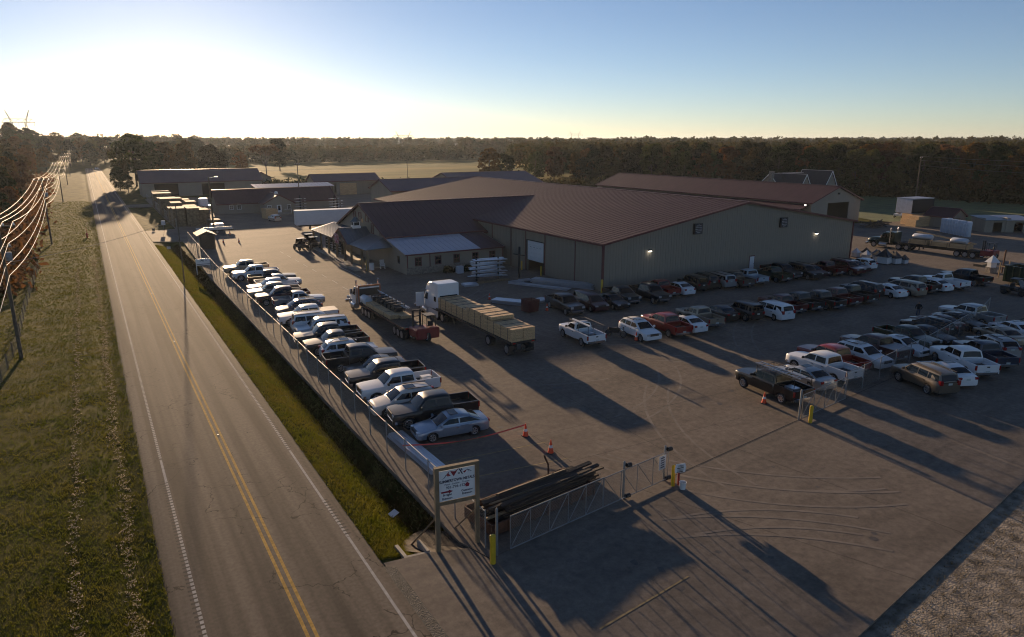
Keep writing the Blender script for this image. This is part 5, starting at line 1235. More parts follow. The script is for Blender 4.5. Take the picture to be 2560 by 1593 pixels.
def gp(x, off=0.0): return (x, GL(x)+off)
def gate(label, x0, x1, h, off, n, flip=1, wheels=True):
    t = thing('sliding_gate', label, 'gate'); y = lambda x: GL(x)+off
    def P(x, z): return (x, y(x), z)
    for z in (.12, h): q = MB(); q.cyl(P(x0,z),P(x1,z),.026,n=8); q.build('rail', M_galv, t, smooth=40)
    for i in range(n+1): x = x0+(x1-x0)*i/n; q = MB(); q.cyl(P(x,.12),P(x,h),.021,n=8); q.build('upright', M_galv, t, smooth=40)
    for i in range(n):
        a, b_ = x0+(x1-x0)*i/n, x0+(x1-x0)*(i+1)/n
        q = MB(); q.cyl(P(a,.12 if flip>0 else h),P(b_,h if flip>0 else .12),.016,n=6); q.build('brace', M_galv, t, smooth=40)
        q = MB(); q.quad(P(a,.14),P(b_,.14),P(b_,h-.03),P(a,h-.03)); q.build('mesh_panel', M_chain, t, recalc=False)
    return t
def gpost(label, x, h, off, r=.07, roller=True):
    t = thing('gate_post', label, 'post', (x, GL(x)+off, 0)); q = MB(); q.lathe([(r,0),(r,h),(r*.6,h+.08),(0,h+.1)],10); q.build('post', M_galv, t, smooth=40)
    if roller:
        for z in (.15, h-.12): q = MB(); q.cyl((.05,-.14,z),(.32,-.14,z),.12,n=10); q.bar((0,-.1,z),(.18,-.14,z),.06); q.build('roller', M_black, t)
    return t
gate('sliding chain-link gate leaf with diagonal braces in front of the timber bin', 14.35, 20.2, 1.75, -.12, 5, 1)
gate('open-braced tail section of the near sliding gate', 20.25, 25.15, 1.72, -.12, 4, -1)
gpost('tall galvanised corner post at the near end of the gate', 13.67, 2.25, 0, .06, False)
gpost('roller post in the middle of the near gate', 21.85, 2.0, .06)
gpost('roller post at the opening end of the near gate', 25.05, 1.95, .06)
q = MB(); q.quad((0,0,0),(.55,.07,0),(.55,.07,.8),(0,0,.8))
M_notice = pm('notice_grey', (.5,.52,.55), .5, 0, .06, 4)
t = thing('gate_notice', 'small printed notice wired to the end of the near gate', 'sign', (24.35, GL(24.35)-.17, .85))
q = MB(); q.box(0,.55,-.01,0,0,.8); q.build('board', M_notice, t, rot=(0,0,R(7.5)))
q = MB()
for k in range(5): q.box(.12,.43,-.016,-.0115,.1+.13*k,.17+.13*k)
q.box(.24,.31,-.016,-.0115,.68,.76); q.build('print', pm('notice_print',(.07,.08,.11),.7,0,.2,3), t, rot=(0,0,R(7.5)))
gate('sliding gate leaf folded back at the far side of the entrance', 38.75, 44.6, 1.75, -.1, 4, 1)
gpost('gate post at the far side of the entrance', 38.62, 2.05, 0, .07, False)
def bollard(label, x, y, h, r=.11):
    t = thing('bollard', label, 'bollard', (x,y,0)); q = MB(); q.lathe([(r,0),(r,h),(r*.6,h+.04),(0,h+.05)],12); q.build('post', M_yel, t, smooth=40)
bollard('yellow bollard in front of the timber bin beside the road entrance', 13.22, 23.72, 1.35, .13)
bollard('yellow bollard at the far side of the entrance by the black pickup', 38.85, 26.75, 1.15, .12)
bollard('yellow bollard behind the small white notice at the gate end', 25.0, 24.95, 1.15, .11)
# notice on red post with bucket
t = thing('entrance_notice', 'white notice on a red pipe at the end of the near gate', 'sign', (25.12,24.72,0))
q = MB(); q.cyl((.05,0,.1),(.05,0,1.0),.06,n=10); q.build('pipe', pm('red_pipe',(.30,.03,.03),.5), t, smooth=40)
q = MB(); q.ext([(-.33,-.08,.92),(.40,-.08,.82),(.46,-.08,1.1),(.36,-.08,1.34),(-.28,-.08,1.42),(-.36,-.08,1.2)],(0,-.02,0)); q.build('board', M_white, t)
q = MB()
for z in (1.28,1.22,1.06,1.0): q.box(-.2,.26,-.108,-.101,z-.012,z+.012)
for z in (1.14,.93): q.box(-.22,.24,-.108,-.101,z-.026,z+.026)
q.build('print', M_black, t, rot=(0,R(6),0), loc=(-.1,0,.0))
q = MB(); q.lathe([(.15,0),(.19,.38),(.2,.4),(.18,.4),(.14,.03),(0,.03)],14)
tag(q.build('bucket', M_white, loc=(25.2,24.42,0), smooth=40), 'white plastic bucket at the foot of the gate notice', 'bucket')

# --- the big roadside sign
def text(s, size, mat, parent, loc, bold=0.0, align='CENTER', sx=1.0):
    c = bpy.data.curves.new('lettering', 'FONT'); c.body = s; c.size = size; c.align_x = align; c.extrude = .003; c.offset = bold
    tmp = bpy.data.objects.new('tmp_text', c); col.objects.link(tmp); bpy.context.view_layer.update()
    me = bpy.data.meshes.new_from_object(tmp.evaluated_get(bpy.context.evaluated_depsgraph_get())); bpy.data.objects.remove(tmp); bpy.data.curves.remove(c); me.name = 'lettering'; me.materials.clear()
    o = lnk('lettering', me, parent, mat, loc, (R(90),0,0)); o.scale = (sx,1,1); return o
M_ink = pm('navy_ink', (.02,.025,.06), .6, 0, .05, 3); M_rink = pm('red_ink', (.24,.012,.03), .6, 0, .05, 3)
sg = thing('roadside_sign', 'white company sign in a timber frame on two posts by the entrance', 'sign', (11.55,25.78,-.3), R(-7))
for x in (.0, 1.9):
    q = MB(); q.box(x-.095,x+.095,-.095,.095,0,4.25); q.build('post', M_wood2, sg)
q = MB(); q.box(-.1,2.0,-.1,.1,4.252,4.4); q.build('top_beam', M_wood2, sg)
q = MB(); q.box(.097,1.803,-.07,.07,2.55,2.72); q.build('bottom_beam', M_wood2, sg)
q = MB(); q.bar((-.02,.15,1.9),(-.75,1.9,-.3),.1,.05); q.build('brace', M_wood2, sg); q = MB(); q.bar((1.9,.15,1.9),(1.2,1.9,-.1),.1,.05); q.build('brace', M_wood2, sg)
q = MB(); q.box(.1,1.8,-.03,.03,2.73,4.2); bd = q.build('board', M_white, sg)
yt = -.034
text('SUMMERTOWN METALS', .178, M_ink, bd, (.95,yt,3.615), .006, sx=.86)
text('Metal - Lumber - Trusses', .115, M_ink, bd, (.95,yt,3.475), 0)
text('931-796-1521', .175, M_ink, bd, (.92,yt,3.30), .002)
text('Freight', .145, M_ink, bd, (.48,yt,2.97), .004); text('Entrance', .135, M_ink, bd, (.48,yt,2.80), .004)
text('Customer', .135, M_ink, bd, (1.42,yt,3.04), .004); text('Entrance', .135, M_ink, bd, (1.42,yt,2.89), .004)
def flat(parent, poly, mat, name='emblem'):
    q = MB(); q.ext([(x, yt+.002, z) for x, z in poly], (0,-.006,0)); q.build(name, mat, parent)
flat(bd, [(.2,3.12),(.55,3.12),(.55,3.07),(.75,3.16),(.55,3.25),(.55,3.2),(.2,3.2)], M_rink, 'arrow')
flat(bd, [(1.36,3.24),(1.50,3.24),(1.54,3.36),(1.43,3.46),(1.32,3.36)], M_rink, 'arrow')
# roofs emblem
for pl, mt in (([(.22,3.79),(.36,3.88),(.42,3.98),(.46,3.98),(.38,3.86)], M_ink), ([(.44,3.98),(.60,4.14),(.56,4.03),(.66,3.92),(.52,3.90)], M_rink), ([(.64,4.14),(.84,4.09),(.98,4.16),(.96,4.10),(.80,3.86),(.72,3.98)], M_rink),
    ([(.82,4.02),(1.0,4.19),(1.04,4.19),(.84,3.97)], M_rink), ([(1.04,4.16),(1.09,4.18),(1.24,3.90),(1.18,3.90)], M_ink), ([(1.13,4.17),(1.18,4.17),(1.22,4.08),(1.18,4.06)], M_ink), ([(1.24,4.0),(1.42,4.07),(1.36,3.97),(1.30,3.93)], M_rink), ([(1.40,4.08),(1.46,4.09),(1.66,3.96),(1.60,3.97),(1.48,4.03)], M_ink),
    ([(1.0,3.93),(1.03,3.93),(1.03,4.0),(1.0,4.0)], M_ink), ([(1.05,3.93),(1.08,3.93),(1.08,4.0),(1.05,4.0)], M_ink), ([(1.47,3.97),(1.5,3.97),(1.5,4.0),(1.47,4.0)], M_ink)): flat(bd, pl, mt)
# small company sign farther along the fence
s2 = thing('fence_sign', 'small white company sign on two legs between the pole and the fence', 'sign', (12.0,108.0,-.75), R(-4))
for x in (.05,1.85): q = MB(); q.box(x-.05,x+.05,-.05,.05,0,2.1); q.build('post', M_white, s2)
q = MB(); q.box(0,1.9,-.08,-.05,1.35,2.3); b2 = q.build('board', M_white, s2)
q = MB(); q.box(.08,1.85,-.087,-.081,1.47,1.55); q.build('stripe', M_ink, b2)
q = MB(); q.ext([(.5,-.081,1.9),(.75,-.081,2.1),(1.0,-.081,1.88),(1.1,-.081,2.02),(.75,-.081,2.0),(.62,-.081,1.93)],(0,-.006,0)); q.ext([(1.2,-.081,1.95),(1.38,-.081,2.05),(1.55,-.081,1.92),(1.38,-.081,2.0)],(0,-.006,0)); q.build('emblem', M_ink, b2)
# small roadside signs
for lab, x, y, z, w, h, sc_ in (('grey road sign on a thin post near the driveway', 12.4,158.5,1.4,.75,.95,2.2),('small dark sign in the grass before the driveway', 10.6,160,.2,.5,.5,.6),('small pale sign in the grass after the driveway', 10.9,134.5,.35,.6,.45,.7)):
    t = thing('road_sign', lab, 'sign', (x,y,terr(x,y))); q = MB(); q.cyl((0,0,0),(0,0,sc_),.03,n=6); q.build('post', M_galv, t); q = MB(); q.box(-w/2,w/2,-.045,-.032,z,z+h); q.build('plate', M_notice if 'dark' not in lab else M_black, t)
q = MB(); q.ext([(-.22,-.2,0),(.25,-.16,0),(.2,.2,0),(-.24,.17,0)],(0,0,.02))
tag(q.build('white_card', M_white, loc=(11.55,31.3,terr(11.55,31.3)+.22), rot=(R(18),R(-14),.2)), 'white card lying in the swale grass', 'card')
# culvert box
t = thing('culvert_box', 'open concrete drain box at the end of the swale', 'drain')
for (a,b_) in (((10.15,26.25),(10.15,27.35)),((11.2,26.1),(11.2,27.2)),((10.05,26.2),(11.3,26.05))):
    q = MB(); q.bar((*a,-.42),(*b_,-.46),.16,.75); q.build('wall', M_conc, t)

# --- timber bin behind the gate
t = thing('timber_bin', 'rusty steel bin filled with dark scrap timber behind the near gate', 'bin', (17.55,27.05,0), R(7.5))
for y in (-1.15, 1.15): q = MB(); q.box(-3.5,3.1,y-.04,y+.04,.1,.66); q.build('side_panel', M_rust, t)
for x in (-3.55, 3.1): q = MB(); q.box(x-.04,x+.04,-1.1,1.1,.1,.66); q.build('end_panel', M_rust, t)
q = MB(); q.box(-3.5,3.06,-1.1,1.1,.05,.12); q.build('floor', M_rust, t)
for k in range(9):
    x = -3.4+.8*k
    for y in (-1.22, 1.22): q = MB(); q.box(x-.04,x+.04,y-.03,y+.03,.05,.66); q.build('rib', M_rust, t)
tm = MB().box(-.5,.5,-.06,.06,-.045,.045).mesh('scrap_timber')
for i in range(64):
    L = rnd.uniform(4.2,7.2); lv = i//9
    o = lnk('scrap_timber', tm, None, M_woodold if rnd.random() < .9 else M_wood2, None)
    o.location = (17.75+rnd.uniform(-.5,.9), 27.1+rnd.uniform(-.95,.95)*(1-.09*lv), .2+lv*.125+rnd.uniform(0,.05)); o.rotation_euler = (rnd.uniform(-.4,.4), rnd.uniform(-.035,.035), R(7.5)+rnd.gauss(0,.05)); o.scale = (L,rnd.uniform(.8,2.0),rnd.uniform(.8,1.8))
    tag(o, 'dark old timber in the pile in the rusty bin behind the near gate', 'timber', 'scrap timbers in the bin behind the gate')
q = MB(); q.tube([(0,0,0),(.05,.1,.5),(-.12,.15,.9),(-.2,.1,1.1)],.05)
tag(q.build('bent_scrap', M_rust, loc=(19.0,28.0,.9)), 'bent dark strip sticking up from the timber pile', 'scrap')
# pale sheets along the fence
t = thing('sheet_stack', 'stack of long pale ribbed sheets lying along the fence by the silver sedan', 'metal sheets', (14.75,35.8,0), R(2))
for k in range(4): q = MB(); q.box(-.5+.05*k,.5+.02*k,-3.1,3.1,.02+.05*k,.06+.05*k); q.build('sheet', M_sheet, t)
q = MB()
for k in range(5): q.box(-.38+.2*k,-.33+.2*k,-3.1,3.1,.213,.235)
q.build('sheet_rib', M_sheet, t)

# --- cones and tape
cone_m = MB().lathe([(.17,.04),(.13,.25),(.085,.5),(.035,.76),(.03,.8),(0,.8)],12).mesh('body',40)
base_m = MB().tbox((0,0,.02),(.38,.38,.04),.92).mesh('base')
col_m = MB().lathe([(.118,.34),(.09,.5)],12).mesh('collar',40)
def cone(x, y, lab, s=1.0, rz=0):
    t = thing('traffic_cone', lab, 'cone', (x,y,.004), rz, 'orange traffic cones'); t.scale = (s,s,s)
    lnk('body', cone_m, t, M_orange); lnk('base', base_m, t, M_black); lnk('collar', col_m, t, M_white)
cone(21.64,34.5,'orange cone holding the tape, farther of two by the silver sedan',1.05); cone(21.63,31.67,'orange cone nearest the timber bin',1.05,.3)
cone(39.1,30.7,'orange cone in front of the black pickup by the far gate',1.0,.5); cone(41.9,47.6,'orange cone beside the motorcycle'); cone(41.3,61.6,'orange cone next to the maroon scrap bin')
cone(20.0,135.3,'left orange cone of the pair beyond the guard shelter'); cone(22.5,134.2,'right orange cone of the pair beyond the guard shelter'); cone(23.0,146.3,'orange cone beside the low trailer of white sheets'); cone(38.6,69.6,'orange cone standing on the sheet stack near the scrap bin',.9)
m = MB(); q0, q1 = Vector((14.0,35.9,.62)), Vector((21.6,34.5,.78))
M_tape = pm('red_tape', (.75,.10,.07), .5, 0, .05, 3)
pr_ = None
for i in range(13):
    k = i/12; c = q0.lerp(q1,k) - Vector((0,0,.35*math.sin(math.pi*k))); tw = math.sin(k*9)*.9
    a = Vector((0, math.sin(tw), math.cos(tw)))*.045
    if pr_: m.quad(pr_[0], pr_[1], c+a, c-a)
    pr_ = (c-a, c+a)
tag(m.build('barrier_tape', M_tape, recalc=False), 'red barrier tape strung from the fence to a cone', 'tape')
t = thing('hydrant', 'red hydrant post standing in the left verge', 'hydrant', (-1.1,156,terr(-1.1,156))); q = MB(); q.lathe([(.2,0),(.2,.1),(.14,.12),(.14,.75),(.2,.78),(.12,.95),(0,1.0)],10); q.build('body', pm('hydrant_red',(.5,.05,.03),.5), t, smooth=40); q = MB(); q.cyl((-.25,0,.6),(.25,0,.6),.07,n=8); q.build('nozzle', MATS['hydrant_red'], t); q = MB(); q.cyl((0,0,1.0),(0,0,2.0),.03,n=6); q.build('marker', MATS['hydrant_red'], t)

# --- racks and stacks in front of the overhead door
t = thing('sheet_rack', 'tall cantilever rack of shiny sheet lengths before the lean-to', 'rack', (44.2,80.2,0), R(-3))
for x in (-1.6, 1.6):
    q = MB(); q.box(x-.08,x+.08,-.1,.1,0,3.0); q.build('upright', M_black, t)
    for k in range(5): q = MB(); q.box(x-.05,x+.05,-1.0,1.0,.5+k*.52,.6+k*.52); q.build('arm', M_black, t)
for k in range(5):
    for j in range(3):
        q = MB(); L = rnd.uniform(4.0,5.2)/2; o_ = rnd.uniform(-.4,.4); y0 = -1.0+.62*j; z0 = .605+k*.52+rnd.uniform(0,.08); tz = rnd.uniform(-.1,.12)
        q.ext([(-L+o_,y0,z0-tz),(L+o_,y0,z0+tz),(L+o_,y0,z0+tz+.05),(-L+o_,y0,z0-tz+.05)],(0,.55,0)); tag(q.build('sheet_bundle', M_sheet, loc=(44.2,80.2,0), rot=(0,0,R(-3))), 'shiny sheet bundle lying on the tall rack before the lean-to', 'sheet metal', 'sheet bundles on the tall rack')
bundle('board_stack','timber skid under the tall sheet rack','boards',(44.0,78.6,.004),R(2),(5.4,.5,.22),2,M_wood2)
t = thing('light_post', 'black post with a cross arm before the white overhead door', 'post', (48.6,79.3,0)); q = MB(); q.box(-.11,.11,-.11,.11,0,4.2); q.build('post', M_black, t); q = MB(); q.bar((-.9,.1,3.3),(.9,-.1,2.9),.14,.12); q.build('cross_arm', M_black, t)
def sheetpile(lab, x, y, rz, lx, ly, n, mat=M_sheet):
    t = thing('sheet_pile', lab, 'sheet metal', (x,y,.004), R(rz), 'low piles of sheet metal on the yard')
    for k in range(n): q = MB(); e = rnd.uniform(-.15,.15); q.box(-lx/2+e,lx/2+e,-ly/2+rnd.uniform(-.06,.06),ly/2,.02+.07*k,.07+.07*k); q.build('sheet', mat, t, rot=(0,0,rnd.gauss(0,.015)))
sheetpile('small square pile of sheets left of the tall rack', 40.3,77.9,-8,1.8,1.6,4)
sheetpile('pair of small sheets at the foot of the cross-armed post', 46.6,76.6,4,1.8,1.2,3); sheetpile('little sheet pile just right of the cross-armed post', 48.2,77.0,-10,1.6,.9,3)
sheetpile('long thin sheet pile angled towards the warehouse wall', 47.6,72.8,-62,8.5,1.0,3)
sheetpile('tall blue-white sheet pile along the warehouse wall', 50.6,71.8,-60,8.5,1.4,9)
sheetpile('sheet pile behind the maroon scrap bin', 39.6,66.6,-55,4.0,1.5,6); sheetpile('sheet pile right of the maroon scrap bin', 42.5,65.6,15,3.2,1.4,4)
t = thing('scrap_bin', 'small maroon scrap bin beside the sheet piles', 'bin', (39.5,62.2,0), R(8))
M_mar = pm('maroon_bin', (.09,.018,.016), .6, 0, .25, 2)
for y in (-.62,.62): q = MB(); q.ext([(-.7,y-.03,.1),(.62,y-.03,.1),(.85,y-.03,1.35),(-.72,y-.03,1.45)],(0,.06,0)); q.build('side_panel', M_mar, t)
q = MB(); q.box(-.74,-.68,-.6,.6,.1,1.45); q.build('end_panel', M_mar, t); q = MB(); q.bar((.63,0,.1),(.84,0,1.33),1.2,.06,(1,0,0)); q.build('end_panel', M_mar, t); q = MB(); q.box(-.68,.62,-.6,.6,.1,.2); q.build('floor', M_mar, t)
for k in range(5): q = MB(); x=-.55+.28*k; q.box(x-.03,x+.03,-.7,-.655,.1,1.35); q.build('rib', M_mar, t)
# planter clutter along the lean-to wall
M_bush = leaf_mat('dark_shrub', [(.018,.024,.01),(.035,.035,.014),(.05,.03,.015)], .25)
for i,(x,y,r_) in enumerate(((42.0,87.6,.7),(43.4,87.4,.55),(45.0,87.3,.6))):
    P = np.zeros((260,4,3))
    for k in range(260):
        v = np.array([rnd.gauss(0,1) for _ in range(3)]); v = v/np.linalg.norm(v)*r_*rnd.uniform(.6,1.05); v[2] = abs(v[2])*1.1+.1; a = np.array([rnd.gauss(0,1) for _ in range(3)])*.09; b_ = np.array([rnd.gauss(0,1) for _ in range(3)])*.09; P[k] = (v-a-b_, v+a-b_, v+a+b_, v-a+b_)
    o = bpy.data.objects.new('shrub', soup('shrub', P, M_bush, 4)); col.objects.link(o); o.location = (x,y,0); tag(o, 'dark shrub against the lean-to stone wall, %s from the left' % ORD[i], 'shrub', 'shrubs along the lean-to')
q = MB(); q.tbox((0,0,.5),(.9,.8,1.0),.95); q.box(-.3,.3,-.42,-.40,.3,.8)
tag(q.build('water_tote', M_wrap, loc=(43.2,86.4,.0), bevel=.05), 'pale plastic tote beside the tall sheet rack', 'tote')
# --- lumber yard by the road
k_ = 0
for x, y, lx, ly, h in ((14.9+1.3,168,2.4,5.0,3.9),(18.9,167,2.4,5.0,3.9),(21.4,170,2.3,5.0,3.2),(17.2,175,4.6,4.6,3.4),(20.8,177,2.3,4.8,3.0),(17.4,183,2.3,4.8,3.9),(19.9,184.5,4.0,4.6,2.9),(17.3,193,4.8,4.6,4.2),(21.8,194,2.4,4.8,3.2),(17.6,206,4.4,4.8,3.4),(17.5,218,4.6,4.8,3.9),(21.9,207,2.3,4.8,2.8),(22.4,162,2.4,3.4,1.6),(18.3,232,4.6,4.6,3.6)):
    bundle('lumber_stack', 'tall lumber stack in the road-side lumber yard, %s from the driveway' % ORD[k_], 'lumber', (x,y,.01), 0, (lx,ly,h), max(3,int(h/.7)), pm('stacked_lumber',(.12,.085,.05),.85,0,.25,2,c2=(.2,.15,.085)), 'lumber stacks beside the road', straps=()); k_ += 1
t = thing('sheet_trailer', 'low trailer loaded with white wrapped sheets by the driveway', 'trailer', (20.6,150.3,0), R(2))
q = MB(); q.box(-3.6,3.6,-1.1,1.1,.55,.75); q.build('deck', M_woodold, t); put_wheels(t, (-.5,.5), 1.0, .36, .22)
q = MB(); q.box(-3.4,3.4,-1.14,-1.1,.76,1.3); q.build('side_board', M_sheet, t)
q = MB(); q.tbox((0,0,.75),(2.6,2.0,1.3),.94)
tag(q.build('wrapped_pallet', M_wrap, loc=(22.0,155.0,.0), bevel=.08), 'white wrapped pallet beside the lumber stacks', 'pallet')
for i,(x,y) in enumerate(((19.3,153.5),(19.9,157.5),(21.4,159.6))): sheetpile('loose board pile at the foot of the lumber stacks, %s' % ('nearest','middle','farthest')[i], x,y,20-30*i,3.0,1.2,4,M_wood)
# racks by the office
for i,(x,y) in enumerate(((51.5,168.5),(45.6,180.0),(53.0,176.0))):
    t = thing('cantilever_rack', 'cantilever rack of metal trim near the office, %s' % ('nearest the box trailer','beside the office gable','farther right')[i], 'rack', (x,y,0), R(10)); q = MB()
    q.box(-.12,.12,-.12,.12,0,4.6); q.build('upright', M_black, t)
    for k in range(6): q = MB(); q.bar((-2.0,-1.6,.6+.65*k),(2.0,1.2,.4+.65*k),.5,.05); q.build('trim_length', M_sheet, t); q = MB(); q.bar((-1.0,0,.5+.65*k),(1.0,0,.5+.65*k),.1); q.build('arm', M_black, t)
for i,(x,y,h) in enumerate(((36.2,173,2.4),(37.4,175.5,2.0))): bundle('lumber_stack','leaning lumber stack in the shade before the office, %s' % ('nearer','farther')[i],'lumber',(x,y,.01),R(12),(2.2,2.6,h),3,M_wood,'lumber before the office')
t = thing('white_cab_truck', 'bright white cab-over truck parked by the far end of the lumber yard', 'truck', (27.0,208,0), R(95))
q = MB(); q.tbox((1.4,0,1.5),(2.0,2.2,2.2),.92); q.build('cab', M_white, t, bevel=.08); q = MB(); q.box(-3.5,.3,-1.1,1.1,.8,.95); q.build('deck', M_white, t); put_wheels(t,(1.6,-2.2),.95,.42,.25)
q = MB(); q.quad((2.38,-.9,1.6),(2.38,.9,1.6),(2.3,.86,2.3),(2.3,-.86,2.3)); q.build('windshield', VM['glass'], t, recalc=False, loc=(.06,0,0))

# --- right side of the yard
cup_w = pm('cupola_white',(.5,.52,.55),.5)
for i,(x,y,s) in enumerate(((103.4,66.5,.85),(104.6,65.6,.9),(105.4,64.4,.8),(103.2,64.6,.8),(104.0,63.2,.9),(102.6,62.0,.9),(101.2,60.4,1.35),(102.6,59.6,1.1),(103.8,60.8,1.0),(103.9,59.0,.8))):
    t = thing('display_cupola', 'display cupola on the ground past the warehouse corner, %s from the wall' % ORD[i], 'cupola', (x,y,.004), rnd.uniform(-.2,.2), 'display cupolas'); t.scale=(s,s,s)
    q = MB(); q.box(-.55,.55,-.55,.55,.1,.85); q.build('body', cup_w if i not in (6,) else M_offw, t); q = MB(); q.box(-.62,.62,-.62,.62,0,.1); q.build('base', M_black, t)
    q = MB(); q.lathe([(1.02,.85),(.5,1.25),(0,1.75)],4); q.build('roof', (cup_w, M_black, M_blue)[i%3] if i<6 else M_black, t, rot=(0,0,R(45)))
t = thing('shipping_box', 'tall white box body raised on lumber at the far right of the yard', 'box body', (157.2,88.6,0), R(-8))
q = MB(); q.box(-3.3,3.3,-2.0,2.0,2.4,5.6); q.build('body', M_wrap, t, bevel=.05); q = MB(); q.box(-3.35,3.35,-2.06,-2.0,2.5,5.5); q.build('end_shade_panel', M_dark, t); q = MB(); q.box(-3.4,3.4,-2.1,2.1,5.61,5.68); q.build('roof', M_roofg, t)  # near-black sheet on the closed body, painted as the shade of an opening
for i,(dx,dy,z,h,lx) in enumerate(((-.6,.0,.01,1.2,5.5),(-.5,.1,1.22,1.15,5.0),(-3.3,-2.4,.01,1.5,4.6),(-3.0,-2.6,1.52,.7,4.2))):
    bundle('lumber_pack','golden lumber pack under or beside the tall white box, %s' % ORD[i],'lumber',(156.6+dx,87.4+dy,z),R(-12),(lx,2.6,h),4,M_wood,'lumber packs by the tall white box')
t = thing('wrapped_bale_row', 'row of tall blue-white wrapped rolls standing together at the right', 'rolls', (146.2,73.2,0), R(-52)) if False else None
rl_m = MB().lathe([(.0,0),(.5,0),(.52,.1),(.5,1.3),(.52,2.5),(.46,2.62),(0,2.66)],10).mesh('wrapped_roll',45)
for i in range(20):
    o = bpy.data.objects.new('wrapped_roll', rl_m); col.objects.link(o); 
    if not rl_m.materials: rl_m.materials.append(M_wrap)
    o.location = (147.2-1.0*(i%10)*.38 + (i//10)*1.0, 76.6-.72*(i%10)*1.0+(i//10)*.5, .01); o.scale=(1,1,rnd.uniform(.92,1.1)); tag(o,'tall blue-white wrapped roll, %s from the far end of the %s rank' % (ORD[i%10], ('front','back')[i//10]),'roll','tall wrapped rolls at the right')
t = thing('display_shed', 'small red-roofed display shed behind the wrapped rolls', 'shed'); gable(t,154.5,160.0,79.0,84.5,2.4,3.9,'y',M_wall,M_roof,over=.3,ops={'s':[(156.2,158.0,0,2.0)]})
for i,(x,y,rm) in enumerate(((157.0,72.6,M_blue),(160.6,70.4,M_roofg))):
    t = thing('display_shed', 'low shed with a %s roof right of the wrapped rolls' % ('slate' if i==0 else 'pale'), 'shed', (x,y,0), R(-30)); q = MB(); wallx(q,-2.6,2.6,-2.2,.1,0,2.4,[(-.9,.9,0,2.0)]); q.box(-2.6,-2.5,-2.09,2.2,0,2.8); q.box(2.5,2.6,-2.09,2.2,0,2.8); q.box(-2.49,2.49,2.1,2.2,0,2.8); q.build('wall', M_wall, t); q = MB(); q.ext([(-2.9,-2.6,2.42),(2.9,-2.6,2.42),(2.9,2.5,2.95),(-2.9,2.5,2.95)],(0,0,.08)); q.build('roof', rm, t)
q = MB()
for k in range(26): a=rnd.uniform(0,6.28); q.bar((rnd.uniform(-3,3),rnd.uniform(-1.6,1.6),rnd.uniform(.1,1.0)),(rnd.uniform(-4,4),rnd.uniform(-1.8,1.8),rnd.uniform(.1,1.4)),.25,.12)
tag(q.build('scrap_heap', M_woodold, loc=(143.5,88.5,0)), 'dark heap of scrap timber left of the tall white box', kind='stuff')
vehicle('crewcover','white',151.0,106.0,-60,'white pickup parked by the right corner of the long right shed','pickup',None,roof=False)
t = thing('flat_cart', 'pale flat cart on the lawn before the woodland', 'cart', (166,97,0), R(20)); q=MB(); q.box(-1.6,1.6,-.9,.9,.6,.95); q.build('deck', M_offw, t); put_wheels(t,(-.9,.9),.8,.3,.2); q=MB(); q.lathe([(0,0),(.5,.1),(.55,.6),(0,.9)],8,c=(0,0,.95)); q.build('load', M_black, t)
t = thing('well_house', 'small white well house ornament near the right edge', 'well house', (107.2,48.5,0), .3); q=MB(); q.lathe([(.75,0),(.75,.75),(.8,.8),(0,.8)],6); q.build('base', M_stone, t); q=MB(); q.lathe([(.6,.8),(.6,1.5),(0,1.5)],6); q.build('body', M_white, t); q=MB(); q.lathe([(1.0,1.5),(.5,2.0),(0,2.5)],6); q.build('roof', M_offw, t)
q=MB(); q.cyl((0,0,0),(.15,0,3.2),.12,n=8)
tag(q.build('dark_post', M_rust, loc=(108.3,47.6,0)), 'dark pipe post beside the white well house', 'post')
t = thing('roll_off_container', 'dark green open container at the right edge of the yard', 'container', (101.6,40.6,0), R(78))
for y in (-1.2,1.2): q=MB(); q.box(-3.4,3.4,y-.05,y+.05,.2,2.3); q.build('side_panel', PAINT['green'], t)
for k in range(8):
    for y in (-1.3,1.3): q=MB(); x=-3.2+.9*k; q.box(x-.06,x+.06,y-.06,y+.06,.2,2.3); q.build('rib', PAINT['green'], t)
for x in (-3.4,3.4): q=MB(); q.box(x-.05,x+.05,-1.15,1.15,.2,2.3); q.build('end_panel', PAINT['green'], t)
q=MB(); q.box(-3.3,3.3,-1.1,1.1,1.5,1.7); q.build('load', M_dark, t)
t = thing('loading_frame', 'pale steel loading frame beside the green container', 'frame', (104.8,44.2,0), R(80)); q=MB()
for x in (-1.8,1.8):
    for y in (-.9,.9): q.bar((x,y,0),(x,y,2.1),.12)
for y in (-.9,.9): q.bar((-1.8,y,1.6),(1.8,y,1.6),.12)
q.bar((-1.8,-.9,1.6),(-1.8,.9,1.6),.12); q.bar((1.8,-.9,1.6),(1.8,.9,1.6),.12); q.build('frame', M_wood, t); q=MB(); q.box(-1.7,1.7,-.8,.8,1.67,1.75); q.build('top_board', M_dark, t)
q=MB(); q.box(-2.0,2.0,-.1,.1,.0,1.5)
t = thing('pallet_stack', 'stack of planks near the right edge behind the lifted black pickup', 'boards', (112.0,52.0,0), 0); [MB().box(-1.2,1.2,-.6,.6,.12*k,.12*k+.1).build('plank', M_wood2, t) for k in range(3)]
# far-right roof corner
t = thing('edge_shed', 'maroon roofed shed corner with a bright white edge at the right edge', 'shed'); gable(t,166.5,176,58.5,66,2.4,3.6,'x',M_wall,M_roofp,tm=M_white,over=.3)

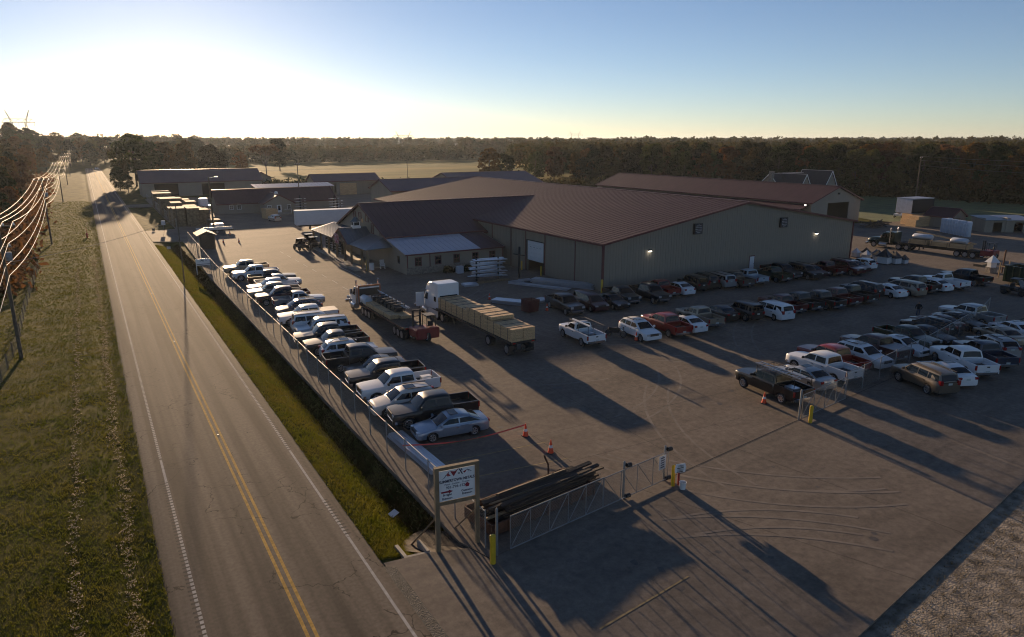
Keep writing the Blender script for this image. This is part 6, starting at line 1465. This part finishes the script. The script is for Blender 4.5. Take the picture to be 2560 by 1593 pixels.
# person in dark top and jeans
def person(label, loc, head):
    t = thing('person', label, 'person', loc, R(head))
    me = bpy.data.meshes.new('body'); 
    J = {'pel':(0,0,.95,.15),'sp':(0,0,1.15,.15),'ch':(.0,0,1.36,.17),'nk':(.01,0,1.52,.06),'hd':(.03,0,1.66,.10),'ht':(.02,0,1.78,.07),
         'hl':(0,.1,.9,.1),'kl':(.03,.12,.5,.075),'al':(-.02,.13,.09,.05),'fl':(.14,.15,.04,.045),'hr':(0,-.1,.9,.1),'kr':(.03,-.12,.5,.075),'ar':(-.03,-.13,.09,.05),'fr':(.13,-.15,.04,.045),
         'sl':(0,.2,1.42,.07),'el':(-.03,.3,1.14,.055),'wl':(.12,.22,.97,.04),'sr':(0,-.2,1.42,.07),'er':(-.03,-.3,1.14,.055),'wr':(.12,-.22,.97,.04)}
    E_ = [('pel','sp'),('sp','ch'),('ch','nk'),('nk','hd'),('hd','ht'),('pel','hl'),('hl','kl'),('kl','al'),('al','fl'),('pel','hr'),('hr','kr'),('kr','ar'),('ar','fr'),('ch','sl'),('sl','el'),('el','wl'),('ch','sr'),('sr','er'),('er','wr')]
    ks = list(J); me.from_pydata([J[k][:3] for k in ks], [(ks.index(a), ks.index(b_)) for a, b_ in E_], [])
    o = bpy.data.objects.new('body', me); col.objects.link(o); o.parent = t
    md_ = o.modifiers.new('skin','SKIN'); sv = me.skin_vertices[0].data
    for i, k in enumerate(ks): sv[i].radius = (J[k][3],)*2
    sv[0].use_root = True; o.modifiers.new('sub','SUBSURF').levels = 1; o.modifiers['sub'].render_levels = 1
    m = pm('person_clothes', (.012,.012,.014), .85); n, l, b = nodes_of(m)
    tc = n.new('ShaderNodeTexCoord'); sp = n.new('ShaderNodeSeparateXYZ'); l.new(tc.outputs['Object'], sp.inputs[0]); rp = n.new('ShaderNodeValToRGB'); rp.color_ramp.interpolation = 'CONSTANT'; e = rp.color_ramp.elements
    e[0].color = (.05,.065,.10,1); e[1].position = .54; e[1].color = (.012,.012,.014,1); x = e.new(.835); x.color = (.30,.18,.12,1); x = e.new(.94); x.color = (.02,.014,.01,1)
    dv = n.new('ShaderNodeMath'); dv.operation = 'DIVIDE'; dv.inputs[1].default_value = 1.84; l.new(sp.outputs['Z'], dv.inputs[0]); l.new(dv.outputs[0], rp.inputs['Fac']); l.new(rp.outputs['Color'], b.inputs['Base Color'])
    me.materials.append(m)
person('person in a dark top and blue jeans standing by the silver pickup nose', (72.6,39.0,0), 200)

# ---------------------------------------------------------------- poles, wires, pylons
def wire(name, lab, pts, sag, r=.022, group='overhead wires'):
    m = MB(); P = []
    for a, b_ in zip(pts, pts[1:]):
        a, b_ = Vector(a), Vector(b_)
        for i in range(10): k = i/10; P.append(a.lerp(b_,k) - Vector((0,0,4*sag*k*(1-k))))
    P.append(Vector(pts[-1])); m.tube(P, r, 5)
    return tag(m.build(name, M_wire, smooth=60, recalc=False), lab, 'wire', group)
def upole(lab, x, y, h, arms=(), z=None, r=.16, tr=True, group=None):
    z = terr(x,y) if z is None else z
    t = thing('utility_pole', lab, 'utility pole', (x,y,z-.1), 0, group); q = MB(); q.cyl((0,0,0),(0,0,h),r,r*.65,n=10); q.build('pole', M_pole, t, smooth=40)
    for za, w in arms:
        q = MB(); q.box(-w/2,w/2,-.06,.06,za-.06,za+.06); a = q.build('cross_arm', M_pole, t)
        for k in (-.45,-.15,.15,.45) if w > 1.5 else (-.4,.4): q = MB(); q.lathe([(.05,0),(.07,.08),(.04,.2),(0,.22)],6,c=(k*w,0,za+.06)); q.build('insulator', M_white, a)
    if tr: q = MB(); q.lathe([(0,0),(.22,.02),(.24,.1),(.24,.7),(.2,.75),(0,.78)],10,c=(.38,0,h*.72)); q.build('transformer', M_galv, t, smooth=40)
    return t
PY = [22.0, 70.3, 148.8, 251, 348, 440, 540]
ph = [11.6,11.6,11.6,11.6,11.6,11.6,11.6]
for i, y in enumerate(PY[1:]): upole('wooden utility pole on the left verge, %s along the road' % ORD[i], -6.6, y, 11.7, ((11.3,2.4),(9.6,1.4)), tr=(i < 2), group='utility poles along the left verge')
for j, (dx, z, sg_) in enumerate(((-1.05,11.6,1.0),(-.35,11.6,1.1),(.35,11.6,1.0),(1.05,11.6,1.15),(-.5,9.85,1.2),(.5,9.85,1.3),(.05,8.0,1.4),(.2,7.2,1.5))):
    wire('power_line', 'sunlit overhead wire along the left verge, %s' % ('outermost on the upper arm','second on the upper arm','third on the upper arm','road-side end of the upper arm','outer on the lower arm','inner on the lower arm','upper communication cable','lowest communication cable')[j], [(-6.6+dx, y, z-.05 if i else z+.2) for i, y in enumerate(PY)], sg_, .013 if j < 6 else .02)
wire('service_drop', 'single wire crossing low over the road from the left pole', [(-6.6,70.3,8.2),(9.4,99.6,8.2)], .5, .018)
upole('tall dark light pole in the grass between road and fence', 9.45, 99.6, 10.4, (), r=.085, tr=False)
m = MB(); m.bar((0,0,10.3),(0,-1.4,10.6),.08); 
t = upole('pole with a bright lamp by the lumber yard', 21.0, 152.5, 11.0, (), r=.2, tr=False, z=0); q=MB(); q.bar((0,0,10.8),(1.2,-.5,11.0),.08); q.cbox((1.3,-.5,11.0),(.7,.3,.14)); q.build('lamp_arm', M_alu, t)
upole('pole rising behind the red-roofed office', 53.6, 213.3-1.5, 12.2, ((11.2,1.6),), z=0, tr=False)
upole('thin pole at the field edge behind the sheds', 106, 255, 11.5, (), r=.12, z=0, tr=False)
upole('tall pale pole before the woodland at the right', 205.7, 116, 13.6, ((13.2,1.2),), z=0, r=.2, tr=False)
for i,(z,z2) in enumerate(((13.5,12.6),(12.4,11.0),(11.0,8.8))): wire('service_line','dark wire running off to the right from the tall pale pole, %s' % ('upper','middle','lowest')[i],[(205.7,116,z),(238,66,z2)],.8,.03,'wires at the right pole')
def pylon(lab, x, y, z, h, w, head):
    t = thing('transmission_tower', lab, 'pylon', (x,y,z), R(head), 'lattice transmission towers'); r = .42
    q = MB()
    for s in (-1,1):
        for d in (-1,1): q.bar((s*w*.28+d*1.6,d*1.5,0),(s*w*.20+d*.5,d*.4,h*.72),r); q.bar((s*w*.20+d*.5,d*.4,h*.72),(s*w*.36,0,h),r)
        for k in range(6):
            z0, z1 = h*.72*k/6, h*.72*(k+1)/6; f0 = 1-k/6*.7; f1 = 1-(k+1)/6*.7; c0 = s*w*(.28-.08*k/6); c1 = s*w*(.28-.08*(k+1)/6)
            q.bar((c0-1.6*f0,-1.5*f0,z0),(c1+1.6*f1,-1.5*f1,z1),r*.7); q.bar((c0+1.6*f0,-1.5*f0,z0),(c1-1.6*f1,-1.5*f1,z1),r*.7)
    q.build('leg', M_galv, t)
    q = MB(); z0, z1 = h*.72, h*.80
    q.bar((-w/2,0,z0),(w/2,0,z0),r); q.bar((-w*.42,0,z1),(w*.42,0,z1),r)
    n_ = 10
    for k in range(n_): a = -w/2+w*k/n_; b_ = -w/2+w*(k+1)/n_; q.bar((a,0,z0),(b_,0,z1) if k%2==0 else (b_,0,z0),r*.7); q.bar((a,0,z1 if k%2 else z0),(b_,0,z0 if k%2 else z1),r*.7)
    q.build('bridge', M_galv, t)
    for x_ in (-w*.46,0,w*.46): q = MB(); q.cyl((x_,0,z0),(x_,0,z0-3),.2,n=6); q.build('insulator', M_galv, t)
pylon('lattice transmission tower on the wooded skyline at the far left', -43, 752, 6, 37, 24, -4)
pylon('distant lattice transmission tower above the middle field', 380, 924, 0, 30, 29, -25)
pylon('very distant lattice tower tips above the right woodland', 1085, 1500, 0, 42, 40, -30)
# ---------------------------------------------------------------- trees
def crown_pts(R_, H0, H1, lobes, n, leaf, rr, shape='round'):
    "leaf quads on the shells of many overlapping lobes"
    L = []
    for i in range(lobes):
        k = rr.random(); z = H0 + (H1-H0)*(.12 + .83*k)
        prof = math.sin(math.pi*min(1, (.18 + .80*k)))**.6 if shape == 'round' else (1.05-k)**.8
        a = rr.uniform(0, 6.283); d = R_*prof*math.sqrt(rr.random())*.85
        L.append((d*math.cos(a), d*math.sin(a), z, R_*rr.uniform(.20,.36)*(1.0 if shape == 'round' else .8)))
    P = np.zeros((n,4,3)); w = np.array([l_[3]**2 for l_ in L]); ci = nr.choice(len(L), n, p=w/w.sum())
    v = nr.normal(size=(n,3)); v /= np.linalg.norm(v, axis=1)[:,None]; v[:,2] = np.where(v[:,2] < -.35, -v[:,2], v[:,2])
    rad = nr.uniform(.72, 1.08, n)
    C = np.array(L)[ci]; c = C[:,:3] + v*(C[:,3]*rad)[:,None]*np.array([1,1,.85])
    a = nr.normal(size=(n,3)); a /= np.linalg.norm(a, axis=1)[:,None]; b = np.cross(a, nr.normal(size=(n,3))); b /= np.linalg.norm(b, axis=1)[:,None]
    s = leaf*nr.uniform(.5,1.3,n)[:,None]*.5
    P[:,0] = c-a*s-b*s*.6; P[:,1] = c+a*s-b*s*.6; P[:,2] = c+a*s*.8+b*s*.7; P[:,3] = c-a*s*.8+b*s*.7
    return P, L
def trunk_mb(H, r, L, rr, nl=7):
    m = MB(); m.tube([(0,0,-.3),(rr.uniform(-.1,.1),rr.uniform(-.1,.1),H*.25),(rr.uniform(-.3,.3),rr.uniform(-.3,.3),H*.55),(rr.uniform(-.4,.4),rr.uniform(-.4,.4),H*.85)], [r,r*.8,r*.5,r*.15], 7)
    for l_ in rr.sample(L, min(nl, len(L))):
        z0 = H*rr.uniform(.25,.5); m.tube([(0,0,z0),(l_[0]*.5,l_[1]*.5,(z0+l_[2])/2+.3),(l_[0],l_[1],l_[2])], [r*.38,r*.24,r*.08], 5)
    return m
M_bark = pm('bark', (.05,.04,.032), .95, 0, .3, 3, .4)
M_barkp = pm('pale_bark', (.16,.13,.11), .9, 0, .25, 3)
M_lf = {'wood': leaf_mat('autumn_oak_leaves', [(.018,.026,.008),(.034,.036,.010),(.062,.044,.012),(.115,.062,.014)], .34),
        'green': leaf_mat('late_green_leaves', [(.028,.04,.010),(.05,.062,.014),(.085,.078,.02)], .36),
        'rust': leaf_mat('rust_leaves', [(.07,.034,.012),(.14,.062,.018),(.11,.055,.024)], .36),
        'dark': leaf_mat('dark_leaves', [(.012,.016,.006),(.022,.025,.008),(.034,.028,.01)], .26)}
M_lf['mix'] = leaf_mat('mixed_far_leaves', [(.016,.024,.009),(.03,.038,.011),(.05,.044,.012),(.085,.052,.014),(.12,.066,.016)], .34, 0, .07)
TV = []
for i in range(7):
    rr = random.Random(40+i); H = 15.5 + rr.uniform(-2,2); R_ = rr.uniform(4.6,6.0); P, L = crown_pts(R_, H*.06, H, rr.randint(34,46), 3400, .66, rr)
    TV.append((trunk_mb(H, .28, L, rr).mesh('trunk', 50), P, H))
TM = {}
def tree(name, label, x, y, sc_, leafk, var, group=None, z=None, zs=1.0, wide=1.0):
    tr, P, H = TV[var]; k = (var, leafk)
    if k not in TM: TM[k] = soup('crown', P, M_lf[leafk], 4)
    t = thing(name, label, 'tree', (x,y,terr(x,y) if z is None else z), rnd.uniform(0,6.28), group); t.scale = (sc_*wide,sc_*wide,sc_*zs)
    lnk('trunk', tr, t, M_bark); lnk('crown', TM[k], t)
    return t
# right-hand woodland: front ranks as single trees
front = [(176,250),(186,232),(196,214),(212,180),(234,140),(240,100),(243,60),(250,30)]
def along(pts, s):
    for a, b_ in zip(pts, pts[1:]):
        L = math.dist(a,b_)
        if s <= L: k = s/L; return (a[0]+(b_[0]-a[0])*k, a[1]+(b_[1]-a[1])*k), ((b_[1]-a[1])/L*-1, (b_[0]-a[0])/L)
        s -= L
    return None
tot = sum(math.dist(a,b_) for a, b_ in zip(front, front[1:]))
cnt = 0
for rank in range(6):
    s = rnd.uniform(0,4)
    while s < tot - 1:
        r_ = along(front, s)
        (px, py), nrm = r_; nx_, ny_ = nrm
        if nx_*px + ny_*py < 0: nx_, ny_ = -nx_, -ny_
        d = rank*8.5 + rnd.uniform(-3,3); x, y = px+nx_*d+rnd.uniform(-2,2), py+ny_*d+rnd.uniform(-2,2)
        lk = rnd.choice(['wood','wood','rust','green','green','dark','wood'])
        az_ = math.degrees(math.atan2(x, y)); sec = 'left of the warehouse ridge end' if az_ < 33 else ('above the warehouse roof' if az_ < 44 else ('above the long right shed' if az_ < 56 else 'right of the long right shed'))
        lab = {'wood':'brown autumn oak','rust':'rust-orange tree','green':'late green tree','dark':'dark leafy tree'}[lk] + ' in the %s rank of the woodland, %s' % (ORD[rank], sec)
        tree('woodland_tree', lab, x, y, rnd.uniform(.72,1.15), lk, rnd.randrange(7), 'trees of the right-hand woodland', z=0); cnt += 1
        s += rnd.uniform(7.5,11.5)
# left of the road
for i,(x,y,s,lk) in enumerate(((-14,112,.42,'dark'),(-13,128,.5,'wood'),(-17,141,.6,'dark'),(-14.5,150,.5,'rust'),(-15,164,.55,'wood'),(-19,170,.75,'dark'),(-15,182,.55,'rust'),(-17,196,.8,'wood'),(-23,205,.85,'dark'),(-17,214,.6,'rust'),(-20,228,.8,'wood'),(-25,240,.9,'green'),(-18,252,.6,'rust'),(-22,268,.85,'wood'),(-28,285,.95,'wood'),(-19,300,.7,'rust'),(-24,318,.9,'wood'),(-30,335,1.0,'dark'),(-21,350,.8,'wood'),(-27,372,.95,'wood'),(-34,392,1.05,'wood'),(-23,405,.9,'rust'),(-31,430,1.0,'wood'),(-24,452,.95,'wood'),(-36,470,1.1,'wood'),(-27,490,1.0,'dark'),(-19,505,.9,'wood'),(-33,520,1.1,'wood'))):
    tree('roadside_tree', '%s tree of the wooded left roadside, %s from the viewer' % ({'wood':'brown','dark':'dark','rust':'orange','green':'green'}[lk], (ORD+['twenty-third','twenty-fourth','twenty-fifth','twenty-sixth','twenty-seventh','twenty-eighth'])[i]), x, y, s, lk, i % 7, 'trees along the left roadside')
# behind the road crest
for i in range(56):
    y = 575 + rnd.uniform(0,120); x = -48 + 130*rnd.random()
    lk = rnd.choice(['wood','wood','green','dark']); tree('skyline_tree', 'hazy %s tree on the rise beyond the road, %s of the road end' % ({'wood':'brown','green':'green','dark':'dark'}[lk], 'left' if x < 0 else ('right' if x > 20 else 'straight ahead')), x, y, rnd.uniform(.95,1.25), lk, rnd.randrange(7), 'trees beyond the end of the road')
# big trees right of the road
for lab, x, y, h, w, lk, v in (('tallest green tree right of the road beyond the long shed',17.6,325,20.5,15,'green',0),('broad shoulder tree right of the tallest roadside tree',24.5,335,18.6,13,'green',3),('tree leaning to the road left of the tallest one',11.5,318,15.5,9,'green',2),('low bushy tree at the road edge beyond the long shed',10.6,300,9,6.5,'green',5),
    ('round brown tree in the gap right of the tallest clump',31.4,350,17.6,11,'wood',1),('brown tree with a pointed top behind the long shed',40.5,360,18.2,10,'wood',4),('shorter brown tree between two clumps behind the long shed',36,346,14,9,'wood',6),('dark rounded tree behind the middle of the long shed',52.4,370,16.6,15,'dark',5),('smaller dark tree at the right side of the rounded one',58.6,373,12.5,8,'dark',2),('small bush tree at the left corner of the long shed',12.6,286,6.5,5,'green',1)):
    k_ = w/2/5.3; tree('tree', lab, x, y, k_, lk, v, None, zs=h/15.5/k_)
# reddish half-bare tree with visible limbs, and small companion
rr = random.Random(77)
def bare_tree(label, x, y, H, R_, n, leafk):
    t = thing('tree', label, 'tree', (x,y,0)); m = MB()
    tips = []
    def grow(p, d, l_, r, lev):
        q = p + d*l_; m.tube([p, p+d*l_*.5+Vector((rr.uniform(-.1,.1),rr.uniform(-.1,.1),0))*l_*.3, q], [r, r*.8, r*.62], 5 if lev > 1 else 7)
        if lev >= 5: tips.append(q); return
        for k in range((2 if rr.random() < .7 else 3) if lev else 5):
            a = rr.uniform(0,6.28); t_ = rr.uniform(.3,.75) if lev else rr.uniform(.35,.8)
            nd = (d + Vector((math.cos(a)*t_, math.sin(a)*t_, .12))).normalized(); grow(q, nd, l_*rr.uniform(.68,.85), r*.6, lev+1)
    grow(Vector((0,0,-.2)), Vector((0,0,1)), H*.26, .38, 0)
    m.build('trunk', M_barkp if leafk == 'rust' else M_bark, t, smooth=50, recalc=False)
    P = np.zeros((n,4,3))
    for k in range(n):
        c = np.array(rr.choice(tips)) + nr.normal(size=3)*.55; a = nr.normal(size=3)*.17; b_ = nr.normal(size=3)*.17; P[k] = (c-a-b_, c+a-b_, c+a+b_, c-a+b_)
    o = bpy.data.objects.new('crown', soup('crown', P, M_lf[leafk], 4)); col.objects.link(o); o.parent = t
bare_tree('reddish half-bare spreading tree standing in the field behind the sheds', 83, 393, 18, 8, 2600, 'rust')
tree('tree', 'small reddish tree left of the half-bare spreading tree', 69.5, 390, .85, 'rust', 3)
tree('tree', 'dark tall tree right of the half-bare spreading tree', 101, 440, 1.25, 'dark', 1)
# clump in front of the field, left end of the woodland
for lab, x, y, s, lk, v in (('rounded brown tree standing alone at the left end of the woodland',146,262,.95,'wood',0),('slimmer tree just right of the rounded one at the left end of the woodland',155,264,.8,'wood',6),('thin tall tree with a small crown at the left end of the woodland',174,270,.86,'green',4),('orange edge tree where the woodland begins',173,254,1.0,'rust',2)):
    tree('edge_tree', lab, x, y, s, lk, v, None, z=0)
# far woods: one mass
def far_wood(name, lab, spots, per, leaf, mat, hmin=13, hmax=18):
    out = []
    for x, y, z in spots:
        h = rnd.uniform(hmin,hmax); R_ = rnd.uniform(4.2,6.2); k = rnd.randint(6,8)
        lob = [(x+rnd.gauss(0,R_*.4), y+rnd.gauss(0,R_*.4), z+h*rnd.uniform(.3,.84), R_*rnd.uniform(.5,.75)) for _ in range(k)]
        C = np.array(lob)[nr.randint(0,k,per)]; v = nr.normal(size=(per,3)); v /= np.linalg.norm(v,axis=1)[:,None]; v[:,2] = np.where(v[:,2] < -.5, -v[:,2], v[:,2])
        c = C[:,:3] + v*C[:,3:4]*nr.uniform(.75,1.05,per)[:,None]
        a = nr.normal(size=(per,3)); a /= np.linalg.norm(a,axis=1)[:,None]; b_ = np.cross(a, nr.normal(size=(per,3))); b_ /= np.linalg.norm(b_,axis=1)[:,None]
        s = leaf*nr.uniform(.6,1.3,per)[:,None]*.5
        out.append(np.stack([c-a*s-b_*s*.7, c+a*s-b_*s*.7, c+a*s+b_*s*.7, c-a*s+b_*s*.7], 1))
    o = bpy.data.objects.new(name, soup(name, np.concatenate(out), mat, 4)); col.objects.link(o); return tag(o, lab, kind='stuff')
def az_in(x, y, a0, a1): a = math.degrees(math.atan2(x, y)); return a0 < a < a1
sp = []
for i in range(1300):
    u = rnd.random(); d = 300 + 520*u; a = R(rnd.uniform(31,70)); x, y = d*math.sin(a), d*math.cos(a)
    fx = lerp_tab([(31,330),(36,320),(46,325),(58,330),(70,330)], math.degrees(a))
    if d < fx: continue
    sp.append((x, y, 0))
far_wood('far_woodland', 'dense autumn woodland stretching back behind the front ranks on the right', sp, 190, 1.15, M_lf['mix'])
sp = []
for i in range(1900):
    d = 760 + 1140*rnd.random()**1.5; a = R(rnd.uniform(-6,71)); x, y = d*math.sin(a), d*math.cos(a)
    if math.degrees(a) < 27 and d < 900: continue
    sp.append((x, y, 2 + 6*rnd.random()*(d/1900) + (3 if math.degrees(a) < 8 else 0)))
far_wood('distant_woodland', 'hazy distant woods along the horizon', sp, 70, 2.6, M_lf['mix'], 13, 18)
sp = []
for i in range(1500):
    d = rnd.uniform(1900,4200); a = R(rnd.uniform(-8,73)); sp.append((d*math.sin(a), d*math.cos(a), 1 + 5*rnd.random()))
far_wood('horizon_woodland', 'blue-grey wooded ridge on the horizon', [(x,y,z) for x,y,z in sp], 36, 6.5, M_lf['dark'], 15, 22)
sp = []
for i in range(620):
    x = rnd.uniform(45,400); y = 575 + rnd.uniform(-15,200)+x*.12; sp.append((x, y, -1.5))
far_wood('field_edge_wood', 'low hazy wood along the far edge of the golden field', sp, 100, 1.8, M_lf['mix'], 9, 15)
sp = []
for i in range(260):
    y = rnd.uniform(300,640); x = -.085*y - rnd.uniform(2,60); sp.append((x, y, terr(x,y)))
far_wood('left_hill_wood', 'brown wooded hill behind the left roadside trees', sp, 260, 1.1, M_lf['mix'], 13, 18)
# hedge and scrub along the field edge and the woodland foot
def scrub(name, lab, pts, n, mat, h, leaf=.35, sprd=1.5):
    P = np.zeros((n,4,3))
    for k in range(n):
        r_ = None
        while r_ is None: r_ = along(pts, rnd.random()*sum(math.dist(a,b_) for a,b_ in zip(pts,pts[1:])))
        (x,y),_ = r_; c = np.array([x+rnd.gauss(0,sprd), y+rnd.gauss(0,sprd), abs(rnd.gauss(0,.45))*h]); a = nr.normal(size=3)*leaf*.5; b_ = nr.normal(size=3)*leaf*.5; P[k] = (c-a-b_,c+a-b_,c+a+b_,c-a+b_)
    o = bpy.data.objects.new(name, soup(name, P, mat, 4)); col.objects.link(o); return tag(o, lab, kind='stuff')
scrub('hedge_scrub', 'dark scrubby hedge between the sheds and the golden field', [(56,285),(75,283),(96,262),(112,250)], 5000, M_lf['dark'], 2.6, .5, 2.5)
scrub('woodland_scrub', 'low brown undergrowth at the foot of the woodland', [(150,238),(178,216),(208,174),(230,132),(236,95),(240,58)], 9000, M_lf['wood'], 3.4, .55, 3)
scrub('roadside_scrub', 'orange and brown undergrowth along the left roadside', [(-11,100),(-12,150),(-13,210),(-15,300),(-17,420)], 9000, M_lf['rust'], 2.4, .4, 1.6)
scrub('dry_weeds', 'tall dry weeds behind the display sheds at the right', [(160,78),(168,66),(176,56)], 1600, M_lf['rust'], 1.8, .35, 1.6)

# ---------------------------------------------------------------- haze
hz = MB(); hz.box(-7000,7000,-1200,7500,-4.5,62)
hm = bpy.data.materials.new('haze'); hm.use_nodes = True; n = hm.node_tree.nodes; l = hm.node_tree.links
n.remove(n['Principled BSDF']); pv = n.new('ShaderNodeVolumePrincipled'); pv.inputs['Color'].default_value = (.72,.82,.95,1); pv.inputs['Density'].default_value = .00008; pv.inputs['Anisotropy'].default_value = .4
l.new(pv.outputs[0], n['Material Output'].inputs['Volume'])
tag(hz.build('haze', hm), 'thin evening haze over the yard and fields', kind='stuff')
